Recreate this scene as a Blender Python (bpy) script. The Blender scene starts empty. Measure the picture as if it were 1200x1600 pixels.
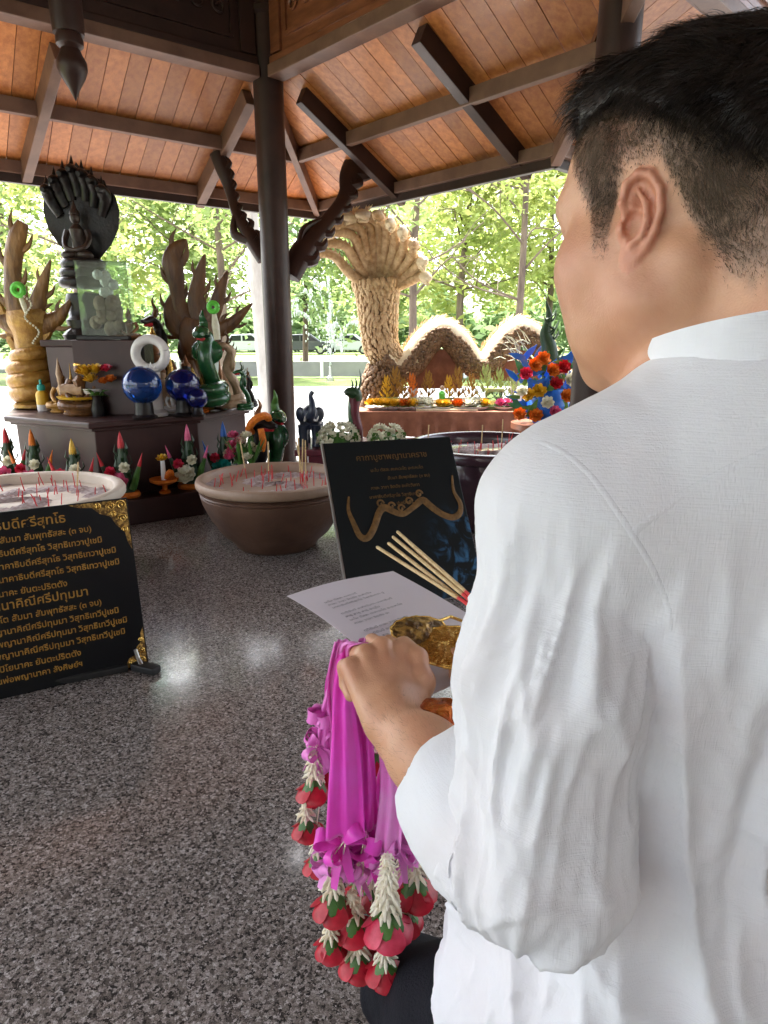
import bpy, bmesh, math, random
import numpy as np
from mathutils import Vector, Matrix, Euler
from mathutils.bvhtree import BVHTree
random.seed(7); np.random.seed(7)
SC = bpy.context.scene
COL = SC.collection
R = math.radians

# ---------------------------------------------------------------- camera
F, PITCH, CAMH = 1020.0, R(15.0), 1.0          # focal length in photo pixels, tilt down, eye height
cam = bpy.data.cameras.new('camera'); camo = bpy.data.objects.new('camera', cam); COL.objects.link(camo)
camo.location = (0, 0, CAMH); camo.rotation_euler = (R(90) - PITCH, 0, 0)
cam.sensor_fit = 'VERTICAL'; cam.sensor_height = 36.0; cam.lens = 36.0 * F / 1600.0
cam.clip_start = 0.02; cam.clip_end = 600.0
SC.camera = camo

# ---------------------------------------------------------------- sky, sun, exposure
SUN_EL, SUN_AZ = R(60), R(-38)                   # azimuth from +Y towards +X
w = bpy.data.worlds.new('World'); SC.world = w; w.use_nodes = True
nt = w.node_tree; nt.nodes.clear()
sky = nt.nodes.new('ShaderNodeTexSky'); sky.sky_type = 'NISHITA'; sky.sun_disc = False
sky.sun_elevation = SUN_EL; sky.sun_rotation = SUN_AZ; sky.air_density = 1.0; sky.dust_density = 4.0; sky.ozone_density = 1.0
bgn = nt.nodes.new('ShaderNodeBackground'); bgn.inputs['Strength'].default_value = 0.15
wo = nt.nodes.new('ShaderNodeOutputWorld')
hsv = nt.nodes.new('ShaderNodeHueSaturation'); hsv.inputs['Saturation'].default_value = .4      # thin white overcast
nt.links.new(sky.outputs[0], hsv.inputs['Color']); nt.links.new(hsv.outputs[0], bgn.inputs[0]); nt.links.new(bgn.outputs[0], wo.inputs[0])
sun = bpy.data.lights.new('sun', 'SUN'); sun.energy = 3.0; sun.angle = R(3.0); sun.color = (1, .96, .9)
suno = bpy.data.objects.new('sun', sun); COL.objects.link(suno)
sd = Vector((math.sin(SUN_AZ) * math.cos(SUN_EL), math.cos(SUN_AZ) * math.cos(SUN_EL), math.sin(SUN_EL)))
suno.rotation_euler = sd.to_track_quat('Z', 'Y').to_euler()
SC.view_settings.view_transform = 'Standard'; SC.view_settings.look = 'None'
SC.view_settings.exposure = 3.12; SC.view_settings.gamma = 1.0; SC.view_settings.use_curve_mapping = False
SC.render.engine = 'CYCLES'
SC.cycles.use_denoising = True
SC.cycles.max_bounces = 7; SC.cycles.diffuse_bounces = 4; SC.cycles.glossy_bounces = 3
SC.cycles.transmission_bounces = 6; SC.cycles.transparent_max_bounces = 8
SC.cycles.sample_clamp_indirect = 6.0
SC.cycles.caustics_reflective = False; SC.cycles.caustics_refractive = False

# ---------------------------------------------------------------- photo pixel -> real place
def ray(px, py):
    cx = (px - 600) / F; cy = (800 - py) / F
    return Vector((cx, math.cos(PITCH) + cy * math.sin(PITCH), -math.sin(PITCH) + cy * math.cos(PITCH)))
EYE = Vector((0, 0, CAMH))
def atz(px, py, z): d = ray(px, py); return EYE + d * ((z - CAMH) / d.z)      # on the level z
def atY(px, py, Y): d = ray(px, py); return EYE + d * (Y / d.y)               # at the distance Y
def pd(px, py, D): return EYE + ray(px, py) * D                              # at the depth D

# ---------------------------------------------------------------- mesh helpers
WL = {}
def frame_from(t, up=(0, 0, 1)):
    t = Vector(t).normalized(); u = Vector(up)
    if abs(t.dot(u.normalized())) > .98: u = Vector((1, 0, 0)) if abs(t.x) < .9 else Vector((0, 1, 0))
    a = t.cross(u).normalized(); b = a.cross(t).normalized()
    return a, b, t
def smooth_path(pts, n=6):
    pts = [Vector(p) for p in pts]; out = []
    for i in range(len(pts) - 1):
        p0 = pts[max(i - 1, 0)]; p1 = pts[i]; p2 = pts[i + 1]; p3 = pts[min(i + 2, len(pts) - 1)]
        for k in range(n):
            t = k / n
            out.append(.5 * ((2 * p1) + (p2 - p0) * t + (2 * p0 - 5 * p1 + 4 * p2 - p3) * t * t + (3 * p1 - p0 - 3 * p2 + p3) * t ** 3))
    out.append(pts[-1]); return out
def lerpl(vals, t):
    x = t * (len(vals) - 1); i = min(int(x), len(vals) - 2); f = x - i
    return vals[i] * (1 - f) + vals[i + 1] * f
class MB:
    def __init__(s): s.v = []; s.f = []
    def add(s, v, f):
        o = len(s.v); s.v += [tuple(p) for p in v]; s.f += [tuple(i + o for i in q) for q in f]; return s
    def box(s, c, d, m=None):
        c = Vector(c); x, y, z = d[0] / 2, d[1] / 2, d[2] / 2
        v = [Vector((i * x, j * y, k * z)) for i in (-1, 1) for j in (-1, 1) for k in (-1, 1)]
        if m is not None: v = [m @ p for p in v]
        return s.add([p + c for p in v], [(0, 1, 3, 2), (4, 6, 7, 5), (0, 4, 5, 1), (2, 3, 7, 6), (0, 2, 6, 4), (1, 5, 7, 3)])
    def beam(s, a, b, wd, ht, up=(0, 0, 1)):
        a = Vector(a); b = Vector(b); x, y, t = frame_from(b - a, up)
        v = [p + x * (i * wd / 2) + y * (j * ht / 2) for p in (a, b) for i, j in ((-1, -1), (1, -1), (1, 1), (-1, 1))]
        return s.add(v, [(3, 2, 1, 0), (4, 5, 6, 7), (0, 1, 5, 4), (1, 2, 6, 5), (2, 3, 7, 6), (3, 0, 4, 7)])
    def tube(s, pts, rad, seg=8, sx=1.0, sy=1.0, up=(0, 0, 1), caps=True, twist=0):
        pts = [Vector(p) for p in pts]; n = len(pts); v = []; f = []; pa = None
        for i, p in enumerate(pts):
            t = pts[min(i + 1, n - 1)] - pts[max(i - 1, 0)]
            if t.length < 1e-9: t = Vector((0, 0, 1))
            t.normalize()
            if pa is None: a, b, _ = frame_from(t, up)
            else:
                a = pa - t * pa.dot(t)
                a = a.normalized() if a.length > 1e-6 else frame_from(t, up)[0]
                b = a.cross(t).normalized()
            pa = a
            r = rad if isinstance(rad, (int, float)) else lerpl(rad, i / max(n - 1, 1))
            for k in range(seg):
                q = 2 * math.pi * k / seg + twist * i
                v.append(p + a * (math.cos(q) * r * sx) + b * (math.sin(q) * r * sy))
        for i in range(n - 1):
            for k in range(seg):
                k2 = (k + 1) % seg
                f.append((i * seg + k, i * seg + k2, (i + 1) * seg + k2, (i + 1) * seg + k))
        if caps: f.append(tuple(range(seg - 1, -1, -1))); f.append(tuple((n - 1) * seg + k for k in range(seg)))
        return s.add(v, f)
    def lathe(s, prof, c=(0, 0, 0), seg=24, m=None, sx=1, sy=1):
        c = Vector(c); v = []; f = []; n = len(prof)
        for r, z in prof:
            for k in range(seg):
                q = 2 * math.pi * k / seg; p = Vector((math.cos(q) * r * sx, math.sin(q) * r * sy, z))
                v.append((m @ p if m is not None else p) + c)
        for i in range(n - 1):
            for k in range(seg):
                k2 = (k + 1) % seg
                f.append((i * seg + k, i * seg + k2, (i + 1) * seg + k2, (i + 1) * seg + k))
        if prof[0][0] > 1e-6: f.append(tuple(range(seg - 1, -1, -1)))
        if prof[-1][0] > 1e-6: f.append(tuple((n - 1) * seg + k for k in range(seg)))
        return s.add(v, f)
    def ell(s, c, r, seg=12, rings=8, m=None):
        r = (r, r, r) if isinstance(r, (int, float)) else r
        prof = [(math.sin(math.pi * i / rings) + (1e-4 if i in (0, rings) else 0), -math.cos(math.pi * i / rings)) for i in range(rings + 1)]
        mm = Matrix.Diagonal((r[0], r[1], r[2]))
        if m is not None: mm = m @ mm
        return s.lathe(prof, c, seg, mm)
    def cone(s, a, b, r0, r1=0.0005, seg=10): return s.tube([a, b], [r0, r1], seg)
    def prism(s, poly, z0, z1):
        n = len(poly); v = [(p[0], p[1], z0) for p in poly] + [(p[0], p[1], z1) for p in poly]
        f = [tuple(range(n - 1, -1, -1)), tuple(range(n, 2 * n))] + [(i, (i + 1) % n, n + (i + 1) % n, n + i) for i in range(n)]
        return s.add(v, f)
    def sheet(s, grid, th=0.0):
        """grid[i][j] of points; thickness th along +- normal (both sides closed)"""
        n = len(grid); m = len(grid[0]); g = [[Vector(p) for p in row] for row in grid]
        N = [[None] * m for _ in range(n)]
        for i in range(n):
            for j in range(m):
                a = g[min(i + 1, n - 1)][j] - g[max(i - 1, 0)][j]; b = g[i][min(j + 1, m - 1)] - g[i][max(j - 1, 0)]
                q = a.cross(b); N[i][j] = q.normalized() if q.length > 1e-12 else Vector((0, 0, 1))
        if th <= 0:
            return s.add([p for row in g for p in row], [(i * m + j, (i + 1) * m + j, (i + 1) * m + j + 1, i * m + j + 1) for i in range(n - 1) for j in range(m - 1)])
        v = [g[i][j] + N[i][j] * th / 2 for i in range(n) for j in range(m)] + [g[i][j] - N[i][j] * th / 2 for i in range(n) for j in range(m)]
        o = n * m; f = []
        for i in range(n - 1):
            for j in range(m - 1):
                q = (i * m + j, (i + 1) * m + j, (i + 1) * m + j + 1, i * m + j + 1); f.append(q); f.append(tuple(x + o for x in q[::-1]))
        edge = [i * m for i in range(n)] + [(n - 1) * m + j for j in range(1, m)] + [i * m + m - 1 for i in range(n - 2, -1, -1)] + [j for j in range(m - 2, 0, -1)]
        for k in range(len(edge)):
            a, b = edge[k], edge[(k + 1) % len(edge)]; f.append((b, a, a + o, b + o))
        return s.add(v, f)
    def outline(s, poly, origin, ex, ey, th):
        """flat shape with its own thickness, poly in (u,v) metres on the plane origin+u*ex+v*ey"""
        o = Vector(origin); ex = Vector(ex); ey = Vector(ey); nz = ex.cross(ey).normalized() * th
        n = len(poly); v = [o + ex * a + ey * b for a, b in poly]; v = v + [p + nz for p in v]
        return s.add(v, [tuple(range(n - 1, -1, -1)), tuple(range(n, 2 * n))] + [(i, (i + 1) % n, n + (i + 1) % n, n + i) for i in range(n)])
    def build(s, name, mat, parent=None, smooth=True, bevel=0, world=True, seg=2, autosm=40):
        me = bpy.data.meshes.new(name); off = Vector((0, 0, 0))
        vs = s.v
        if parent is not None:
            base = WL.get(parent.name, Vector()) if world else Vector()
        elif world:
            a = np.array(vs); base = Vector(((a[:, 0].min() + a[:, 0].max()) / 2, (a[:, 1].min() + a[:, 1].max()) / 2, a[:, 2].min()))
        else: base = Vector()
        me.from_pydata([(p[0] - base.x, p[1] - base.y, p[2] - base.z) for p in vs], [], s.f)
        if bevel > 0:
            bm = bmesh.new(); bm.from_mesh(me)
            es = [e for e in bm.edges if len(e.link_faces) == 2 and e.calc_face_angle(0) > .5]
            bmesh.ops.bevel(bm, geom=es, offset=bevel, segments=seg, affect='EDGES', profile=.6, clamp_overlap=True)
            bm.to_mesh(me); bm.free()
        return finish(name, me, mat, parent, smooth, base if parent is None else None, WL.get(parent.name, Vector()) if parent is not None else None, autosm)
def finish(name, me, mat, parent, smooth, loc, pwl=None, autosm=40):
    if smooth:
        me.polygons.foreach_set('use_smooth', [True] * len(me.polygons))
        if autosm and len(me.edges) < 60000: 
            try: me.set_sharp_from_angle(angle=R(autosm))
            except Exception: pass
    if mat is not None: me.materials.append(mat if not isinstance(mat, str) else MT[mat])
    o = bpy.data.objects.new(name, me); COL.objects.link(o)
    if parent is not None: o.parent = parent; WL[o.name] = pwl.copy()
    else: o.location = loc; WL[o.name] = Vector(loc)
    return o
def tag(o, label=None, cat=None, group=None, kind=None):
    if label: o['label'] = label
    if cat: o['category'] = cat
    if group: o['group'] = group
    if kind: o['kind'] = kind
    return o
def thing(name, label, cat, loc=(0, 0, 0), rz=0, group=None):
    o = bpy.data.objects.new(name, None); COL.objects.link(o); o.location = loc; o.rotation_euler = (0, 0, rz)
    o.empty_display_size = .05; WL[o.name] = Vector(loc); return tag(o, label, cat, group)
def copy_tree(o, parent=None):
    c = o.copy(); COL.objects.link(c); c.parent = parent
    for ch in [x for x in bpy.data.objects if x.parent == o]: copy_tree(ch, c)
    return c
def np_mesh(name, V, Fc):
    me = bpy.data.meshes.new(name); V = np.asarray(V, np.float32); Fc = np.asarray(Fc, np.int32); k = Fc.shape[1]
    me.vertices.add(len(V)); me.vertices.foreach_set('co', V.ravel())
    me.loops.add(Fc.size); me.loops.foreach_set('vertex_index', Fc.ravel())
    me.polygons.add(len(Fc)); me.polygons.foreach_set('loop_start', np.arange(0, Fc.size, k, dtype=np.int32))
    me.polygons.foreach_set('loop_total', np.full(len(Fc), k, np.int32)); me.update(calc_edges=True); me.validate(); return me

# ---------------------------------------------------------------- materials
MT = {}
def nodes(name):
    m = bpy.data.materials.new(name); m.use_nodes = True; t = m.node_tree
    b = t.nodes['Principled BSDF']; MT[name] = m
    return m, t, b
def pm(name, c, c2=None, scale=8, rough=.5, bump=0, bscale=None, metal=0, stretch=(1, 1, 1), lo=.35, hi=.65, detail=5, rnd=0, sss=0, trans=0, coat=0,
       spec=.5, alpha=None, ior=1.45, rvar=0, sheen=0, transl=0, distort=0):
    m, t, b = nodes(name); N = t.nodes; L = t.links
    c = (*c, 1) if len(c) == 3 else c
    tc = N.new('ShaderNodeTexCoord'); mp = N.new('ShaderNodeMapping'); mp.inputs['Scale'].default_value = stretch
    L.new(tc.outputs['Object'], mp.inputs[0])
    vec = mp.outputs[0]
    col = None
    if rnd or c2 is not None:
        oi = N.new('ShaderNodeObjectInfo')
    if rnd:
        ad = N.new('ShaderNodeVectorMath'); ad.operation = 'ADD'; L.new(vec, ad.inputs[0])
        sc_ = N.new('ShaderNodeMath'); sc_.operation = 'MULTIPLY'; sc_.inputs[1].default_value = 37.0; L.new(oi.outputs['Random'], sc_.inputs[0]); L.new(sc_.outputs[0], ad.inputs[1]); vec = ad.outputs[0]
    nz = N.new('ShaderNodeTexNoise'); nz.inputs['Scale'].default_value = scale; nz.inputs['Detail'].default_value = detail; nz.inputs['Roughness'].default_value = .6
    nz.inputs['Distortion'].default_value = distort
    L.new(vec, nz.inputs['Vector'])
    if c2 is not None:
        mr = N.new('ShaderNodeMapRange'); mr.inputs[1].default_value = lo; mr.inputs[2].default_value = hi; L.new(nz.outputs['Fac'], mr.inputs[0])
        mx = N.new('ShaderNodeMix'); mx.data_type = 'RGBA'; mx.inputs['A'].default_value = c; mx.inputs['B'].default_value = (*c2, 1); L.new(mr.outputs[0], mx.inputs['Factor']); col = mx.outputs['Result']
    else:
        rgb = N.new('ShaderNodeRGB'); rgb.outputs[0].default_value = c; col = rgb.outputs[0]
    if rnd:
        hs = N.new('ShaderNodeHueSaturation'); m1 = N.new('ShaderNodeMapRange'); m1.inputs[3].default_value = 1 - rnd; m1.inputs[4].default_value = 1 + rnd
        L.new(oi.outputs['Random'], m1.inputs[0]); L.new(m1.outputs[0], hs.inputs['Value']); L.new(col, hs.inputs['Color']); col = hs.outputs[0]
    L.new(col, b.inputs['Base Color'])
    b.inputs['Roughness'].default_value = rough; b.inputs['Metallic'].default_value = metal; b.inputs['Specular IOR Level'].default_value = spec; b.inputs['IOR'].default_value = ior
    if rvar:
        m2 = N.new('ShaderNodeMapRange'); m2.inputs[3].default_value = max(.02, rough - rvar); m2.inputs[4].default_value = rough + rvar; L.new(nz.outputs['Fac'], m2.inputs[0]); L.new(m2.outputs[0], b.inputs['Roughness'])
    if bump:
        n2 = N.new('ShaderNodeTexNoise'); n2.inputs['Scale'].default_value = bscale or scale * 4; n2.inputs['Detail'].default_value = 6; L.new(vec, n2.inputs['Vector'])
        bp = N.new('ShaderNodeBump'); bp.inputs['Strength'].default_value = min(bump, 1); bp.inputs['Distance'].default_value = .01 * max(1, bump); L.new(n2.outputs['Fac'], bp.inputs['Height']); L.new(bp.outputs[0], b.inputs['Normal'])
    if sss: b.inputs['Subsurface Weight'].default_value = sss; b.inputs['Subsurface Radius'].default_value = (.012, .004, .002); b.inputs['Subsurface Scale'].default_value = .6
    if trans: b.inputs['Transmission Weight'].default_value = trans
    if coat: b.inputs['Coat Weight'].default_value = coat; b.inputs['Coat Roughness'].default_value = .08
    if sheen: b.inputs['Sheen Weight'].default_value = sheen
    if alpha is not None: b.inputs['Alpha'].default_value = alpha
    if transl:
        tr = N.new('ShaderNodeBsdfTranslucent'); L.new(col, tr.inputs[0]); ms = N.new('ShaderNodeMixShader'); ms.inputs[0].default_value = transl
        out = N['Material Output']; L.new(b.outputs[0], ms.inputs[1]); L.new(tr.outputs[0], ms.inputs[2]); L.new(ms.outputs[0], out.inputs[0])
    return m
pm('soffit', (.52, .20, .062), (.36, .115, .034), scale=5, rough=.42, bump=.12, bscale=30, stretch=(6, 6, 1.2), rnd=.36, coat=.1)
pm('soffit_dark', (.14, .05, .02), (.09, .03, .014), scale=5, rough=.5, rnd=.2)
pm('timber', (.042, .019, .014), (.024, .011, .009), scale=6, rough=.42, bump=.1, bscale=40, rvar=.1, spec=.35)
pm('timber_pale', (.17, .09, .06), (.11, .055, .038), scale=7, rough=.45, bump=.1, bscale=40)
pm('timber_red', (.22, .075, .034), (.14, .045, .02), scale=5, rough=.4, bump=.1, bscale=30, stretch=(1, 1, 4), coat=.2)
pm('altar_wood', (.052, .023, .021), (.034, .015, .015), scale=5, rough=.4, bump=.06, spec=.35)
pm('black_stone', (.008, .0075, .008), (.018, .013, .012), scale=20, rough=.34, spec=.3, bump=.3, bscale=60)
pm('gold_wood', (.44, .25, .05), (.22, .10, .02), scale=16, rough=.36, bump=.5, bscale=50, metal=.25, lo=.3, hi=.7)
pm('brown_wood', (.17, .075, .022), (.065, .026, .010), scale=14, rough=.45, bump=.6, bscale=45, stretch=(1, 1, .3))
pm('gold', (.88, .60, .18), (.60, .34, .07), scale=60, rough=.24, metal=.9, bump=.6, bscale=110)
pm('gold_brown', (.27, .135, .034), (.09, .04, .013), scale=14, rough=.4, bump=.7, bscale=45, metal=.15, stretch=(1, 1, .3))
pm('gold_paint', (.46, .26, .05), (.30, .15, .025), scale=60, rough=.4, metal=.35, bump=.2, bscale=250)
pm('gold_dim', (.20, .11, .035), (.11, .06, .02), scale=50, rough=.45, metal=.2)
pm('gold_filigree', (.42, .25, .06), (.10, .05, .012), scale=90, rough=.4, metal=.5, bump=.8, bscale=110, lo=.42, hi=.55)
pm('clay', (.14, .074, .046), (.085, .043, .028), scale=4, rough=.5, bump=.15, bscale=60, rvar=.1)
pm('clay_pale', (.62, .54, .44), (.48, .40, .31), scale=5, rough=.55, bump=.15, bscale=60)
pm('glaze_purple', (.055, .026, .036), (.03, .015, .022), scale=5, rough=.22, coat=.5)
pm('ash', (.50, .44, .42), (.30, .22, .21), scale=40, rough=.9, bump=1, bscale=60)
pm('incense_red', (.55, .03, .035), rough=.6)
pm('incense_tan', (.62, .47, .26), (.5, .35, .17), scale=120, rough=.8, bump=.3, bscale=500)
pm('char', (.04, .035, .03), (.3, .28, .26), scale=300, rough=.9)
pm('black_board', (.004, .0045, .006), (.007, .0075, .009), scale=3, rough=.3, spec=.25)
pm('rubber', (.012, .012, .012), rough=.6)
pm('steel', (.42, .41, .39), rough=.35, metal=.9)
pm('leaf_dark', (.022, .06, .018), (.012, .035, .012), scale=30, rough=.4)
pm('leaf_mid', (.08, .20, .035), (.04, .12, .02), scale=25, rough=.45)
pm('leaf_pale', (.38, .42, .15), (.24, .30, .08), scale=25, rough=.5)
pm('straw', (.60, .44, .25), (.36, .22, .10), scale=24, rough=.65, bump=.5, bscale=80)
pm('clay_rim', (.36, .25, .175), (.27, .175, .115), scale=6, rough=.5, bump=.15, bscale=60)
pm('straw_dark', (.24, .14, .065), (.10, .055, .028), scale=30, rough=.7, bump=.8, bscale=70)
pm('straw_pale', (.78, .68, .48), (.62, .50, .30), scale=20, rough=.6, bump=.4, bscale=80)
pm('cloth_brown', (.30, .115, .06), (.20, .07, .035), scale=9, rough=.75, bump=.4, bscale=30)
pm('yellow', (.72, .46, .04), (.6, .34, .02), scale=20, rough=.4)
pm('orange', (.75, .22, .015), (.6, .13, .01), scale=70, rough=.6, bump=.6, bscale=160)
pm('pink', (.70, .14, .27), (.55, .07, .18), scale=40, rough=.5)
pm('red', (.55, .02, .03), (.40, .012, .02), scale=30, rough=.45)
pm('white', (.8, .8, .78), rough=.45)
pm('petal_white', (.80, .78, .66), (.70, .68, .50), scale=50, rough=.5, transl=.25)
pm('jasmine', (.86, .82, .68), (.78, .66, .44), scale=45, rough=.5, lo=.45, hi=.75)
pm('blue', (.015, .12, .50), rough=.35)
pm('teal', (.02, .35, .30), rough=.4)
pm('navy', (.015, .022, .045), (.03, .04, .07), scale=15, rough=.3, bump=.2)
pm('green_glaze', (.02, .11, .035), (.01, .06, .02), scale=30, rough=.25, coat=.4)
pm('green_bright', (.12, .55, .06), rough=.4)
pm('marble', (.78, .76, .74), (.62, .60, .60), scale=9, rough=.2)
pm('bronze_dark', (.05, .028, .02), (.022, .014, .011), scale=25, rough=.4, bump=.3)
pm('bronze', (.30, .14, .06), (.16, .07, .03), scale=25, rough=.35, metal=.4, bump=.3)
pm('skin_stone', (.48, .34, .22), (.34, .22, .13), scale=20, rough=.5, bump=.3)
pm('blue_glass', (.015, .09, .42), rough=.04, trans=.75, ior=1.5)
pm('navy_glass', (.006, .012, .16), rough=.04, trans=.6, ior=1.5)
def thin_glass(name, tint, gloss):
    m, t, b = nodes(name); N = t.nodes; L = t.links; tr = N.new('ShaderNodeBsdfTransparent'); tr.inputs[0].default_value = (*tint, 1); gl = N.new('ShaderNodeBsdfGlossy'); gl.inputs['Roughness'].default_value = .03
    fr = N.new('ShaderNodeFresnel'); fr.inputs[0].default_value = 1.45; mm = N.new('ShaderNodeMath'); mm.operation = 'MULTIPLY_ADD'; mm.inputs[1].default_value = .8; mm.inputs[2].default_value = gloss; L.new(fr.outputs[0], mm.inputs[0])
    ms = N.new('ShaderNodeMixShader'); L.new(mm.outputs[0], ms.inputs[0]); L.new(tr.outputs[0], ms.inputs[1]); L.new(gl.outputs[0], ms.inputs[2]); L.new(ms.outputs[0], N['Material Output'].inputs[0])
thin_glass('clear_glass', (.90, .96, .92), .05)
pm('pale_stone', (.40, .30, .22), (.22, .15, .10), scale=15, rough=.8, bump=.8)
pm('purple_stone', (.10, .055, .06), (.07, .04, .045), scale=4, rough=.35)
pm('maroon', (.16, .025, .04), (.09, .015, .025), scale=12, rough=.35)
pm('paper', (.78, .74, .80), (.75, .71, .77), scale=4, rough=.7, transl=.15)
pm('ink', (.12, .12, .15), rough=.8)
pm('satin', (.95, .10, .74), (.92, .06, .62), scale=14, rough=.28, sheen=.3, transl=.2)
pm('satin_light', (.96, .42, .86), (.94, .24, .76), scale=14, rough=.25, sheen=.3, transl=.2)
pm('rose', (.58, .010, .035), (.36, .005, .018), scale=45, rough=.45, sss=.1)
pm('rose_pink', (.74, .06, .13), (.52, .015, .05), scale=45, rough=.45, sss=.1)
pm('foil_orange', (.80, .26, .03), (.55, .10, .02), scale=35, rough=.18, metal=.8, bump=.9, bscale=50)
pm('bark', (.16, .12, .085), (.085, .06, .045), scale=9, rough=.85, bump=.8, stretch=(1, 1, .25))
pm('bark_pale', (.42, .40, .36), (.30, .28, .25), scale=9, rough=.85, bump=.5, stretch=(1, 1, .25))
pm('concrete', (.27, .265, .26), (.22, .215, .21), scale=1.5, rough=.85, bump=.2)
pm('lawn', (.12, .17, .035), (.08, .12, .025), scale=.8, rough=.9, bump=.6, bscale=20)
pm('car_silver', (.45, .46, .48), rough=.3, metal=.3, coat=.5)
pm('car_dark', (.04, .042, .05), rough=.3, coat=.5)
pm('window_dark', (.01, .012, .015), rough=.08)
for i, (a, b_) in enumerate([((.34, .41, .15), (.24, .33, .10)), ((.42, .45, .15), (.30, .38, .10)), ((.28, .38, .17), (.20, .30, .12))]):
    pm('foliage%d' % i, a, b_, scale=.9, rough=.5, transl=.55, detail=3)
# ================================================================ floor, ground, pavilion
def granite():
    m, t, b = nodes('granite'); N = t.nodes; L = t.links
    tc = N.new('ShaderNodeTexCoord')
    def voro(sc_, feat='F1'):
        v = N.new('ShaderNodeTexVoronoi'); v.inputs['Scale'].default_value = sc_; v.feature = feat; L.new(tc.outputs['Object'], v.inputs['Vector']); return v
    wp = N.new('ShaderNodeTexNoise'); wp.inputs['Scale'].default_value = 260; wp.inputs['Detail'].default_value = 3; L.new(tc.outputs['Object'], wp.inputs['Vector'])
    ad = N.new('ShaderNodeMix'); ad.data_type = 'VECTOR'; ad.inputs['Factor'].default_value = .012
    L.new(tc.outputs['Object'], ad.inputs['A']); L.new(wp.outputs['Color'], ad.inputs['B'])
    v = N.new('ShaderNodeTexVoronoi'); v.inputs['Scale'].default_value = 230; L.new(ad.outputs['Result'], v.inputs['Vector'])
    sp = N.new('ShaderNodeSeparateColor'); L.new(v.outputs['Color'], sp.inputs[0])
    cr = N.new('ShaderNodeValToRGB'); cr.color_ramp.interpolation = 'CONSTANT'; e = cr.color_ramp.elements
    stops = [(0, (.040, .037, .035)), (.16, (.115, .102, .092)), (.36, (.20, .176, .158)), (.60, (.285, .255, .235)), (.80, (.37, .34, .32)), (.93, (.49, .46, .44))]
    e[0].position, e[0].color = 0, (*stops[0][1], 1); e[1].position, e[1].color = stops[1][0], (*stops[1][1], 1)
    for p, c in stops[2:]: q = e.new(p); q.color = (*c, 1)
    L.new(sp.outputs[0], cr.inputs[0])
    n2 = N.new('ShaderNodeTexNoise'); n2.inputs['Scale'].default_value = 420; n2.inputs['Detail'].default_value = 2; L.new(tc.outputs['Object'], n2.inputs['Vector'])
    m3 = N.new('ShaderNodeMapRange'); m3.inputs[1].default_value = .3; m3.inputs[2].default_value = .7; m3.inputs[3].default_value = .55; m3.inputs[4].default_value = 1.45; L.new(n2.outputs['Fac'], m3.inputs[0])
    mx = N.new('ShaderNodeMix'); mx.data_type = 'RGBA'; mx.blend_type = 'MULTIPLY'; mx.inputs['Factor'].default_value = 1; L.new(cr.outputs[0], mx.inputs['A']); L.new(m3.outputs[0], mx.inputs['B'])
    L.new(mx.outputs['Result'], b.inputs['Base Color'])
    n3 = N.new('ShaderNodeTexNoise'); n3.inputs['Scale'].default_value = 3.5; n3.inputs['Detail'].default_value = 6; L.new(tc.outputs['Object'], n3.inputs['Vector'])
    m4 = N.new('ShaderNodeMapRange'); m4.inputs[1].default_value = .3; m4.inputs[2].default_value = .7; m4.inputs[3].default_value = .07; m4.inputs[4].default_value = .22; L.new(n3.outputs['Fac'], m4.inputs[0]); L.new(m4.outputs[0], b.inputs['Roughness'])
    b.inputs['Specular IOR Level'].default_value = .6
    return m
granite()

GZ = -0.25                                                        # ground outside, a step below the pavilion floor
DL = Vector((-.80, -.60, 0)); DR = Vector((.69, -.724, 0)).normalized()
C0 = Vector((-.75, 4.8, 0)); ZL = 2.585                           # far corner column, underside of the lintels
E0 = atY(497, 330, 6.1); ZE = E0.z                                # eave corner
COL2 = Vector((1.06, 3.40, 0))
def P2(v, z): return Vector((v.x, v.y, z))

g = MB(); s = 260
g.add([(-s, -s, GZ), (s, -s, GZ), (s, s, GZ), (-s, s, GZ)], [(0, 1, 2, 3)])
tag(g.build('ground', 'lawn', smooth=False), kind='structure')
g = MB(); g.add([(-60, 3, GZ + .004), (60, 3, GZ + .004), (60, 15.2, GZ + .004), (-60, 15.2, GZ + .004)], [(0, 1, 2, 3)])
tag(g.build('road', 'concrete', smooth=False), kind='structure')
for y0, nm in ((15.3, 'kerb'), (24.0, 'kerb')):
    g = MB()
    for i in range(60): g.box((-45 + i * 1.5, y0, GZ + .07), (1.485, .16, .15))
    tag(g.build(nm, 'white' if y0 < 20 else 'concrete', smooth=False, bevel=.01), kind='structure')
g = MB(); g.add([(-60, 24.1, GZ + .004), (60, 24.1, GZ + .004), (60, 31, GZ + .004), (-60, 31, GZ + .004)], [(0, 1, 2, 3)])
tag(g.build('path', 'concrete', smooth=False), kind='structure')
# pavilion floor slab
fo = .55
nL = Vector((-DL.y, DL.x, 0)); nL = nL if nL.y > 0 else -nL
nR = Vector((-DR.y, DR.x, 0)); nR = nR if nR.y > 0 else -nR
def isect(p, d, q, e):
    k = d.x * e.y - d.y * e.x; t = ((q.x - p.x) * e.y - (q.y - p.y) * e.x) / k; return p + d * t
K0 = isect(C0 + nL * fo, DL, C0 + nR * fo, DR)
flo = [K0, K0 + DL * 7.5, Vector((-9, -10, 0)), Vector((9, -10, 0)), K0 + DR * 8 + nR * 4, K0 + DR * 1.9 + nR * 4, K0 + DR * 1.9]
g = MB(); g.prism([(p.x, p.y) for p in flo], GZ - .05, 0)
tag(g.build('floor', 'granite', smooth=False), kind='structure')
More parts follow.
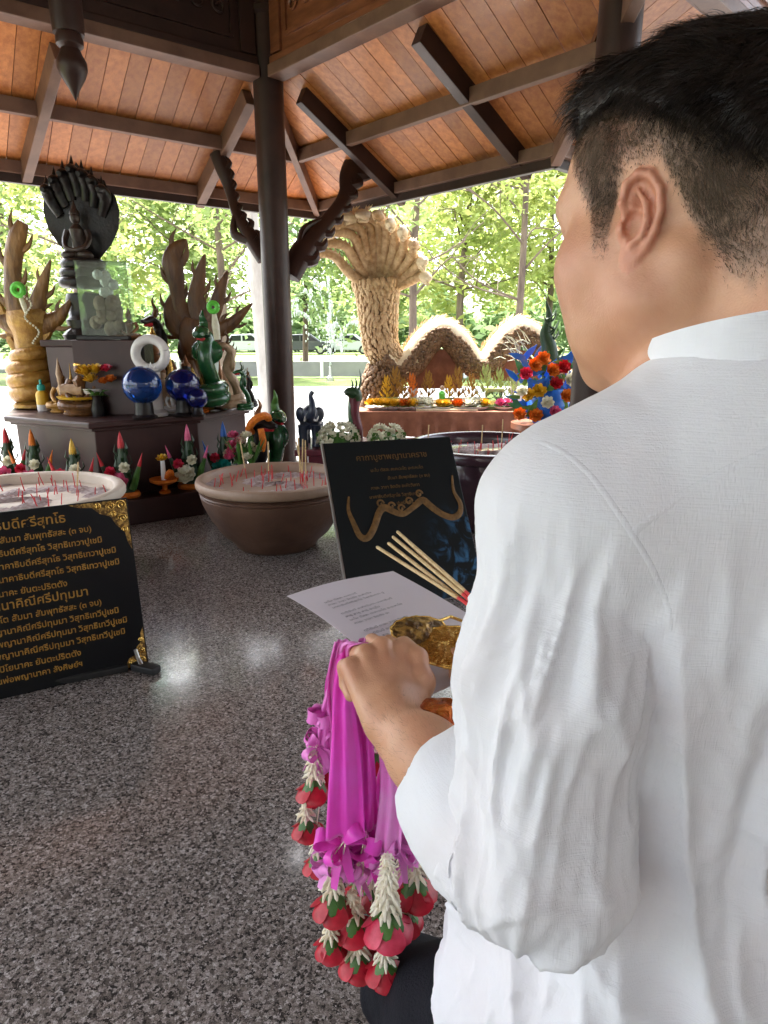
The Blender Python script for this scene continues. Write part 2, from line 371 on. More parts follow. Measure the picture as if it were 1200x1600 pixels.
# columns
def column(p, label, h, r=.097):
    t = thing('column', label, 'column', (p.x, p.y, 0), 0, 'round columns of the pavilion')
    MB().lathe([(r * 1.02, .10), (r, .4), (r, h - .12), (r * .98, h)], seg=32).build('shaft', 'timber', t, world=False)
    MB().lathe([(r * 1.55, 0), (r * 1.55, .05), (r * 1.35, .07), (r * 1.2, .10), (r * 1.03, .102)], seg=32).build('column_base', 'timber', t, world=False)
    MB().lathe([(r * 1.01, h * .905), (r * 1.16, h * .91), (r * 1.16, h * .918), (r * 1.01, h * .923)], seg=32).build('collar', 'timber', t, world=False)
    return t
c1 = column(C0, 'dark round timber column at the corner behind the brown incense bowl', 3.25)
c2 = column(COL2, 'dark round timber column showing behind the head of the man', 4.0)
column(C0 + DL * 5.2, 'dark round timber column beyond the altar side of the pavilion', 3.6)
bx = MB(); bx.box(C0 + Vector((-.13, -.02, 2.83)), (.07, .05, .06)); 
bx.build('bracket_plate', 'timber', c1, bevel=.006)

# lintel boards: a moulded lower rail, panel field and stiles
def lintel(a, d, length, label, mat, railmat, npan, ZL=ZL):
    t = thing('lintel', label, 'lintel', (a.x, a.y, ZL))
    n = Vector((-d.y, d.x, 0)); n = n if n.y < 0 else -n          # inner side
    e = a + d * length
    MB().beam(P2(a, ZL + .5), P2(e, ZL + .5), .05, .86).build('board', mat, t, smooth=False)
    MB().beam(P2(a + n * .005, ZL + .035), P2(e + n * .005, ZL + .035), .12, .07).build('lower_rail', railmat, t, smooth=False, bevel=.006)
    MB().beam(P2(a + n * .022, ZL + .095), P2(e + n * .022, ZL + .095), .055, .045).build('moulding', mat, t, smooth=False, bevel=.008)
    w_ = length / npan
    for i in range(npan + 1):
        c = a + d * min(max(i * w_, .06), length - .06) + n * .033
        MB().beam(P2(c, ZL + .13), P2(c, ZL + .9), .10, .022, up=n).build('stile', mat, t, smooth=False, bevel=.004)
    for i in range(npan):
        c = a + d * ((i + .5) * w_) + n * .030; ww = w_ * .5 - .16
        # carved panel: frame strips and scrolls
        fr = MB()
        for k in (-1, 1): fr.beam(P2(c + d * (k * ww), ZL + .2), P2(c + d * (k * ww), ZL + .72), .022, .02, up=n)
        for z in (.2, .72): fr.beam(P2(c - d * ww, ZL + z), P2(c + d * ww, ZL + z), .022, .021, up=(0, 0, 1))
        fr.build('panel_frame', mat, t, smooth=False)
        sc_ = MB()
        for k in range(int(ww * 2 / .13)):
            q = c + d * (-ww + .08 + k * .13)
            for z in (.34, .46, .58):
                pts = [P2(q + d * (math.cos(th) * (.012 + .005 * th)), ZL + z + math.sin(th) * (.012 + .005 * th)) + n * .006 for th in np.linspace(0, 8.5, 22)]
                sc_.tube(pts, .008, 5)
        sc_.build('carving', mat, t)
    return t
lintel(C0 + DL * .09, DL, 5.0, 'tall dark timber lintel on the altar side with a pale lower edge', 'timber', 'timber_pale', 3)
lintel(C0 + DR * .09, DR, 2.6, 'tall reddish carved timber lintel between the two round columns', 'timber_red', 'timber_pale', 2)

# ---- roof: soffit planks, rafters, purlins, eave boards
VAL = atz(868, 243, ZE)                                            # inner (valley) corner of the eave
roof = thing('roof', 'timber pavilion roof with plank soffit and rafters', 'roof', (-.95, 1.5, 4.5)); roof['kind'] = 'structure'
def roof_side(e0, d, length, inn, slope_z, clip0, clip1, plank=.118, depth=4.2, rows=None, mat='soffit'):
    """planks run up the slope from the eave line e0+d*s, inwards along inn; clip0/clip1: plan lines (p,dir) cutting the sides"""
    n = int(length / plank); up = (inn + Vector((0, 0, slope_z))).normalized()
    nrm = d.cross(up).normalized()
    if nrm.z < 0: nrm = -nrm
    for i in range(n):
        s0 = i * plank + .002; s1 = (i + 1) * plank - .002
        q = []
        for s_ in (s0, s1):
            t0, t1 = 0.0, depth
            for (p, dd, sign) in (clip0, clip1):
                if p is None: continue
                # intersection parameter along inn
                k = inn.x * dd.y - inn.y * dd.x; o = e0 + d * s_
                if abs(k) < 1e-6: continue
                tt = ((p.x - o.x) * dd.y - (p.y - o.y) * dd.x) / k
                if sign > 0: t1 = min(t1, tt)
                else: t0 = max(t0, tt)
            q.append((t0, max(t1, t0)))
        if q[0][1] - q[0][0] < .02 and q[1][1] - q[1][0] < .02: continue
        pts = []
        dz = random.uniform(0, .004)
        for s_, (t0, t1) in zip((s0, s1), q):
            for t in (t0, t1):
                b_ = e0 + d * s_ + inn * t; pts.append(Vector((b_.x, b_.y, ZE + .05 + slope_z * t - dz)))
        a, b2, c, d2 = pts[0], pts[1], pts[2], pts[3]
        m = MB(); th = nrm * .02
        m.add([a, c, d2, b2, a + th, c + th, d2 + th, b2 + th], [(0, 1, 2, 3), (7, 6, 5, 4), (0, 4, 5, 1), (1, 5, 6, 2), (2, 6, 7, 3), (3, 7, 4, 0)])
        m.build('plank', mat, roof, smooth=False)
LEN = 7.2
P0 = P2(E0, 0)
inL, inR = -nL, -nR
dL, dR = (P0 - C0).dot(nL), (P0 - C0).dot(nR)                      # eave to lintel, in plan
slL, slR = (ZL + .0 - ZE) / dL, (ZL + .0 - ZE) / dR
hip = (C0 - P0).normalized()
vdir = (COL2 - P2(VAL, 0)).normalized(); kW = (COL2 - P2(VAL, 0)).length
inW = DR.copy(); slW = slR * vdir.dot(inR) / vdir.dot(inW); dW = kW * vdir.dot(inW) + .2
LR = (P2(VAL, 0) - P0).dot(DR)
roof_side(P0, DL, LEN, inL, slL, (P0, hip, 1), (None, None, 1), depth=dL - .02)
roof_side(P0, DR, LR + .8, inR, slR, (P0, hip, 1), (P2(VAL, 0), vdir, -1), depth=dR - .02)
roof_side(P2(VAL, 0), nR, 4.2, inW, slW, (None, None, 1), (None, None, 1), depth=dW)
roof_side(P2(VAL, 0), -nR, 1.0, inW, slW, (P2(VAL, 0), vdir, -1), (None, None, 1), depth=dW)
def skin(pts, up=.026, name='tile_skin'):
    n = len(pts); m = MB(); m.add([p + Vector((0, 0, up)) for p in pts] + [p + Vector((0, 0, up + .05)) for p in pts],
        [tuple(range(n - 1, -1, -1)), tuple(range(n, 2 * n))] + [(i, (i + 1) % n, n + (i + 1) % n, n + i) for i in range(n)])
    m.build(name, 'soffit_dark', roof, smooth=False)
sL = lambda s_, t: P0 + DL * s_ + inL * t + Vector((0, 0, ZE + .05 + slL * t))
sR = lambda s_, t: P0 + DR * s_ + inR * t + Vector((0, 0, ZE + .05 + slR * t))
sW = lambda s_, t: P2(VAL, 0) + nR * s_ + inW * t + Vector((0, 0, ZE + .05 + slW * t))
cz = P2(C0, ZL + .05)
skin([sL(0, 0), sL(LEN, 0), sL(LEN, dL), cz])
skin([sR(0, 0), sR(LR, 0), sR(LR + .5, dR), cz])
skin([sW(0, 0), sW(4.2, 0), sW(4.2, dW), sW(-.9, dW)])
# upper roof over the hall, resting on the lintel boards
UZ = ZL + .95
ring = [P2(C0, UZ), P2(C0 + DL * 6.2, UZ), Vector((-6.0, -2.6, UZ)), Vector((-3.0, -6.3, UZ)), Vector((6.5, -6.3, UZ)), Vector((7.7, .6, UZ)), P2(COL2 + nR * 3 + DR * .3, UZ), P2(COL2 + DR * .2, UZ)]  # rear and right reach extended to cut light from behind the camera
apex = Vector((-.6, .6, 5.4)); m = MB()
m.add(ring + [apex], [(i, (i + 1) % 8, 8) for i in range(8)]); m.build('upper_roof', 'soffit_dark', roof, smooth=False)

ZLW = ZE + .05 + slW * dW - .02
lintel(COL2 + DR * .2, nR, 3.6, 'pale edged timber lintel above the head of the man', 'timber_red', 'timber_pale', 2, ZLW)

def rafter(a, b_, w_=.07, h_=.11, mat='timber', name='rafter'):
    MB().beam(a, b_, w_, h_).build(name, mat, roof, smooth=False, bevel=.004)
lo_ = Vector((0, 0, -.062))
# hip
rafter(P2(E0, ZE + .05) + lo_ * 1.1 - hip * .02, P2(C0, ZL + .05) + lo_ * 1.1, .05, .10, 'timber_pale', 'hip_rafter')
# common rafters on both sides: image positions at the eave and under the lintel
def side_rafter(px0, py0, px1, py1, side, mat='timber', w_=.075):
    def onplane(px, py):
        d = ray(px, py); e = P2(E0, 0); inn, slope = (inL, slL) if side == 'L' else (inR, slR)
        # plane: z = ZE+.05 + slope*((p-e).inn)
        num = ZE + .05 - CAMH + slope * (-(e.dot(inn))); den = d.z - slope * (d.x * inn.x + d.y * inn.y)
        return EYE + d * (num / den)
    a = onplane(px0, py0); b_ = onplane(px1, py1); 
    rafter(a + lo_, b_ + lo_, w_, .11, mat)
side_rafter(36, 262, 88, 60, 'L', 'timber_pale', .06)
side_rafter(308, 302, 388, 135, 'L', 'timber_pale', .07)
side_rafter(632, 298, 470, 132, 'R', 'timber', .06)
side_rafter(828, 252, 655, 32, 'R', 'timber', .07)
# valley
va = P2(VAL, ZE + .05); vb = P2(COL2, ZE + .05 + slR * kW * vdir.dot(inR))
rafter(va + lo_, vb + (vb - va) * .25 + lo_, .06, .11, 'timber_pale', 'valley_rafter')
for s_ in (.5, 1.3, 2.1): rafter(sW(s_, 0) + lo_, sW(s_, dW) + lo_, .07, .11, 'timber_pale')
# purlins (one mid, one at the eave) and the eave fascia
def purlin(t, w_, h_, mat, drop, name='purlin'):
    dz = Vector((0, 0, -drop)); c = P0 + hip * (t / hip.dot(inL)) + Vector((0, 0, ZE + .05 + slL * t)) + dz; th = t * hip.dot(inR) / hip.dot(inL)
    MB().beam(c, c + DL * (LEN - 1), w_, h_).build(name, mat, roof, smooth=False, bevel=.004)
    v_ = P2(VAL, 0) + vdir * (th / vdir.dot(inR)) + Vector((0, 0, ZE + .05 + slR * th)) + dz
    MB().beam(c, v_, w_, h_).build(name, mat, roof, smooth=False, bevel=.004)
    MB().beam(v_, v_ + nR * 4, w_, h_).build(name, mat, roof, smooth=False, bevel=.004)
purlin(.46, .05, .085, 'timber_pale', .05)
purlin(.03, .05, .075, 'timber_pale', .045, 'eave_batten')
def fascia(a, b_, h_=.13):
    MB().beam(a, b_, .045, h_).build('fascia', 'timber', roof, smooth=False, bevel=.005)
e0f = P2(E0, ZE - .005)
fascia(e0f, e0f + DL * LEN); fascia(e0f, P2(VAL, ZE - .005)); fascia(P2(VAL, ZE - .005), P2(VAL, ZE - .005) + nR * 4.2)

# turned hanging post
hpz = atY(118, 153, 3.5); t = thing('hanging_post', 'dark turned hanging post with pointed bulb finial over the altar', 'hanging post', hpz)
MB().lathe([(.068, .26), (.072, .3), (.072, .62), (.068, .64), (.072, .66), (.072, 1.6)], seg=24).build('shaft', 'timber', t, world=False)
MB().lathe([(.0005, -.015), (.012, .01), (.022, .03), (.03, .045), (.055, .085), (.068, .12), (.066, .15), (.05, .18), (.043, .20), (.06, .215), (.062, .235), (.055, .262)], seg=24).build('finial', 'timber', t, world=False)

# carved brackets from column to eave
def bracket(points, rads, label, depth):
    t = thing('eave_bracket', label, 'bracket', points[0], 0, 'carved eave brackets of the corner column')
    pts = smooth_path(points, 8)
    m = MB(); m.tube(pts, rads, 12, sx=1.0, sy=.5, up=(0, -1, 0)); m.build('arm', 'timber', t)
    m = MB()
    for k in range(5, len(pts) - 4, 4):
        p = pts[k]; tn = (pts[k + 1] - pts[k - 1]).normalized(); side = Vector((0, -1, 0)).cross(tn).normalized()
        rr = lerpl(rads, k / (len(pts) - 1)); q = p - side * rr * .35
        m.tube(smooth_path([q, q - side * rr * .9 + tn * rr * .6, q - side * rr * .7 + tn * rr * 1.6], 3), [rr * .62, rr * .45, .003], 7, sx=.8)
    m.build('flame_carving', 'timber', t)
    a, b_ = pts[6], pts[16]
    m = MB(); mid = (a + b_) / 2; tn = (b_ - a).normalized(); side = Vector((0, -1, 0)).cross(tn).normalized()
    m.tube(smooth_path([a + side * .02, mid + side * .085, b_ + side * .02], 6), [.03, .035, .02], 8, sx=.8); m.build('scroll', 'timber', t)
    return t
YB = 4.98
bracket([atY(452, 432, 4.86), atY(478, 385, YB), atY(512, 345, 5.1), atY(538, 310, 5.2), atY(548, 275, 5.3), atY(572, 232, 5.4)], [.08, .085, .06, .05, .055, .09, .10], 'dark carved flame bracket reaching from the corner column towards the straw serpent', 0)
bracket([atY(412, 405, 4.86), atY(388, 365, 4.95), atY(370, 335, 5.02), atY(360, 300, 5.08), atY(350, 270, 5.1), atY(337, 238, 5.12)], [.05, .055, .04, .035, .04, .05, .05], 'slim carved flame bracket on the altar side of the corner column', 0)

# unseen walls behind and right of the camera, added to make the light directional
pm('fill_plaster', (.80, .78, .74), (.74, .72, .68), scale=3, rough=.85)  # pale so the added walls bounce fill light forward
g = MB(); g.box((2.0, -6.2, 1.5), (12.4, .2, 3.6)); tag(g.build('added_wall_back', 'fill_plaster', smooth=False), kind='structure')
g = MB(); g.box((7.6, -2.0, 1.5), (.2, 8.2, 3.6)); tag(g.build('added_wall_right', 'fill_plaster', smooth=False), kind='structure')
# ================================================================ trees and far things
def leaf_mesh(name, centres, size, mat, parent, seed, flat=.6):
    rs = np.random.RandomState(seed); n = len(centres); c = np.asarray(centres)
    a = rs.normal(size=(n, 3)); a[:, 2] *= flat; a /= np.linalg.norm(a, axis=1)[:, None] + 1e-9
    b = rs.normal(size=(n, 3)); b -= a * (a * b).sum(1)[:, None]; b /= np.linalg.norm(b, axis=1)[:, None] + 1e-9
    nn = np.cross(a, b)
    s = size * rs.uniform(.45, 1.7, (n, 1)); V = np.empty((n, 4, 3))
    V[:, 0] = c - a * s; V[:, 1] = c + b * s * .42 + nn * s * .12; V[:, 2] = c + a * s; V[:, 3] = c - b * s * .42 + nn * s * .12
    base = np.array(WL[parent.name]) if parent is not None else np.zeros(3)
    me = np_mesh(name, V.reshape(-1, 3) - base, np.arange(n * 4).reshape(n, 4))
    return finish(name, me, mat, parent, False, (0, 0, 0), WL[parent.name] if parent is not None else None)
def tree(px, Y, h, crown0, rx, nleaf, size, label, fol, bark='bark', seed=1, tr=.12, nb=9, sparse=False, lean=0, group='trees beyond the lawn'):
    rs = random.Random(seed); b = atz(px, 600, .5) ; x = (px - 600) / F * Y
    t = thing('tree', label, 'tree', (x, Y, GZ), 0, group); base = Vector((x, Y, GZ))
    top = base + Vector((lean, 0, h)); pts = smooth_path([base, base + Vector((lean * .2 + rs.uniform(-.1, .1), 0, h * .35)), base + Vector((lean * .6 + rs.uniform(-.2, .2), rs.uniform(-.2, .2), h * .7)), top], 5)
    m = MB(); m.tube(pts, [tr * 1.25, tr, tr * .7, tr * .25], 9); tips = []
    for k in range(nb):
        f = .28 + .68 * k / nb; p = pts[int(f * (len(pts) - 1))]; az = rs.uniform(0, 6.28); L = rx * rs.uniform(.6, 1.05) * (1 - .35 * f)
        e = p + Vector((math.cos(az) * L, math.sin(az) * L * .8, L * rs.uniform(.15, .75))); mid = (p + e) / 2 + Vector((rs.uniform(-.2, .2), rs.uniform(-.2, .2), rs.uniform(-.1, .25)))
        bp = smooth_path([p, mid, e], 4); m.tube(bp, [tr * .42 * (1.1 - f * .6), tr * .22, .012], 6); tips += bp[2:]
        for _ in range(4):
            q = rs.choice(bp[2:]); e2 = q + Vector((rs.uniform(-1, 1), rs.uniform(-1, 1), rs.uniform(-.2, .8))) * L * .45
            m.tube([q, (q + e2) / 2 + Vector((0, 0, .06)), e2], [tr * .14, tr * .09, .008], 5); tips += [(q + e2) / 2, e2, e2]
    m.build('trunk', bark, t)
    r2 = np.random.RandomState(seed); tips = np.array([tuple(p) for p in tips])
    tips = tips[tips[:, 2] > base.z + crown0 * h]
    if len(tips) == 0: tips = np.array([tuple(top)])
    nc = max(12, nleaf // 80); cl = tips[r2.randint(0, len(tips), nc)] + r2.normal(size=(nc, 3)) * rx * (.22 if sparse else .3) * np.array([1, 1, .7])
    c = cl[r2.randint(0, len(cl), nleaf)] + r2.normal(size=(nleaf, 3)) * rx * (.11 if sparse else .15) * r2.uniform(.5, 1.5, (nleaf, 1))
    leaf_mesh('crown', c, size, fol, t, seed)
    return t
sp = [
 (40, 20, 7.0, .15, 2.4, 7000, .11, 'broad bright green tree behind the golden coiled statue', 0),
 (205, 24, 7.6, .12, 2.6, 7000, .12, 'leafy yellow green tree behind the glass case', 1),
 (330, 21, 6.4, .12, 2.3, 6500, .11, 'bright tree behind the wooden flame carving', 0),
 (480, 27, 7.5, .10, 2.6, 6500, .12, 'rounded green tree behind the water spray', 2),
 (590, 25, 7.2, .10, 2.5, 6000, .12, 'green tree behind the fanned straw heads', 0),
 (715, 20, 7.4, .14, 2.4, 7500, .11, 'light green tree behind the first hump of the straw serpent', 1),
 (845, 23, 8.2, .10, 2.8, 7500, .12, 'yellow green tree beside the face of the man', 1),
 (1010, 22, 7.5, .12, 2.6, 5000, .12, 'green tree hidden mostly behind the head of the man', 0),
 (-70, 23, 7.0, .10, 2.6, 4500, .12, 'green tree at the far edge beyond the altar', 2),
 (1150, 26, 7.0, .10, 2.6, 4000, .12, 'green tree far behind the shoulder of the man', 2)]
for i, (px, Y, h, c0, rx, nl, sz, lb, fo_) in enumerate(sp): tree(px, Y, h, c0, rx, nl, sz, lb, 'foliage%d' % fo_, seed=20 + i, tr=.10, nb=12)
near = [(645, 13, 7.2, .36, 2.3, 1700, .075, 'slim tree with sparse leaves beside the fanned straw heads', .07, 'bark', 0.1),
        (150, 14, 7.0, .36, 2.4, 1900, .075, 'thin branched tree with sparse leaves above the black hooded statue', .08, 'bark', -.3),
        (352, 15, 7.2, .33, 2.3, 1900, .075, 'thin branched tree with sparse leaves beside the slim eave bracket', .08, 'bark', .2),
        (800, 14, 7.2, .36, 2.4, 1900, .075, 'thin branched tree with sparse leaves over the second hump', .07, 'bark', .3),
        (421, 9.6, 6.5, .5, 2.0, 900, .06, 'pale smooth trunked tree just behind the corner column', .10, 'bark_pale', -.45)]
for i, (px, Y, h, c0, rx, nl, sz, lb, tr, bk_, ln) in enumerate(near): tree(px, Y, h, c0, rx, nl, sz, lb, 'foliage%d' % (1 if i % 2 else 0), bk_, 60 + i, tr, 16, True, ln, 'slender trees along the road')
# far wood, one mass
rs = np.random.RandomState(5); n = 26000
x = rs.uniform(-52, 52, n); prof = 4.0 + 1.1 * np.sin(x * .55) + .8 * np.sin(x * 1.3 + 1) + .5 * np.sin(x * 2.9)
z = GZ + rs.beta(1.3, 1.2, n) * (prof + .8); y = 60 + rs.normal(size=n) * 1.4
fw = leaf_mesh('far_wood', np.c_[x, y, z], .40, 'foliage2', None, 6); tag(fw, 'far mass of low green wood along the end of the lawn', 'wood', kind='stuff')
# clipped low wall on the lawn
g = MB(); 
t = thing('garden_wall', 'low pale wall panels along the lawn', 'wall', (0, 21, GZ))
for i in range(14): MB().box((-10.2 + i * 1.5, 21, GZ + .28), (1.4, .12, .46)).build('wall_panel', 'concrete', t, smooth=False, bevel=.01)
for i in range(15): MB().box((-10.95 + i * 1.5, 21, GZ + .32), (.1, .16, .64)).build('post', 'white', t, smooth=False, bevel=.01)
# parked cars
def car(px, Y, mat, label, rz=0):
    x = (px - 600) / F * Y; t = thing('parked_car', label, 'car', (x, Y, GZ), rz, 'cars parked beyond the lawn')
    prof = [(-2.0, .3), (-2.02, .75), (-1.9, .88), (-1.35, .92), (-.95, 1.42), (.55, 1.48), (1.25, .98), (1.95, .88), (2.05, .6), (2.0, .3)]
    m = MB(); n = len(prof); m.add([(a, -.8, b) for a, b in prof] + [(a, .8, b) for a, b in prof], [tuple(range(n)), tuple(range(2 * n - 1, n - 1, -1))] + [(i, n + i, n + (i + 1) % n, (i + 1) % n) for i in range(n)])
    m.build('body', mat, t, smooth=False, bevel=.06, world=False)
    for xs in ((-1.2, -.92, -.25, -.25), (-.15, -.15, .5, 1.05)):
        m = MB(); m.add([(xs[0], -.813, .98), (xs[1], -.813, 1.36), (xs[2], -.813, 1.38), (xs[3], -.813, .98)] + [(xs[0], -.80, .98), (xs[1], -.80, 1.36), (xs[2], -.80, 1.38), (xs[3], -.80, .98)], [(3, 2, 1, 0), (4, 5, 6, 7), (0, 1, 5, 4), (1, 2, 6, 5), (2, 3, 7, 6), (3, 0, 4, 7)]); m.build('window', 'window_dark', t, smooth=False, world=False)
    for xx in (-1.25, 1.25):
        for yy in (-.74, .74):
            m = MB(); m.lathe([(.31, -.1), (.33, -.06), (.33, .06), (.31, .1)], (xx, yy, .33), 16, Matrix.Rotation(R(90), 3, 'X')); wl = m.build('wheel', 'rubber', t, world=False)
            m = MB(); m.lathe([(.19, -.108), (.19, .108)], (xx, yy, .33), 12, Matrix.Rotation(R(90), 3, 'X')); m.build('rim', 'steel', wl, world=False)
    return t
car(478, 50, 'car_dark', 'dark parked car beyond the lawn nearest the corner column', R(4))
car(545, 51, 'car_silver', 'silver parked car beyond the lawn behind the water spray', R(-3))
car(392, 50, 'car_silver', 'silver parked car glimpsed behind the pale trunk', R(2))
# water spray on the lawn
pm('water', (.9, .95, .97), rough=.15, trans=.5, ior=1.2)
t = thing('water_spray', 'white jets of a lawn fountain beyond the road', 'fountain', atz(516, 595, GZ))
b0 = WL[t.name]; MB().lathe([(.12, 0), (.12, .1), (.05, .14), (.03, .4), (.0005, .42)], b0, 12).build('nozzle', 'steel', t)
rs = random.Random(4)
for k in range(9):
    az = rs.uniform(0, 6.28); L = rs.uniform(.5, 1.8); hh = rs.uniform(1.1, 2.6); m = MB()
    for q in range(70):
        u = rs.random(); p = b0 + Vector((math.cos(az) * L * u, math.sin(az) * L * u, .4 + 4 * hh * u * (1 - u * .93))); sz = rs.uniform(.008, .022) * (1 + u)
        p += Vector((rs.gauss(0, .05 * u), rs.gauss(0, .05 * u), rs.gauss(0, .03)))
        m.ell(p, (sz, sz, sz * 1.8), 5, 4)
    m.build('jet', 'water', t)['kind'] = 'stuff'
# ================================================================ altar and what stands on it
ZA = .555
A_ = [atz(5, 650, ZA), atz(138, 661, ZA), atz(318, 648, ZA), atz(396, 633, ZA)]
poly = [(p.x, p.y) for p in A_] + [(A_[3].x - .1, 4.75), (A_[0].x - .4, 4.75)]
def inset(poly, d):
    cx = sum(p[0] for p in poly) / len(poly); cy = sum(p[1] for p in poly) / len(poly); out = []
    for x, y in poly:
        v = Vector((x - cx, y - cy)); v = v * (1 - d / v.length); out.append((cx + v.x, cy + v.y))
    return out
t = thing('altar_table', 'dark purple brown altar table with many offerings', 'altar', (-1.6, 4.1, 0))
MB().prism(inset(poly, .06), .10, ZA - .05).build('cabinet', 'altar_wood', t, smooth=False, bevel=.006)
MB().prism(poly, ZA - .035, ZA).build('table_top', 'altar_wood', t, smooth=False, bevel=.01)
MB().prism(inset(poly, .03), ZA - .052, ZA - .036).build('moulding', 'altar_wood', t, smooth=False, bevel=.004)
MB().prism(inset(poly, .02), .0, .10).build('plinth', 'altar_wood', t, smooth=False, bevel=.008)
# low step in front
st = [A_[0] + Vector((-.05, -.06, 0)), A_[1] + Vector((-.02, -.20, 0)), A_[2] + Vector((.02, -.22, 0)), A_[3] + Vector((.05, -.12, 0))]
stp = [(p.x, p.y) for p in st] + [(A_[3].x - .0, A_[3].y - .02), (A_[2].x, A_[2].y + .01), (A_[1].x, A_[1].y + .01), (A_[0].x, A_[0].y + .02)]
ZS = .14
MB().prism(stp, 0, ZS).build('step', 'altar_wood', t, smooth=False, bevel=.008)
# riser box
rz_ = [atY(70, 530, 4.25), atY(205, 528, 4.2)]
ZR = atY(100, 531, 4.2).z
t = thing('riser_box', 'tall purple brown riser box behind the yellow pedestal tray', 'riser', (-1.9, 4.3, ZA))
rp = [(rz_[0].x, 4.18), (rz_[1].x + .02, 4.12), (rz_[1].x + .06, 4.6), (rz_[0].x - .02, 4.6)]
MB().prism(inset(rp, .03), ZA, ZR - .04).build('box_body', 'purple_stone', t, smooth=False, bevel=.006)
MB().prism(rp, ZR - .04, ZR).build('box_top', 'altar_wood', t, smooth=False, bevel=.008)

# ---- hooded black statue
def black_naga():
    b = atY(142, 520, 4.4); b.z = ZR; top = atY(140, 258, 4.4).z; H_ = top - ZR
    t = thing('hooded_statue', 'black statue of a seated figure under a broad cobra hood', 'statue', b)
    def P(x, y, z): return b + Vector((x, y, z))
    k = H_
    MB().lathe([(.16, 0), (.17, .03), (.15, .05), (.13, .07), (.14, .12), (.12, .14), (.115, .2), (.13, .24), (.12, .28), (.0005, .30)], b, 20).build('pedestal', 'black_stone', t)
    m = MB()
    for i, z in enumerate((.30, .355, .41)):
        r = .125 - .012 * i; m.tube([P(math.cos(a) * r, math.sin(a) * r, z + .05) for a in np.linspace(0, 6.283, 26)], .034, 10)
    m.build('coil', 'black_stone', t)
    # seated figure
    m = MB(); m.ell(P(0, -.03, .51), (.085, .06, .03)); m.ell(P(-.05, -.075, .51), (.05, .03, .026)); m.ell(P(.05, -.075, .51), (.05, .03, .026))
    m.tube([P(0, -.03, .51), P(0, -.035, .58), P(0, -.035, .655), P(0, -.03, .69)], [.052, .046, .062, .026], 14, sy=.7)
    for s in (-1, 1): m.tube(smooth_path([P(s * .06, -.035, .655), P(s * .075, -.05, .60), P(s * .055, -.09, .55), P(0, -.10, .535)], 4), [.02, .018, .015, .012], 8)
    m.ell(P(0, -.045, .725), (.03, .033, .038)); m.build('seated_figure', 'bronze_dark', t)
    m = MB(); m.lathe([(.031, 0), (.03, .015), (.018, .03), (.012, .05), (.0005, .085)], P(0, -.045, .745), 12); m.build('crown', 'bronze_dark', t)
    # hood: scalloped shield with thickness and bulge
    out = [(-.03, .42), (-.10, .50), (-.17, .57), (-.225, .66), (-.24, .76), (-.225, .84), (-.18, .885), (-.165, .93), (-.11, .945), (-.085, .985), (-.03, .985), (0, k), (.03, .985), (.085, .985), (.11, .945), (.165, .93), (.18, .885), (.225, .84), (.24, .76), (.225, .66), (.17, .57), (.10, .50), (.03, .42)]
    cz = .73; m = MB(); rings = 6; v = []; f = []; n = len(out)
    for sgn, th in ((1, .05), (-1, .055)):
        o = len(v)
        for r in range(rings + 1):
            u = r / rings
            for x, z in out:
                zz = min(z, .995) * (k / 1.0) if z > .5 else z
                dist = 1 - u; v.append(P(x * dist, .06 + sgn * th * (u ** .7) * .5 * (-1), cz + (z * k - cz) * dist))
        for r in range(rings):
            for i in range(n):
                j = (i + 1) % n; q = (o + r * n + i, o + r * n + j, o + (r + 1) * n + j, o + (r + 1) * n + i); f.append(q if sgn > 0 else q[::-1])
    m.add(v, f); m.build('hood', 'black_stone', t)
    for i, x in enumerate((-.17, -.115, -.058, 0, .058, .115, .17)):
        z = (.865, .915, .95, .975, .95, .915, .865)[i] * k; m = MB()
        pts = smooth_path([P(x * .75, .05, z - .14), P(x, .03, z - .05), P(x, -.02, z), P(x, -.07, z - .01)], 4)
        m.tube(pts, [.03, .036, .04, .028, .014], 10); m.cone(P(x, -.01, z + .03), P(x, .0, z + .085), .014); hd = m.build('serpent_head', 'black_stone', t)
    return t
black_naga()
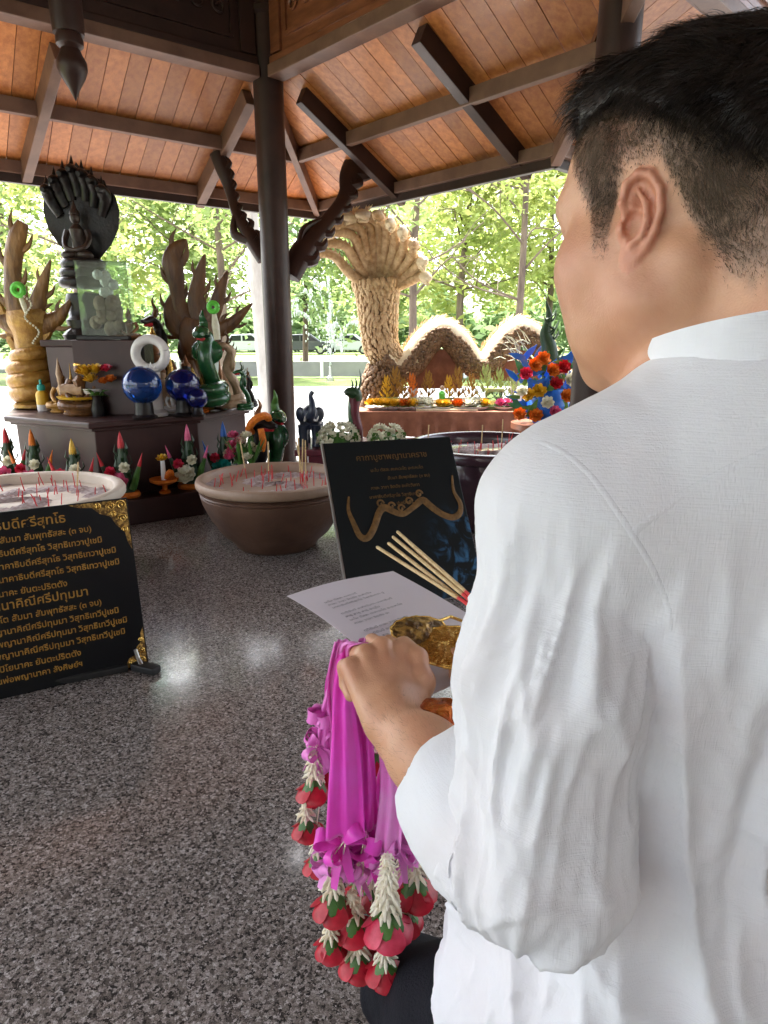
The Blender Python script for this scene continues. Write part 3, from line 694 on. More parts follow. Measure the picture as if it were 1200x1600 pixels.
# ---- glass case with stones
def glass_case():
    b = atY(172, 520, 4.0); b.z = ZR + .004; y0 = 4.0
    t = thing('glass_case', 'clear glass case holding brown rock in front of the hooded statue', 'glass case', (b.x, 4.0, ZR + .002))
    w_, d_, h_ = .27, .20, .40; zb = ZR + .025; c = Vector((b.x, 4.0, 0))
    MB().box((c.x, c.y + .0, ZR + .012), (w_ + .03, d_ + .03, .02)).build('case_base', 'black_stone', t, smooth=False, bevel=.003)
    rm = Matrix.Rotation(R(14), 3, 'Z')
    for nm, cc, dd in (('pane', (0, -d_ / 2, h_ / 2), (w_, .005, h_)), ('pane', (0, d_ / 2, h_ / 2), (w_, .005, h_)), ('pane', (-w_ / 2, 0, h_ / 2), (.005, d_ - .006, h_)), ('pane', (w_ / 2, 0, h_ / 2), (.005, d_ - .006, h_)), ('pane', (0, 0, h_ + .003), (w_ + .005, d_ + .005, .005))):
        MB().box(c + Vector((0, 0, zb)) + rm @ Vector(cc), dd, rm).build(nm, 'clear_glass', t, smooth=False)
    m = MB(); v = []
    rs = random.Random(3)
    for k in range(16):
        m.ell(c + rm @ Vector((rs.uniform(-.08, .08), rs.uniform(-.05, .05), 0)) + Vector((0, 0, zb + .03 + .17 * rs.random())), (rs.uniform(.03, .05), rs.uniform(.03, .045), rs.uniform(.03, .05)), 8, 6)
    rk = m.build('rock', 'pale_stone', t)
    m = MB()
    for k in range(9): m.ell(c + rm @ Vector((rs.uniform(-.06, .06), rs.uniform(-.04, .04), 0)) + Vector((0, 0, zb + .24 + .10 * rs.random())), (.03, .03, .03), 7, 5)
    m.build('white_rock', 'marble', t)
glass_case()
# the riser needs a front ledge for the case
MB().box((atY(172, 520, 4.0).x, 4.0, (ZA + ZR) / 2), (.36, .25, ZR - ZA)).build('riser_ledge', 'altar_wood', bpy.data.objects['riser_box'], smooth=False, bevel=.006)

# ---- carved wooden flame serpents
def flame(m, pts, rads, flat=.45):
    P_ = smooth_path(pts, 6); m.tube(P_, rads, 10, sx=1.0, sy=flat, up=(0, -1, 0)); n_ = len(P_)
    for i in range(4, n_ - 4, 4):                              # little curling side flames
        tn = (P_[i + 1] - P_[i - 1]).normalized(); sd_ = Vector((0, -1, 0)).cross(tn).normalized() * (1 if (i // 4) % 2 else -1); r = lerpl(rads, i / (n_ - 1)); o = P_[i] + sd_ * r * .75
        m.tube(smooth_path([o, o + sd_ * r * .55 + tn * r * .7, o + sd_ * r * .75 + tn * r * 1.9], 3), [r * .38, r * .28, .002], 7, sx=1.0, sy=.6, up=(0, -1, 0))
def gold_coil():
    b = atz(46, 640, ZA); Y = b.y + .12; b = Vector((b.x, Y, ZA))
    t = thing('serpent_carving', 'tall golden wooden serpent carving coiled at its foot with flame horns', 'carving', b, 0, 'carved wooden flame serpents')
    Q = lambda px, py, dy=0: atY(px, py, Y + dy)
    m = MB(); hel = []
    for a in np.linspace(0, 6.283 * 4.2, 110):
        u = a / (6.283 * 4.2); r = .125 - .035 * u + .012 * math.sin(a * 1.3); hel.append(b + Vector((math.cos(a) * r, math.sin(a) * r, .05 + .32 * u)))
    m.tube(hel, [.058, .055, .052, .05, .045], 12); m.build('coil', 'gold_wood', t)
    MB().lathe([(.12, 0), (.15, .01), (.15, .03), (.10, .05), (.085, .3), (.08, .36)], b, 18).build('core', 'gold_wood', t)
    m = MB(); flame(m, [b + Vector((0, 0, .30)), Q(48, 540), Q(45, 510), Q(40, 485)], [.10, .095, .10, .13, .12], .75); m.build('neck', 'gold_wood', t)
    m = MB(); flame(m, [Q(32, 500), Q(22, 460), Q(20, 415), Q(26, 375), Q(36, 347)], [.09, .065, .055, .06, .058, .035], .5); m.build('flame_horn', 'gold_brown', t)
    m = MB(); flame(m, [Q(50, 505), Q(60, 470), Q(68, 440), Q(79, 406)], [.07, .055, .036, .005], .5); m.build('flame_horn', 'gold_brown', t)
    m = MB(); flame(m, [Q(45, 515), Q(75, 505), Q(95, 492), Q(112, 466)], [.08, .062, .040, .006], .55); m.build('flame_horn', 'gold_brown', t)
    m = MB(); flame(m, [Q(40, 515), Q(15, 505), Q(-10, 490), Q(-22, 450)], [.08, .062, .040, .006], .55); m.build('flame_horn', 'gold_brown', t)
    tt = thing('ring_garland', 'bright green ring garland hung on the golden coiled carving', 'garland', Q(30, 500, -.1), 0, 'green ring garlands')
    c = Q(30, 453, -.10); m = MB(); m.tube([c + Vector((math.cos(a) * .03, -.012, math.sin(a) * .03)) for a in np.linspace(0, 6.283, 22)], .019, 8); m.build('flower_ring', 'green_bright', tt)
    m = MB(); m.tube([c + Vector((0, 0, -.03)), c + Vector((.015, 0, -.09)), c + Vector((.025, 0, -.14))], [.012, .014, .018, .01], 7); m.build('tassel', 'petal_white', tt)
    m = MB(); rs = random.Random(1)
    for k in range(22): m.ell(c + Vector((.04 + .03 * math.sin(k * .5) + .002 * k, -.03, -.04 - .013 * k)), .0075, 6, 4)
    m.build('bead_string', 'petal_white', tt)['kind'] = 'stuff'
gold_coil()
def flame_carving():
    Y = 4.35; b = atY(300, 600, Y); b.z = ZA
    t = thing('serpent_carving', 'brown wooden carving with four upright flame spikes', 'carving', b, 0, 'carved wooden flame serpents')
    Q = lambda px, py, dy=0: atY(px, py, Y + dy)
    MB().lathe([(.12, 0), (.13, .02), (.10, .05), (.06, .12), (.055, .3)], b, 14).build('stand', 'brown_wood', t)
    m = MB(); flame(m, [b + Vector((0, 0, .2)), Q(303, 555), Q(308, 525), Q(312, 500)], [.06, .07, .11, .13, .10], .6); m.build('body', 'brown_wood', t)
    for pts, r in (([Q(305, 520), Q(282, 480), Q(275, 440), Q(270, 400), Q(291, 374)], [.07, .055, .045, .055, .07, .05, .006]),
                   ([Q(312, 515), Q(306, 470), Q(312, 430), Q(320, 397)], [.065, .055, .04, .005]),
                   ([Q(320, 515), Q(336, 480), Q(345, 450), Q(356, 424)], [.06, .05, .034, .008]),
                   ([Q(330, 520), Q(358, 508), Q(374, 494), Q(394, 474)], [.055, .042, .03, .005]),
                   ([Q(298, 525), Q(272, 510), Q(265, 480), Q(272, 455)], [.06, .05, .04, .006])):
        m = MB(); flame(m, pts, r, .45); m.build('flame_spike', 'brown_wood', t)
flame_carving()

# ---- small serpent statuettes
def naga_statue(label, base, h, mat, crest, lean=0, mouth='red', name='serpent_statue', group=None, fat=1.0, coil=True, hood=True, facing=0):
    t = thing(name, label, 'statue', base, facing, group)
    r = .055 * h * fat; m = MB()
    if coil:
        hel = [Vector((math.cos(a) * (h * .15 - h * .012 * a / 6), math.sin(a) * (h * .15 - h * .012 * a / 6), r + a / 6.283 * r * 1.3)) for a in np.linspace(0, 6.283 * 2.1, 44)]
        m.tube(hel, [r * .6, r, r, r * .9], 9); z0 = r * 3.4
        m.build('coil', mat, t, world=False); m = MB()
    else:
        m.lathe([(h * .16, 0), (h * .165, h * .03), (h * .12, h * .05), (h * .1, h * .1)], (0, 0, 0), 14); m.build('plinth', mat, t, world=False); m = MB(); z0 = h * .06
    neck = smooth_path([(h * .10, .0, z0), (h * .06 + lean * .3, 0, h * .32), (-h * .05 + lean * .6, 0, h * .52), (lean, 0, h * .70), (lean - h * .06, 0, h * .78)], 5)
    m.tube(neck, [r * 1.2, r * 1.15, r * 1.1, r * 1.2, r * .9], 10); m.build('body', mat, t, world=False)
    m = MB(); hx = lean - h * .08
    m.tube(smooth_path([(hx + h * .05, 0, h * .76), (hx - h * .02, 0, h * .79), (hx - h * .10, 0, h * .77), (hx - h * .15, 0, h * .775)], 4), [r * 1.0, r * 1.15, r * .8, r * .35], 9, sy=.8); hd = m.build('head', mat, t, world=False)
    m = MB(); m.tube([(hx - h * .02, 0, h * .745), (hx - h * .11, 0, h * .735)], [r * .6, r * .25], 8); m.build('jaw', mouth, hd, world=False)
    m = MB(); m.tube(smooth_path([(hx + h * .02, 0, h * .80), (hx + h * .05, 0, h * .88), (hx + h * .02, 0, h * .94), (hx + h * .05, 0, h)], 4), [r * .75, r * .6, r * .35, .002], 8, sy=.5)
    for k in range(3): m.tube(smooth_path([(hx + h * (.03 + .03 * k), 0, h * (.80 - .05 * k)), (hx + h * (.08 + .03 * k), 0, h * (.84 - .05 * k)), (hx + h * (.09 + .03 * k), 0, h * (.90 - .06 * k))], 3), [r * .5, r * .35, .002], 6, sy=.5)
    m.build('crest', crest, t, world=False)
    if hood:
        m = MB(); m.ell((lean * .8, 0, h * .60), (r * .8, r * 2.3, h * .13), 12, 8); m.build('hood', mat, t, world=False)
    return t
def on_altar(px, py): p = atz(px, py, ZA); return p
naga_statue('dark green hooded serpent statue with a green ring garland, beside the flame carving', Vector((atY(328, 620, 4.02).x, 4.02, ZA)), .60, 'green_glaze', 'green_glaze', 0, fat=1.35, group='serpent statues on the altar', facing=R(80))
naga_statue('pale tan horned serpent statue with raised head, near the altar end', Vector((atY(360, 610, 4.1).x, 4.1, ZA)), .50, 'skin_stone', 'brown_wood', .02, fat=.9, group='serpent statues on the altar', facing=R(30))
naga_statue('small slim green serpent statue nearest the corner column', Vector((atY(382, 610, 4.05).x, 4.05, ZA)), .31, 'green_glaze', 'leaf_dark', 0, fat=.8, group='serpent statues on the altar', facing=R(40))
naga_statue('small dark serpent statue with pointed crest, behind the white ring', Vector((atY(252, 560, 4.35).x, 4.35, ZA)), .70, 'black_stone', 'brown_wood', 0, fat=.7, group='serpent statues on the altar', facing=R(70))
tt = thing('ring_garland', 'bright green ring garland hung on the dark green serpent statue', 'garland', (atY(333, 480, 3.9).x, 3.9, ZA + .38), 0, 'green ring garlands')
c = atY(333, 480, 3.92); m = MB(); m.tube([c + Vector((math.cos(a) * .024, 0, math.sin(a) * .024)) for a in np.linspace(0, 6.283, 22)], .015, 8); m.build('flower_ring', 'green_bright', tt)
m = MB(); m.tube([c + Vector((0, .01, -.02)), c + Vector((0, .03, -.10)), c + Vector((.005, .03, -.18))], [.01, .016, .03, .02], 8); m.build('tassel', 'petal_white', tt)

# ---- seated bronze figures
def seated(label, base, h, mat, hat='bronze'):
    t = thing('seated_figure', label, 'statue', base, 0, 'small seated figures on the altar')
    s = h; m = MB()
    m.ell((0, 0, .17 * s), (.30 * s, .22 * s, .09 * s)); 
    for q in (-1, 1): m.tube(smooth_path([(q * .10 * s, -.02 * s, .2 * s), (q * .30 * s, -.12 * s, .17 * s), (q * .14 * s, -.22 * s, .15 * s), (-q * .06 * s, -.22 * s, .15 * s)], 4), [.08 * s, .085 * s, .06 * s, .04 * s], 8)
    m.tube([(0, 0, .2 * s), (0, .01 * s, .38 * s), (0, 0, .56 * s), (0, 0, .66 * s)], [.15 * s, .13 * s, .17 * s, .06 * s], 12, sy=.7)
    for q in (-1, 1): m.tube(smooth_path([(q * .17 * s, 0, .56 * s), (q * .23 * s, -.04 * s, .42 * s), (q * .15 * s, -.16 * s, .3 * s), (q * .06 * s, -.2 * s, .25 * s)], 4), [.06 * s, .05 * s, .04 * s, .03 * s], 8)
    m.ell((0, -.01 * s, .74 * s), (.085 * s, .095 * s, .11 * s)); m.build('figure', mat, t, world=False)
    MB().lathe([(.088 * s, .78 * s), (.09 * s, .82 * s), (.05 * s, .86 * s), (.03 * s, .92 * s), (.0006, s)], (0, 0, 0), 12).build('headdress', hat, t, world=False)
    MB().lathe([(.3 * s, 0), (.33 * s, .03 * s), (.28 * s, .06 * s), (.3 * s, .1 * s), (.2 * s, .12 * s)], (0, 0, 0), 16).build('base', mat, t, world=False)
    return t
seated('red brown seated figure beside the glass case', Vector((atY(203, 545, 3.95).x, 3.98, ZR - .015)), .20, 'bronze')
seated('gold and brown seated figure in front of the riser box', Vector((atY(135, 585, 3.98).x, 3.90, ZA)), .36, 'brown_wood', 'gold')
seated('dark seated figure beside the white ring stone', Vector((atY(288, 560, 4.2).x, 4.22, ZA)), .34, 'black_stone')
seated('tall gold seated figure between ring stone and flame carving', Vector((atY(240, 540, 4.28).x, 4.28, ZA)), .52, 'bronze', 'gold')
# a ledge under the red-brown figure
MB().box((atY(203, 545, 3.95).x + .02, 3.98, (ZA + ZR - .015) / 2), (.16, .16, ZR - .015 - ZA)).build('riser_ledge', 'black_stone', bpy.data.objects['riser_box'], smooth=False, bevel=.006)

# ---- crystal balls, ring stone
def ball(label, px, py, r, mat, Y):
    c = atY(px, py, Y); t = thing('crystal_ball', label, 'crystal ball', (c.x, c.y, ZA), 0, 'glass balls on the altar')
    zc = max(c.z, ZA + r + .02)
    MB().ell((c.x, c.y, zc), r, 36, 24).build('ball', mat, t)
    MB().lathe([(r * .62, 0), (r * .68, .012), (r * .5, .025), (r * .45, zc - ZA - r * .86)], (c.x, c.y, ZA), 20).build('ring_stand', 'black_stone', t)
ball('bright blue crystal ball on a black ring stand', 222, 602, .105, 'blue_glass', 3.70)
ball('dark navy crystal ball behind the white glass stand', 285, 602, .095, 'navy_glass', 3.82)
ball('small dark navy ball at the foot of the green serpent', 308, 622, .06, 'navy_glass', 3.80)
c = atY(235, 553, 3.84); t = thing('ring_stone', 'white marble ring stone behind the blue crystal ball', 'ring stone', (c.x, c.y, ZA))
m = MB(); rm = Matrix.Rotation(R(-12), 3, 'Y'); m.tube([c + rm @ Vector((math.cos(a) * .085, 0, math.sin(a) * .082)) for a in np.linspace(0, 6.283, 40)], .034, 14, sx=1.0, sy=.8); m.build('ring', 'marble', t)
MB().lathe([(.07, 0), (.075, .02), (.05, .04), (.045, c.z - ZA - .10), (.06, c.z - ZA - .09)], (c.x, c.y, ZA), 16).build('stand', 'marble', t)
m = MB()
for k in range(8):
    a = k * math.pi / 4; m.cone((c.x + .03, c.y - .10, c.z - .085), (c.x + .03 + math.cos(a) * .045, c.y - .10, c.z - .085 + math.sin(a) * .045), .012)
m.build('crystal_star', 'white', t)
c = atz(257, 641, ZA); t = thing('glass_stand', 'little white pedestal cup with a clear blue top', 'pedestal cup', c)
MB().lathe([(.024, 0), (.024, .012), (.012, .022), (.012, .04), (.040, .05), (.040, .056), (.0005, .056)], c, 18).build('cup', 'white', t)
MB().ell(c + Vector((0, 0, .082)), (.024, .024, .026), 14, 10).build('blue_ball', 'navy_glass', t)

# ---- yellow pedestal tray with rolls
c = atz(131, 648, ZA); t = thing('pedestal_tray', 'yellow pedestal tray carrying rolled offerings', 'tray', c)
MB().lathe([(.052, 0), (.055, .012), (.045, .02), (.034, .05), (.03, .075), (.06, .088), (.125, .098), (.135, .112), (.125, .108), (.06, .1), (.0005, .1)], c, 28).build('tray', 'yellow', t)
tt = thing('offering_roll', 'pale rolled bundle lying on the yellow pedestal tray', 'bundle', c + Vector((0, 0, .108)))
m = MB(); m.tube([c + Vector((-.10, -.01, .145)), c + Vector((.02, -.01, .145))], .036, 14); m.build('roll', 'skin_stone', tt)
MB().lathe([(.03, 0), (.055, .02), (.06, .045), (.055, .04), (.0005, .03)], c + Vector((.075, 0, .109)), 16).build('cup', 'marble', tt)
# bottle
c = atz(69, 642, ZA); t = thing('bottle', 'small yellow bottle with a teal cap beside the golden carving', 'bottle', c)
MB().lathe([(.034, 0), (.037, .01), (.037, .035), (.037, .04)], c, 20).build('foot_glass', 'marble', t)
MB().lathe([(.0372, .041), (.0372, .105), (.03, .118), (.016, .128)], c, 20).build('body', 'yellow', t)
MB().lathe([(.02, .126), (.024, .14), (.02, .16), (.008, .165), (.007, .19), (.0005, .192)], c, 16).build('cap', 'teal', t)
# turned candle stand
c = atz(100, 645, ZA); t = thing('candle_stand', 'turned brown candle stand beside the yellow tray', 'candle stand', c)
MB().lathe([(.03, 0), (.032, .01), (.02, .02), (.028, .035), (.018, .05), (.028, .065), (.018, .08), (.03, .095), (.0005, .1)], c, 16).build('stand', 'bronze', t)
MB().lathe([(.012, .1), (.014, .2), (.02, .23), (.006, .3), (.0005, .33)], c, 12).build('figure_top', 'skin_stone', t)
# green cloth
m = MB(); g_ = []
for i in range(15):
    row = []
    for j in range(9):
        p = atz(345 + 48 * i / 14, 642 - 10 * i / 14, ZA) + Vector((0, .16 * j / 8, 0)); p.z = ZA + .02 + .014 * math.sin(i * 1.7 + j) + .012 * math.sin(j * 2.1 + i * .6); row.append(p)
    g_.append(row)
pm('mint_cloth', (.25, .45, .33), (.12, .30, .22), scale=18, rough=.6)
tag(m.sheet(g_, .006).build('folded_cloth', 'mint_cloth'), 'mint green folded cloth on the altar corner', 'cloth')
c = atz(350, 628, ZA); c.y += .06; t = thing('lidded_jar', 'tan rounded jar with a red band beside the green serpent', 'jar', c)
MB().lathe([(.04, 0), (.06, .02), (.062, .04)], c, 18).build('foot_band', 'red', t); MB().lathe([(.06, .04), (.058, .09), (.045, .14), (.03, .18), (.022, .24), (.0005, .26)], c, 18).build('jar_body', 'skin_stone', t)

# ---- flowers
def petals(m, c, r, n, tilt, w_, rs, up=Vector((0, 0, 1)), curl=.3):
    a0 = rs.uniform(0, 6.28); x, y, z = frame_from(up, (0, 1, .01))
    for k in range(n):
        a = a0 + 6.283 * k / n + rs.uniform(-.15, .15); d = x * math.cos(a) + y * math.sin(a); s_ = z.cross(d)
        g = []
        for i in range(4):
            u = i / 3; out = d * (math.cos(tilt) * r * u) + z * (math.sin(tilt) * r * u + curl * r * u * u); wd = w_ * r * math.sin(math.pi * (.12 + .80 * u))
            g.append([c + out + s_ * wd * q + z * (abs(q) * .12 * r) for q in (-1, 0, 1)])
        m.sheet(g)
def rosette(name, c, r, mat, parent, rs, up=Vector((0, -.4, 1)), layers=((8, .15, .45), (7, .55, .42), (5, .95, .38), (3, 1.25, .3))):
    m = MB()
    for n, tilt, w_ in layers: petals(m, c, r * (1.1 - .25 * tilt), n, tilt, w_, rs, up.normalized())
    m.ell(c + up.normalized() * r * .15, r * .3, 8, 6)
    return m.build(name, mat, parent)
rs = random.Random(11)
def bouquet(label, c, r, items, leaves=True):
    t = thing('flower_bunch', label, 'flowers', c, 0, 'flower bunches on the altar')
    for dx, dy, dz, rr, mat in items: rosette('blossom', Vector(c) + Vector((dx, dy, dz)), rr, mat, t, rs)
    if leaves:
        m = MB()
        for k in range(7):
            a = rs.uniform(0, 6.28); e = Vector(c) + Vector((math.cos(a) * r, math.sin(a) * r * .5, r * rs.uniform(.1, .7))); m.tube([c, (Vector(c) + e) / 2 + Vector((0, 0, .02)), e], [.006, .014, .002], 6, sy=.3)
        m.build('stems', 'leaf_mid', t)
    return t
c = atz(185, 641, ZA); bouquet('pink blossoms lying on the altar edge under the blue ball', c, .06, [(-.03, 0, .03, .035, 'pink'), (.03, 0, .03, .035, 'pink'), (0, .01, .075, .035, 'pink'), (.0, -.02, .03, .03, 'pink')], False)
c = atY(150, 605, 3.82); c.z = ZA + .10; bouquet('orange and yellow blossoms above the yellow tray', c, .10, [(-.05, 0, .14, .05, 'yellow'), (.01, 0, .15, .045, 'yellow'), (.07, 0, .16, .034, 'rose_pink'), (.09, 0, .10, .034, 'orange'), (.05, 0, .09, .03, 'orange'), (-.02, -.01, .10, .04, 'yellow')])
MB().lathe([(.035, -.10), (.04, -.06), (.025, 0), (.035, .02)], c, 14).build('vase', 'black_stone', bpy.data.objects[[o.name for o in bpy.data.objects if o.name.startswith('flower_bunch')][-1]])

# ---- leaf cone offerings on the step
def step_point(px, off=.105):
    """a place on the step in front of the cabinet face that shows at this column of the photo"""
    d = ray(px, 700); dd = Vector((d.x, d.y))
    for i in range(3):
        a, b_ = A_[i], A_[i + 1]; e = Vector((b_.x - a.x, b_.y - a.y)); k = dd.x * e.y - dd.y * e.x
        tt_ = (a.x * e.y - a.y * e.x) / k; u = (dd.x * a.y - dd.y * a.x) / -k if abs(k) > 1e-9 else 0
        p = dd * tt_; u = (p - Vector((a.x, a.y))).dot(e) / e.length_squared
        if -.05 <= u <= 1.02 or i == 2:
            n = Vector((e.y, -e.x)).normalized(); n = n if n.dot(dd) < 0 else -n
            q = p * (1 - .0) + n * (off - .04); return Vector((q.x, q.y, ZS))
def bai_sri(px, py, tipmat, label, h=.36, flower='pink', side=True, base='orange', gold=False, z=ZS, name='leaf_cone_offering'):
    c = step_point(px); t = thing(name, label, 'offering', c, 0, 'leaf cone offerings along the altar step')
    m = MB(); k = 0
    m.lathe([(.05, .02), (.045, h * .25), (.028, h * .55), (.018, h * .78)], c, 12)
    for i in range(14):
        a = i * 2.4; zz = h * (.12 + .6 * i / 14); r = .05 * (1 - .75 * i / 14); p = c + Vector((math.cos(a) * r, math.sin(a) * r, zz)); m.tube([p, p + Vector((math.cos(a) * .02, math.sin(a) * .02, .03)), p + Vector((math.cos(a) * .012, math.sin(a) * .012, .07))], [.008, .012, .001], 5, sy=.4)
    m.build('leaf_cone', 'leaf_dark', t)
    MB().lathe([(.019, h * .76), (.017, h * .84), (.010, h * .94), (.0005, h * 1.02)], c, 10).build('tip', tipmat, t)
    if side:
        for q in (-1, 1):
            b_ = c + Vector((q * .05, -.02, .05)); e = c + Vector((q * .10, -.03, h * .50)); m = MB(); m.tube([b_, (b_ + e) / 2, e], [.02, .018, .010], 8); m.build('side_cone', 'leaf_dark' if q < 0 else 'leaf_mid', t)
            MB().tube([e, e + Vector((q * .024, 0, .075))], [.0115, .0008], 8).build('tip', tipmat if tipmat != 'yellow' else 'red', t)
    rosette('blossom', c + Vector((0, -.075, .085)), .058, flower, t, rs, Vector((0, -.8, .6)))
    for q in (-1, 1): rosette('blossom', c + Vector((q * .04, -.07, .165 + .012 * q)), .030, 'petal_white' if q > 0 else 'rose_pink', t, rs, Vector((0, -.9, .4)))
    if base:
        m = MB(); m.tube([c + Vector((math.cos(a) * .062, math.sin(a) * .055, .016)) for a in np.linspace(0, 6.283, 24)], .018, 8); m.build('marigold_ring', base, t)
    return t
bai_sri(28, 752, 'red', 'leaf cone offering with a red tip, leftmost on the altar step', base=None)
bai_sri(68, 752, 'orange', 'leaf cone offering with an orange tip on the altar step', base=None)
bai_sri(129, 756, 'yellow', 'leaf cone offering with a yellow tip on the altar step', h=.33, base=None)
bai_sri(184, 758, 'red', 'leaf cone offering with a red tip above a pink bloom and marigold ring', h=.36, base='orange')
bai_sri(288, 765, 'pink', 'leaf cone offering with a pink tip and white lotus beside the brown bowl', h=.37, flower='petal_white', base='orange')
bai_sri(336, 760, 'blue', 'leaf cone offering with a blue tip behind the brown bowl', h=.36, flower='teal', base=None)
# small green box below one, and a gold pedestal offering
c = step_point(243, .14); t = thing('gold_pedestal', 'small gold pedestal bowl with a yellow flower on the altar step', 'pedestal bowl', c)
MB().lathe([(.03, 0), (.032, .01), (.014, .022), (.014, .045), (.05, .055), (.078, .07), (.08, .085), (.05, .078), (.0005, .076)], c, 20).build('bowl', 'orange', t)
rosette('blossom', c + Vector((0, 0, .19)), .032, 'yellow', t, rs); MB().tube([c + Vector((0, 0, .07)), c + Vector((0, 0, .19))], [.016, .012], 8).build('stem', 'white', t)
m = MB(); m.tube(smooth_path([c + Vector((.0, 0, .08)), c + Vector((.04, 0, .12)), c + Vector((.055, 0, .10))], 4), [.012, .02, .004], 8); m.build('leaf', 'orange', t)
c = atz(196, 792, 0); tag(MB().box(c + Vector((0, 0, .07)), (.13, .08, .10)).build('green_box', 'green_glaze', smooth=False, bevel=.004), 'small dark green box in front of the altar step', 'box')

# ---- further small figures that crowd the altar
seated('orange robed seated figure between navy ball and green serpent', Vector((atY(300, 590, 4.0).x, 4.02, ZA)), .27, 'orange', 'gold')
seated('small golden seated figure beside the teal capped bottle', Vector((atY(90, 590, 4.0).x, 4.04, ZA)), .26, 'gold_wood', 'gold')
seated('small ivory seated figure under the white ring stone', Vector((atY(262, 600, 3.9).x, 3.98, ZA)), .17, 'marble', 'gold')
seated('tan seated figure between the two crystal balls', Vector((atY(252, 575, 4.08).x, 4.08, ZA)), .30, 'skin_stone', 'bronze')
for px, Y, h, mt, lb in ((268, 4.15, .42, 'gold', 'slim golden spire behind the navy ball'), (318, 4.22, .36, 'gold_paint', 'short golden spire beside the green serpent'), (345, 4.25, .34, 'bronze', 'bronze spire behind the pale horned serpent'), (112, 3.97, .30, 'gold_paint', 'small golden spire beside the pale roll')):
    c = Vector((atY(px, 600, Y).x, Y, ZA)); t = thing('golden_spire', lb, 'spire', c, 0, 'small spires on the altar')
    MB().lathe([(h * .20, 0), (h * .20, h * .05), (h * .15, h * .07), (h * .16, h * .14), (h * .11, h * .16)], c, 16).build('base', mt, t)
    MB().lathe([(h * .11, h * .16), (h * .14, h * .24), (h * .11, h * .38), (h * .06, h * .46), (h * .07, h * .50), (h * .045, h * .56), (h * .05, h * .6), (h * .02, h * .75), (.0006, h)], c, 16).build('spire', mt, t)
naga_statue('small dark serpent statue at the altar end behind the green cloth', Vector((atY(392, 620, 3.98).x - .05, 4.2, ZA)), .26, 'black_stone', 'bronze', 0, fat=.9, group='serpent statues on the altar', facing=R(60))
# ================================================================ incense bowls
def incense_bowl(label, c, Rr, h, mat, key, groove=True, nst=34, seed=1, what=''):
    t = thing('incense_bowl', label, 'bowl', c, 0, 'large incense bowls')
    prof = [(Rr * .50, 0), (Rr * .54, .012), (Rr * .56, .03), (Rr * .70, h * .22), (Rr * .84, h * .45), (Rr * .925, h * .66), (Rr * .945, h * .74)]
    if groove: prof += [(Rr * .95, h * .765), (Rr * .938, h * .775), (Rr * .957, h * .80), (Rr * .945, h * .815), (Rr * .965, h * .84)]
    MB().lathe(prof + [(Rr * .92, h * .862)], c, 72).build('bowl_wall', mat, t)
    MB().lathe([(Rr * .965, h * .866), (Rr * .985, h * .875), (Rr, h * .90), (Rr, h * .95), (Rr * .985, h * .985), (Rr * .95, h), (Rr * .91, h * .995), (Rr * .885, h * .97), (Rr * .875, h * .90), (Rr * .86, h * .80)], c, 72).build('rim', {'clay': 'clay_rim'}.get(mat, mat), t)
    rs = random.Random(seed); v = []; f = []; nr, ns = 14, 60
    for i in range(nr + 1):
        for k in range(ns):
            r = Rr * .872 * i / nr + .0005; a = 6.283 * k / ns; v.append(Vector(c) + Vector((math.cos(a) * r, math.sin(a) * r, h * .86 + rs.uniform(-.006, .008) + .012 * math.sin(r * 22 + a * 2))))
    for i in range(nr):
        for k in range(ns): f.append((i * ns + k, i * ns + (k + 1) % ns, (i + 1) * ns + (k + 1) % ns, (i + 1) * ns + k))
    m = MB(); m.add(v, f); m.build('ash_bed', 'ash', t)
    proto = None
    for k in range(nst):
        a = rs.uniform(0, 6.283); r = Rr * .82 * math.sqrt(rs.random()); p = Vector(c) + Vector((math.cos(a) * r, math.sin(a) * r, h * .855))
        L = rs.uniform(.035, .085)
        if proto is None:
            m = MB(); m.tube([(0, 0, 0), (.001, 0, .04), (0, .001, .06)], [.0022, .002, .0018], 5); proto = m.build('incense_stub', 'incense_red', None, world=False); o = proto
        else: o = proto.copy(); COL.objects.link(o)
        o.location = p; o.rotation_euler = (rs.gauss(0, .14), rs.gauss(0, .14), rs.uniform(0, 6.28)); o.scale = (1.1, 1.1, L / .06)
        tag(o, 'burnt red incense stub standing in the ash of the ' + what, 'incense stub', 'red incense stubs in the ' + what)
    return t
incense_bowl('brown clay incense bowl with two grooves under its rim', Vector((-.535, 3.12, 0)), .375, .35, 'clay', 'b', True, 44, 3, 'brown clay bowl')
incense_bowl('cream stone incense bowl behind the prayer board', Vector((-1.60, 2.78, 0)), .44, .355, 'clay_pale', 'p', False, 44, 5, 'cream stone bowl')
incense_bowl('dark purple glazed incense bowl beside the shoulder of the man', Vector((.56, 3.5, 0)), .44, .455, 'glaze_purple', 'g', False, 44, 8, 'dark purple bowl')
def long_incense(label, a, b_, burnt=True):
    t = thing('incense_stick', label, 'incense stick', a, 0, 'tall incense sticks in the bowls'); a = Vector(a); b_ = Vector(b_); k = a + (b_ - a) * .3
    MB().tube([a, k], .002, 6).build('red_handle', 'incense_red', t); MB().tube([k, b_], .0036, 6).build('incense_coating', 'incense_tan', t)
zb = .30
for i, (px0, py0, px1, py1) in enumerate([(470, 760, 466, 684), (472, 762, 473, 686), (476, 760, 463, 690), (478, 762, 477, 688)]):
    a = atz(px0, py0, .30); long_incense(['tan incense stick, leftmost of the tight tuft in the brown bowl', 'tan incense stick, second of the tight tuft in the brown bowl', 'tan incense stick, third of the tight tuft in the brown bowl', 'tan incense stick, rightmost of the tight tuft in the brown bowl'][i], a, atY(px1, py1, a.y + .02))
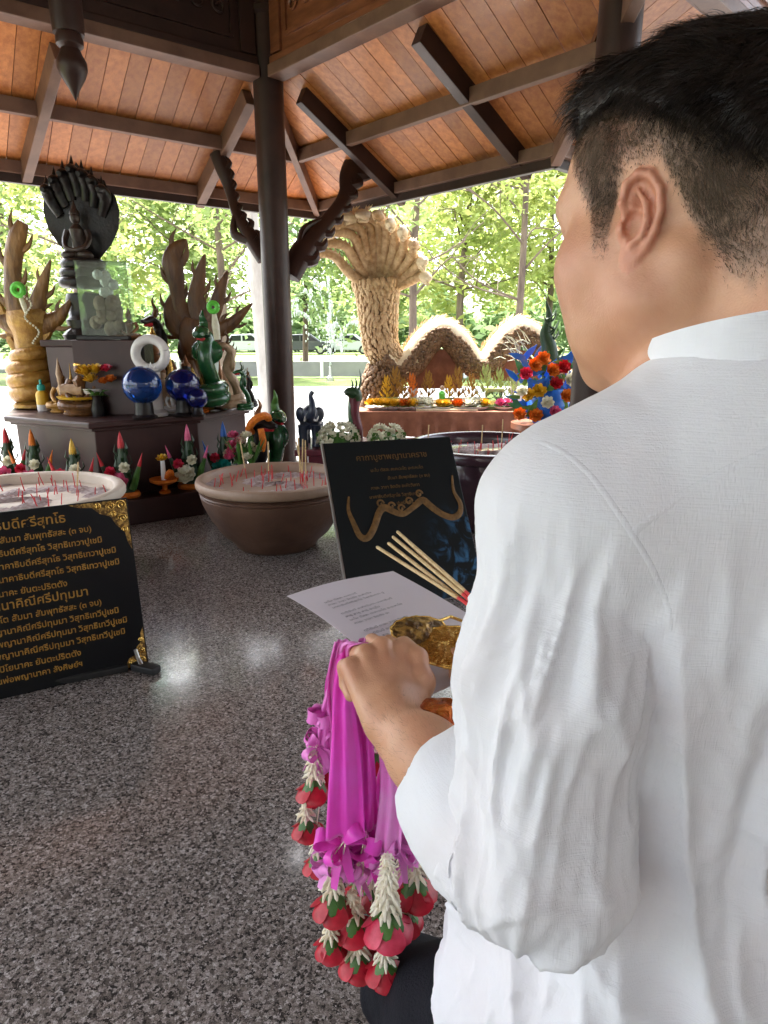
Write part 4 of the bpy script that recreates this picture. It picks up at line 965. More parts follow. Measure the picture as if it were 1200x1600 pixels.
a = atz(420, 755, .30); long_incense('pale thick incense stick standing alone in the brown bowl', a, atY(419, 690, a.y))
a = atz(386, 750, .30); long_incense('pale incense stick leaning over the rim of the brown bowl', a, atY(375, 688, a.y))
a = atz(783, 706, .40); long_incense('thin incense stick in the dark purple bowl', a, atY(786, 655, a.y))
for i, px in enumerate((668, 752)):
    a = atz(px, 704, .40); long_incense(['thin incense stick in the dark purple bowl nearest the dark sign', 'thin incense stick at the middle of the dark purple bowl'][i], a, atY(px + 2, 664, a.y))
a = atz(120, 775, .305); long_incense('tall pale incense stick in the cream stone bowl', a, atY(122, 722, a.y))

# ================================================================ sign boards
def text_part(body, size, origin, ex, ey, mat, parent, name='lettering', align='LEFT', lift=.0012, thick=.0006, fit=None, bold=0):
    cu = bpy.data.curves.new('lettering', 'FONT'); cu.body = body; cu.size = size; cu.align_x = align; cu.extrude = thick; cu.resolution_u = 2; cu.offset = bold
    o = bpy.data.objects.new('lettering', cu); COL.objects.link(o)
    bpy.context.view_layer.update()
    me = bpy.data.meshes.new_from_object(o.evaluated_get(bpy.context.evaluated_depsgraph_get()))
    wd = o.dimensions.x; bpy.data.objects.remove(o); bpy.data.curves.remove(cu)
    ex = Vector(ex).normalized(); ey = Vector(ey).normalized(); nz = ex.cross(ey); fx = (fit / wd) if fit else 1.0
    base = Vector(origin) + nz * lift - WL[parent.name]
    co = np.empty(len(me.vertices) * 3, np.float32); me.vertices.foreach_get('co', co); co = co.reshape(-1, 3)
    M = np.array([ex * fx, ey, nz]); co = co @ M + np.array(base); me.vertices.foreach_set('co', co.astype(np.float32).ravel()); me.update(); me.materials.clear()
    return finish(name, me, mat, parent, False, None, WL[parent.name])
def panel(t, BL, ex, ey, W_, H_, th, mat, name='board'):
    nz = ex.cross(ey).normalized(); m = MB(); p = [BL, BL + ex * W_, BL + ex * W_ + ey * H_, BL + ey * H_]; v = p + [q - nz * th for q in p]
    m.add(v, [(0, 1, 2, 3), (7, 6, 5, 4), (0, 4, 5, 1), (1, 5, 6, 2), (2, 6, 7, 3), (3, 7, 4, 0)]); return m.build(name, mat, t, smooth=False, bevel=.002)
# ---- prayer board
BR = Vector((-.742, 1.865, .003)); TRp = atY(215, 776, 1.955); exd = Vector((.86, .51, 0)).normalized(); upv = TRp - BR
eyd = (upv - exd * upv.dot(exd)).normalized(); HB = upv.length; WB = .78; BL = BR - exd * WB
t = thing('prayer_board', 'black board with gold Thai prayer text and gold corner ornaments', 'sign board', (BL + BR) / 2)
panel(t, BL, exd, eyd, WB, HB, .012, 'black_board')
LP = lambda u, v: BL + exd * (WB - u) + eyd * v          # u metres from the right edge, v from the bottom
lines = [('พญานาคาธิบดีศรีสุทโธ', .034, .905, .215, 1), ('ภะคะวะโต อะระหะโต สัมมา สัมพุทธัสสะ (๓ จบ)', .022, .835, .150, 0), ('กายะ วาจา นาคาธิบดีศรีสุทโธ วิสุทธิเทวาปูเชมิ', .022, .765, .125, 0),
         ('ทุติยัมปิ มหา นาคาธิบดีศรีสุทโธ วิสุทธิเทวาปูเชมิ', .022, .695, .090, 0), ('ตะติยัมปิ มหา นาคาธิบดีศรีสุทโธ วิสุทธิเทวาปูเชมิ', .022, .625, .085, 0), ('เมตตาสิโยนาคะ ยันตะปริตตัง', .022, .55, .235, 0),
         ('นางพญานาคิณีศรีปทุมมา', .032, .478, .182, 1), ('ภะคะวะโต อะระหะโต สัมมา สัมพุทธัสสะ (๓ จบ)', .022, .410, .150, 0), ('กายะ นางพญานาคิณีศรีปทุมมา วิสุทธิเทวีปูเชมิ', .022, .345, .105, 0),
         ('ทุติยัมปิ มหา นางพญานาคิณีศรีปทุมมา วิสุทธิเทวีปูเชมิ', .022, .280, .085, 0), ('ตะติยัมปิ มหา นางพญานาคิณีศรีปทุมมา วิสุทธิเทวีปูเชมิ', .022, .215, .095, 0), ('เมตตาโยปิโยนาคะ ยันตะปริตตัง', .022, .145, .225, 0), ('คุณพ่อพญานาคา ลังศิษย์ฯ', .021, .082, .225, 0)]
for body, size, v, u, big in lines:
    text_part(body, size * 1.10, LP(u - .04, v * HB), exd, eyd, 'gold_paint', t, align='RIGHT', bold=.0003)
def corner(u0, v0, su, sv, a, b_):
    """gold filigree corner: a along the top, b along the side, concave inner edge, and raised scrolls"""
    pl = [(0, 0), (su * a, 0)]
    for k in range(1, 8):
        q = k / 8; x = a * (1 - q) ** 1.7; y = b_ * q ** 1.7; w_ = .006 * (k % 2); pl.append((su * (x + w_), sv * (y + w_)))
    pl.append((0, sv * b_)); poly_ = [(-(u0) + x, v0 + y) for x, y in pl]
    if su * sv < 0: poly_ = poly_[::-1]
    m = MB(); nz = exd.cross(eyd).normalized(); m.outline(poly_, BL + exd * WB + nz * .0008, exd, eyd, .0012); m.build('corner_ornament', 'gold_filigree', t, smooth=False)
corner(.004, HB - .004, -1, -1, .16, .155); corner(.004, .004, -1, 1, .10, .12)
m = MB(); nz = exd.cross(eyd).normalized()
for (u, v, s_, r_) in ((.02, HB - .02, 1, .016), (.05, HB - .02, 1, .013), (.085, HB - .017, 1, .010), (.02, HB - .06, 1, .013), (.018, HB - .095, 1, .010), (.045, HB - .045, 1, .010), (.02, .02, 1, .014), (.045, .018, 1, .011), (.016, .05, 1, .011), (.013, .085, 1, .008)):
    m.tube([LP(u + math.cos(a) * r_ * (1 - a / 12), v + math.sin(a) * r_ * (1 - a / 12)) + nz * .003 for a in np.linspace(0, 10, 26)], .0022, 5)
m.build('scrollwork', 'gold', t)['kind'] = 'stuff'
fc = atz(222, 1052, .0); tt = thing('board_stand', 'black rubber foot with a grey bracket holding the prayer board', 'stand', fc)
dv = Vector((.45, -.25, 0)).normalized(); m = MB(); m.beam(fc + Vector((-.035, .03, .012)) , fc + Vector((.05, -.005, .012)), .035, .024); m.build('rubber_foot', 'rubber', tt, smooth=False, bevel=.006)
m = MB(); m.tube([fc + Vector((-.005, .015, .02)), BR + exd * -.03 + nz * .012 + eyd * .03, BR + exd * -.035 + nz * .012 + eyd * .06], [.007, .006, .006], 8); m.build('bracket', 'steel', tt)
m = MB(); m.beam(fc + Vector((-.05, .02, .012)), fc + Vector((-.30, -.10, .012)), .03, .022); m.build('rail', 'rubber', tt, smooth=False, bevel=.005)
# ---- dark serpent sign
m_, tr_, b = nodes('sign_print'); N = tr_.nodes; L = tr_.links
tc = N.new('ShaderNodeTexCoord'); n1 = N.new('ShaderNodeTexNoise'); n1.inputs['Scale'].default_value = 11; n1.inputs['Detail'].default_value = 8; n1.inputs['Distortion'].default_value = 2.2; L.new(tc.outputs['Object'], n1.inputs['Vector'])
sx = N.new('ShaderNodeSeparateXYZ'); L.new(tc.outputs['Object'], sx.inputs[0])
def mrange(src, a, b_, c, d):
    q = N.new('ShaderNodeMapRange'); q.interpolation_type = 'SMOOTHSTEP'; q.inputs[1].default_value = a; q.inputs[2].default_value = b_; q.inputs[3].default_value = c; q.inputs[4].default_value = d; L.new(src, q.inputs[0]); return q.outputs[0]
def mul(a, b_):
    q = N.new('ShaderNodeMath'); q.operation = 'MULTIPLY'; L.new(a, q.inputs[0]); L.new(b_, q.inputs[1]); return q.outputs[0]
fac = mul(mul(mrange(sx.outputs[0], .0, .20, 0, 1), mrange(sx.outputs[2], .20, .34, 1, 0)), mrange(n1.outputs['Fac'], .46, .66, 0, 1))
mx = N.new('ShaderNodeMix'); mx.data_type = 'RGBA'; mx.inputs['A'].default_value = (.010, .013, .014, 1); mx.inputs['B'].default_value = (.045, .14, .27, 1); L.new(fac, mx.inputs['Factor']); L.new(mx.outputs['Result'], b.inputs['Base Color']); b.inputs['Roughness'].default_value = .32; b.inputs['Specular IOR Level'].default_value = .25
BL2 = Vector((-.12, 2.25, .012)); ex2 = Vector((.525, .19, 0)); W2 = ex2.length; ex2.normalize(); ey2 = Vector((-.10, .35, .577)); ey2 = ey2 - ex2 * ey2.dot(ex2); H2 = ey2.length; ey2.normalize(); nz2 = ex2.cross(ey2).normalized()
t = thing('serpent_sign', 'dark leaning sign with faded text and a bronze pair of serpents', 'sign board', BL2 + ex2 * W2 / 2)
panel(t, BL2, ex2, ey2, W2, H2, .02, 'sign_print')
m = MB(); m.beam(BL2 - nz2 * .010 - ex2 * .004, BL2 - nz2 * .010 - ex2 * .004 + ey2 * H2, .006, .022, up=nz2); m.build('edge_strip', 'steel', t, smooth=False)
S = lambda u, v: BL2 + ex2 * (u * W2) + ey2 * (v * H2) + nz2 * .002
for body, size, u, v, k in (('คาถาบูชาพญานาคราช', .036, .5, .875, 0), ('นะโม ตัสสะ ภะคะวะโต อะระหะโต', .019, .52, .80, 0), ('สัมมา สัมพุทธัสสะ (๓ จบ)', .019, .60, .745, 0), ('กายะ วาจา จิตตัง อะหังวันทา', .019, .48, .69, 0), ('นาคาธิบดีศรีสุทโธ วิสุทธิเทวา', .019, .46, .635, 0), ('ปูเชมิ สาธุ สาธุ', .019, .56, .585, 0)):
    text_part(body, size, S(u, v), ex2, ey2, 'gold_dim', t, align='CENTER')
nb = [(.12, .66), (.10, .58), (.12, .50), (.15, .42), (.20, .405), (.26, .46), (.32, .55), (.37, .575), (.43, .545), (.49, .525), (.55, .545), (.61, .575), (.67, .60), (.73, .55), (.80, .50), (.88, .475), (.94, .50), (.96, .56), (.93, .64), (.945, .74)]
m = MB(); m.tube(smooth_path([S(u, v) for u, v in nb], 4), [.004, .010, .014, .014, .016, .012, .012, .016, .014, .014, .010, .004], 7, sx=1, sy=.15, up=nz2); m.build('serpent_relief', 'gold_dim', t)
m = MB()
for u, v in ((.34, .60), (.42, .58), (.56, .60), (.65, .64), (.49, .56)):
    m.tube([S(u + math.cos(a) * .028 * (1 - a / 9), v + math.sin(a) * .026 * (1 - a / 9)) for a in np.linspace(0, 7, 18)], .0045, 5, sy=.3, up=nz2)
m.build('scroll_relief', 'gold_dim', t)['kind'] = 'stuff'
# easel leg behind
m = MB(); m.tube([BL2 + ex2 * W2 / 2 + ey2 * H2 * .8 - nz2 * .02, BL2 + ex2 * W2 / 2 + Vector((-.05, .45, -.01))], .012, 8); m.build('prop_leg', 'rubber', t)

# ================================================================ small table with elephant, serpent post, bouquets
tb = Vector((atY(575, 690, 4.05).x, 4.05, 0)); ZT = .36
t = thing('low_table', 'low dark red table behind the sign', 'table', tb)
MB().box(tb + Vector((0, 0, ZT - .02)), (.86, .50, .04)).build('table_top', 'maroon', t, smooth=False, bevel=.008)
for sx_ in (-1, 1):
    for sy_ in (-1, 1): MB().box(tb + Vector((sx_ * .38, sy_ * .2, (ZT - .04) / 2)), (.05, .05, ZT - .04)).build('leg', 'maroon', t, smooth=False, bevel=.004)
MB().box(tb + Vector((0, -.2, ZT - .07)), (.70, .03, .06)).build('apron', 'maroon', t, smooth=False, bevel=.004)
# elephant
c = Vector((atY(486, 690, 3.98).x, 3.98, ZT)); t = thing('elephant_statue', 'dark blue elephant statue with its trunk raised', 'statue', c)
m = MB(); m.tube(smooth_path([c + Vector((.0, .10, .15)), c + Vector((0, .02, .165)), c + Vector((0, -.06, .16))], 4), [.045, .07, .075, .06], 14)
m.build('body', 'navy', t)
for sx_ in (-1, 1):
    for sy_ in (-.05, .09): MB().tube([c + Vector((sx_ * .038, sy_, .13)), c + Vector((sx_ * .04, sy_, .06)), c + Vector((sx_ * .04, sy_ - .005, 0))], [.034, .027, .03], 10).build('leg', 'navy', t)
m = MB(); m.ell(c + Vector((.01, -.10, .20)), (.048, .052, .055)); hd = m.build('head', 'navy', t)
m = MB(); m.tube(smooth_path([c + Vector((.015, -.14, .19)), c + Vector((.03, -.17, .22)), c + Vector((.03, -.16, .27)), c + Vector((.022, -.15, .31)), c + Vector((.036, -.15, .335))], 5), [.03, .024, .018, .013, .012], 10); m.build('trunk', 'navy', t)
for s_ in (-1, 1):
    m = MB(); m.ell(c + Vector((s_ * .055 + .005, -.075, .195)), (.035, .012, .045), 12, 8, Matrix.Rotation(s_ * .5, 3, 'Z')); m.build('ear', 'navy', t)
    m = MB(); m.tube(smooth_path([c + Vector((s_ * .025 + .01, -.14, .175)), c + Vector((s_ * .035 + .02, -.17, .17)), c + Vector((s_ * .04 + .03, -.185, .20))], 4), [.008, .006, .001], 7); m.build('tusk', 'marble', t)
MB().tube(smooth_path([c + Vector((0, .14, .17)), c + Vector((0, .165, .12)), c + Vector((0, .16, .07))], 4), [.012, .008, .004], 7).build('tail', 'navy', t)
# serpent post
c = Vector((atY(556, 690, 3.95).x, 3.93, ZT)); t = thing('serpent_post', 'maroon and dark green serpent standing upright between white bouquets', 'statue', c)
m = MB(); m.tube(smooth_path([c, c + Vector((.012, 0, .10)), c + Vector((-.006, 0, .20)), c + Vector((-.004, 0, .29))], 5), [.04, .034, .03, .032, .035], 12); m.build('body', 'maroon', t)
m = MB(); m.tube(smooth_path([c + Vector((-.03, -.004, 0)), c + Vector((-.022, -.012, .10)), c + Vector((-.03, -.01, .20)), c + Vector((-.02, 0, .30))], 5), [.02, .018, .016, .02], 8); m.build('belly', 'green_glaze', t)
m = MB(); m.tube(smooth_path([c + Vector((.01, 0, .27)), c + Vector((.0, 0, .31)), c + Vector((-.035, -.02, .325)), c + Vector((-.06, -.03, .32))], 4), [.03, .042, .03, .012], 10); m.build('head', 'leaf_dark', t)
m = MB()
for x0, h_ in ((-.028, .07), (-.005, .08), (.02, .13)): m.tube(smooth_path([c + Vector((x0, 0, .33)), c + Vector((x0 + .014, 0, .33 + h_ * .5)), c + Vector((x0 + .006, 0, .33 + h_))], 4), [.016, .013, .001], 7, sy=.5)
m.build('crest', 'leaf_dark', t)
def white_bouquet(label, c, r, n=90, seed=1):
    t = thing('white_bouquet', label, 'flowers', c, 0, 'white flower bouquets on the low table'); q = random.Random(seed)
    m = MB(); g = MB()
    for k in range(n):
        a = q.uniform(0, 6.28); z = q.random(); rr = r * math.sqrt(1 - z * z * .8); p = Vector(c) + Vector((math.cos(a) * rr, math.sin(a) * rr * .8, .03 + z * r * .95))
        petals(m, p, r * .20, 5, .5, .45, q, (p - Vector(c)).normalized())
    for k in range(40):
        a = q.uniform(0, 6.28); p = Vector(c) + Vector((math.cos(a) * r * q.uniform(.7, 1.12), math.sin(a) * r * .8, q.uniform(.0, r * .7))); s_ = q.uniform(.02, .035)
        g.sheet([[p + Vector((-s_ * .3, 0, 0)), p + Vector((s_ * .3, 0, 0))], [p + Vector((-s_ * .3, -.01, s_)), p + Vector((s_ * .3, -.008, s_))]])
    g.ell(Vector(c) + Vector((0, 0, r * .35)), (r * .75, r * .6, r * .5), 12, 8)
    m.build('blossoms', 'petal_white', t)['kind'] = 'stuff'; g.build('leaves', 'leaf_mid', t)['kind'] = 'stuff'
white_bouquet('round bouquet of small white flowers beside the elephant', (atY(530, 690, 3.9).x, 3.88, ZT), .115, 100, 2)
white_bouquet('white flower bouquet nearest the dark purple bowl', (atY(604, 690, 3.9).x, 3.88, ZT), .105, 90, 3)
# two standing serpents by the altar end
naga_statue('orange garlanded dark serpent statue beside the altar end', Vector((atY(402, 700, 3.80).x, 3.80, .0)), .66, 'black_stone', 'bronze', 0, name='standing_serpent', group='standing serpents at the altar end', fat=1.0, coil=False, facing=R(150))
naga_statue('glossy green serpent statue beside the corner column', Vector((atY(430, 700, 3.92).x, 3.92, .0)), .70, 'green_glaze', 'leaf_mid', 0, name='standing_serpent', group='standing serpents at the altar end', fat=1.05, coil=False, facing=R(120))
c = Vector((atY(404, 660, 3.74).x, 3.74, .50)); t = thing('marigold_garland', 'orange marigold garland hung on the dark serpent by the altar', 'garland', c); m = MB()
m.tube([c + Vector((math.cos(a) * .055, math.sin(a) * .05, .02 + .05 * math.cos(a + .8))) for a in np.linspace(0, 6.283, 30)], .022, 8); m.build('marigolds', 'orange', t)
MB().tube(smooth_path([c + Vector((.02, -.05, .0)), c + Vector((.03, -.055, -.07)), c + Vector((.025, -.05, -.13))], 4), [.018, .02, .012], 8).build('tail', 'orange', t)
for i, (px, fl, lb) in enumerate(((374, 'pink', 'pink flower offering at the altar corner beside the standing serpents'), (392, 'petal_white', 'white flower offering at the foot of the orange garlanded serpent'))):
    b_ = Vector((atY(px, 700, 3.66).x, 3.66, .0)); t = thing('flower_stand', lb, 'flowers', b_, 0, 'flower stands at the altar end')
    MB().lathe([(.05, 0), (.052, .02), (.03, .05), (.025, .25), (.045, .30)], b_, 14).build('vase', 'green_glaze', t)
    for k in range(5): rosette('blossom', b_ + Vector((random.uniform(-.05, .05), random.uniform(-.05, .02), .34 + .03 * k)), .032, fl, t, rs)
    m = MB(); 
    for k in range(8): a = k * .8; m.tube([b_ + Vector((0, 0, .28)), b_ + Vector((math.cos(a) * .06, math.sin(a) * .05, .40)), b_ + Vector((math.cos(a) * .09, math.sin(a) * .07, .46))], [.006, .012, .001], 5, sy=.4)
    m.build('leaves', 'leaf_mid', t)

# ================================================================ straw serpent on its table
YN = 5.75
ZN = atY(700, 642, 5.35).z
t = thing('offering_table', 'long table with a brown cloth under the straw serpent', 'table', (atY(720, 650, 5.6).x, 5.6, GZ))
xa, xb = atY(560, 640, 5.5).x, atY(935, 640, 5.5).x
MB().box(((xa + xb) / 2, 5.8, ZN - .02), (xb - xa, 1.0, .04)).build('table_top', 'cloth_brown', t, smooth=False, bevel=.006)
g_ = []
for i in range(81):
    x = xa + (xb - xa) * i / 80; g_.append([Vector((x, 5.285 - .02 * math.sin(i * 1.1) * j / 4 - .01 * math.sin(i * 2.3 + 1) * j / 4, ZN - .002 - .20 * j / 4)) for j in range(5)])
MB().sheet(g_, .006).build('cloth_skirt', 'cloth_brown', t)
for x in (xa + .08, (xa + xb) / 2, xb - .08):
    for y in (5.38, 6.2): MB().box((x, y, (GZ + ZN - .04) / 2), (.06, .06, ZN - .04 - GZ)).build('leg', 'timber', t, smooth=False)
Q = lambda px, py, dy=0: atY(px, py, YN + dy)
t = thing('straw_serpent', 'many headed serpent woven of straw with an arched body', 'serpent sculpture', Q(600, 640))
def scaly(name, pts, rads, n, per, mat, parent, seed, sx=1.0, sy=1.0, keep=None, size=1.0):
    """overlapping straw scales over a tube, as one dense mass"""
    m = MB(); q = random.Random(seed); N_ = len(pts); up_ = Vector((0, -1, 0))
    for i in range(n):
        u = (i + .5) / n * (N_ - 1); k = min(int(u), N_ - 2); p = pts[k].lerp(pts[k + 1], u - k); tn = (pts[k + 1] - pts[k]).normalized(); a, b_, _ = frame_from(tn, up_); r = lerpl(rads, (i + .5) / n)
        for j in range(per):
            th = 6.283 * (j + .5 * (i % 2)) / per + q.uniform(-.1, .1); d = a * math.cos(th) * sx + b_ * math.sin(th) * sy
            if keep and not keep(d): continue
            s_ = tn.cross(d).normalized(); z_ = q.uniform(.8, 1.25) * size * r; o = p + d * r * .96
            M3 = Matrix((s_, tn, d)).transposed() @ Matrix.Rotation(q.uniform(-.4, .4), 3, 'Z'); m.ell(o, (z_ * 3.0 / per, z_ * .17, z_ * .11), 6, 4, M3)
    o = m.build(name, mat, parent); o['kind'] = 'stuff'; return o
neck = smooth_path([Q(618, 575), Q(597, 545), Q(592, 510), Q(590, 470), Q(588, 440)], 6); nr = [.13, .145, .155, .17, .20]
m = MB(); m.tube(neck, [r * .95 for r in nr], 18, sx=1.0, sy=.7, up=(0, -1, 0)); m.build('neck', 'straw_dark', t)
scaly('neck_scales', neck, nr, 34, 26, 'straw', t, 3, 1.0, .72)
body = smooth_path([Q(600, 560), Q(618, 578), Q(642, 566), Q(664, 536), Q(690, 517), Q(716, 536), Q(738, 566), Q(762, 568), Q(784, 538), Q(810, 516), Q(842, 534), Q(868, 576), Q(900, 610)], 6)
br = [.125, .125, .12, .12, .115, .115, .115, .115, .11, .11, .105, .10, .08]
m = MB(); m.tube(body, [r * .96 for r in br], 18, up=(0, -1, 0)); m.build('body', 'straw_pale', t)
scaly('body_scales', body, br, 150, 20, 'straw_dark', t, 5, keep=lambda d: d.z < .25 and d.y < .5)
# pale back ridge and fringe
m = MB(); q = random.Random(9)
for i in range(8, len(body) - 2):
    p = body[i]; tn = (body[i + 1] - body[i - 1]).normalized(); n_ = Vector((0, -1, 0)).cross(tn).normalized(); n_ = n_ if n_.z > 0 else -n_
    for k in range(5):
        o = p + n_ * (lerpl(br, i / (len(body) - 1)) * .9) + Vector((0, .05 + .012 * k, 0)) + tn * q.uniform(-.02, .02); e = o + n_ * q.uniform(.015, .04) + tn * .045; m.tube([o, e], [.012, .002], 4)
m.build('back_fringe', 'straw', t)['kind'] = 'stuff'
# yellow board under the humps
for a, b_, c_, nm in (((640, 592), (668, 548), (700, 545), 0), ((770, 580), (795, 545), (822, 548), 1)):
    m = MB(); pts = [Q(a[0], a[1] + 15), Q(a[0], a[1]), Q(b_[0], b_[1]), Q(c_[0], c_[1]), Q(c_[0] + 22, c_[1] + 25), Q(c_[0] + 22, a[1] + 15)]
    m.add(pts + [p + Vector((0, .05, 0)) for p in pts], [tuple(range(6)), tuple(range(11, 5, -1))] + [(i, 6 + i, 6 + (i + 1) % 6, (i + 1) % 6) for i in range(6)]); m.build('support_board', 'cloth_brown', t, smooth=False)
# fan of necks and heads
heads = [((578, 448), (548, 428), (522, 400), (497, 396)), ((580, 442), (556, 410), (538, 384), (505, 380)), ((583, 438), (565, 400), (550, 368), (518, 362)), ((586, 436), (572, 395), (562, 358), (532, 350)),
         ((588, 434), (582, 390), (576, 352), (552, 340)), ((592, 434), (592, 388), (590, 350), (572, 337)), ((596, 434), (602, 390), (604, 356), (594, 340)), ((600, 436), (614, 396), (618, 366), (612, 352)),
         ((604, 438), (624, 404), (632, 382), (630, 366)), ((608, 442), (632, 416), (644, 400), (646, 386)), ((610, 446), (636, 430), (650, 418), (658, 410)), ((612, 450), (638, 440), (652, 434), (662, 432))]
for i, hp_ in enumerate(heads):
    dy = -.10 - .02 * math.sin(i); pts = smooth_path([Q(x, y, dy * k) for k, (x, y) in enumerate(hp_)], 5)
    m = MB(); m.tube(pts, [.05, .042, .036, .034], 10); nk = m.build('serpent_neck', 'straw', t)
    e = pts[-1]; tn = (pts[-1] - pts[-3]).normalized(); tn = (tn + Vector((0, -.5, -.25))).normalized()
    m = MB(); m.tube([e - tn * .02, e + tn * .05, e + tn * .11, e + tn * .14], [.036, .046, .03, .010], 9); m.tube([e + Vector((0, 0, -.025)), e + tn * .10 + Vector((0, 0, -.05))], [.03, .01], 7)
    a, b_, _ = frame_from(tn, (0, 0, 1))
    for s_ in (-1, 0, 1): m.tube([e + b_ * .03, e - tn * .05 + b_ * .085 + a * .03 * s_], [.016, .002], 6)
    m.build('head', 'straw_pale' if i % 3 else 'straw', nk)
    m = MB()
    for k in range(3, len(pts) - 1, 1):
        p = pts[k]; tk = (pts[k + 1] - pts[k - 1]).normalized(); n_ = Vector((0, -1, 0)).cross(tk).normalized(); n_ = n_ if n_.z > 0 else -n_; m.tube([p + n_ * .03, p + n_ * .055 + tk * .03], [.012, .002], 5)
    m.build('crest_fringe', 'straw', nk)
# foot mound
m = MB(); m.ell(Q(600, 600) , (.17, .15, .13), 16, 10); m.build('foot', 'straw', t); 
ft = smooth_path([Q(588, 640), Q(592, 610), Q(602, 580)], 6); scaly('foot_scales', ft, [.15, .17, .16], 12, 20, 'straw_dark', t, 8)

# ---- offerings on the table
def gold_leaf(px, py, h, label, mat='gold_paint', Y=5.5):
    b_ = atY(px, py, Y); b_.z = ZN; t = thing('gold_leaf_tree', label, 'offering', b_, 0, 'golden leaf offerings on the straw serpent table'); q = random.Random(px)
    MB().lathe([(.05, 0), (.055, .02), (.03, .04), (.025, .07), (.05, .09)], b_, 14).build('pot', 'leaf_pale', t)
    m = MB()
    for k in range(26):
        u = k / 26; a = k * 2.4; r = h * .24 * (1 - u * .8); p = b_ + Vector((math.cos(a) * r * .5, math.sin(a) * r * .35, .08 + u * h * .75)); e = p + Vector((math.cos(a) * r * .8, math.sin(a) * r * .4, h * .22)); md = (p + e) / 2 + Vector((math.cos(a) * r * .3, 0, 0)); s_ = Vector((-math.sin(a), 0, math.cos(a) * .0)) * h * .05
        if s_.length < .004: s_ = Vector((.006, 0, 0))
        m.sheet([[p - s_ * .4, p + s_ * .4], [md - s_, md + s_], [e - s_ * .05, e + s_ * .05]], .002)
    m.build('leaves', mat, t)
gold_leaf(618, 640, .30, 'round golden leaf offering closest to the neck of the straw serpent')
gold_leaf(643, 640, .24, 'small orange gold leaf offering under the first hump', 'orange')
gold_leaf(714, 645, .30, 'tall golden leaf offering between the two humps')
gold_leaf(757, 645, .32, 'tall pale green leaf offering under the second hump', 'leaf_pale')
gold_leaf(778, 642, .28, 'pale spiky leaf offering beside the glass lantern', 'leaf_pale', 5.62)
for px, h_, mt, lb in ((604, .22, 'yellow', 'small yellow leaf offering at the table end'), (630, .20, 'gold_paint', 'low golden leaf offering under the straw neck'), (668, .26, 'gold_paint', 'golden leaf offering in the middle of the first arch'), (700, .22, 'yellow', 'yellow leaf offering just before the trough'), (735, .24, 'gold_paint', 'golden leaf offering under the trough'), (798, .26, 'leaf_pale', 'pale leaf offering beside the candle cup')): gold_leaf(px, 645, h_, lb, mt, 5.46 + .05 * (px % 3))
for px, mat, lb, r in ((612, 'yellow', 'yellow blossom dish before the round golden leaf', .05), (632, 'orange', 'orange blossom dish under the straw neck', .05), (648, 'yellow', 'yellow blossom dish under the first arch', .05), (720, 'orange', 'orange blossom dish before the tall golden leaf', .05), (748, 'yellow', 'yellow blossom dish before the green lantern', .05), (786, 'pink', 'pink blossom dish beside the green lantern', .05), (586, 'yellow', 'yellow fruit at the end of the offering table', .05), (661, 'petal_white', 'white flower dish under the first hump', .06), (692, 'yellow', 'yellow blossom below the tall golden leaf', .045), (736, 'petal_white', 'white blossom dish below the second hump', .06), (600, 'yellow', 'yellow flower dish at the foot of the straw serpent', .05)):
    b_ = atY(px, 648, 5.42); b_.z = ZN; t = thing('flower_dish', lb, 'offering', b_, 0, 'small dishes on the straw serpent table')
    MB().lathe([(.04, 0), (.07, .015), (.085, .03), (.06, .022), (.0005, .02)], b_, 16).build('dish', 'marble', t)
    for k in range(4): rosette('blossom', b_ + Vector((random.uniform(-.045, .045), random.uniform(-.03, .03), .04)), r, mat, t, rs)
b_ = atY(690, 640, 5.48); b_.z = ZN; t = thing('green_figure', 'tiny green and yellow figure before the golden leaf', 'figure', b_)
MB().lathe([(.035, 0), (.04, .04), (.03, .08), (.0005, .09)], b_, 12).build('skirt', 'yellow', t); MB().tube([b_ + Vector((0, 0, .08)), b_ + Vector((0, 0, .13)), b_ + Vector((0, 0, .15))], [.025, .028, .012], 10).build('torso', 'green_bright', t); MB().ell(b_ + Vector((0, 0, .175)), .02, 10, 8).build('head', 'skin_stone', t)
b_ = atY(771, 645, 5.5); b_.z = ZN; t = thing('glass_lantern', 'green tinted glass lantern box on the offering table', 'lantern', b_); pm('green_tint', (.45, .62, .25), rough=.05, trans=.7, ior=1.3)
MB().box(b_ + Vector((0, .02, .085)), (.13, .12, .12)).build('glass', 'green_tint', t, smooth=False, bevel=.004); MB().box(b_ + Vector((0, .02, .012)), (.15, .14, .024)).build('base', 'leaf_pale', t, smooth=False, bevel=.004); MB().box(b_ + Vector((0, .02, .158)), (.15, .14, .024)).build('lid', 'leaf_pale', t, smooth=False, bevel=.004)
b_ = atY(815, 645, 5.42); b_.z = ZN; t = thing('candle_cup', 'white candle cup on the offering table beside the blue bouquet', 'cup', b_); MB().lathe([(.05, 0), (.06, .05), (.07, .13), (.062, .13), (.05, .06), (.0005, .05)], b_, 16).build('cup', 'white', t); MB().lathe([(.018, .05), (.018, .17), (.0005, .19)], b_, 10).build('candle', 'yellow', t)
b_ = atY(678, 650, 5.40); b_.z = ZN; t = thing('incense_tray', 'long pale wooden tray at the front of the offering table', 'tray', b_ + Vector((.1, 0, 0)))
MB().box(b_ + Vector((.1, -.03, .008)), (.5, .08, .016)).build('tray_board', 'straw_pale', t, smooth=False, bevel=.004)
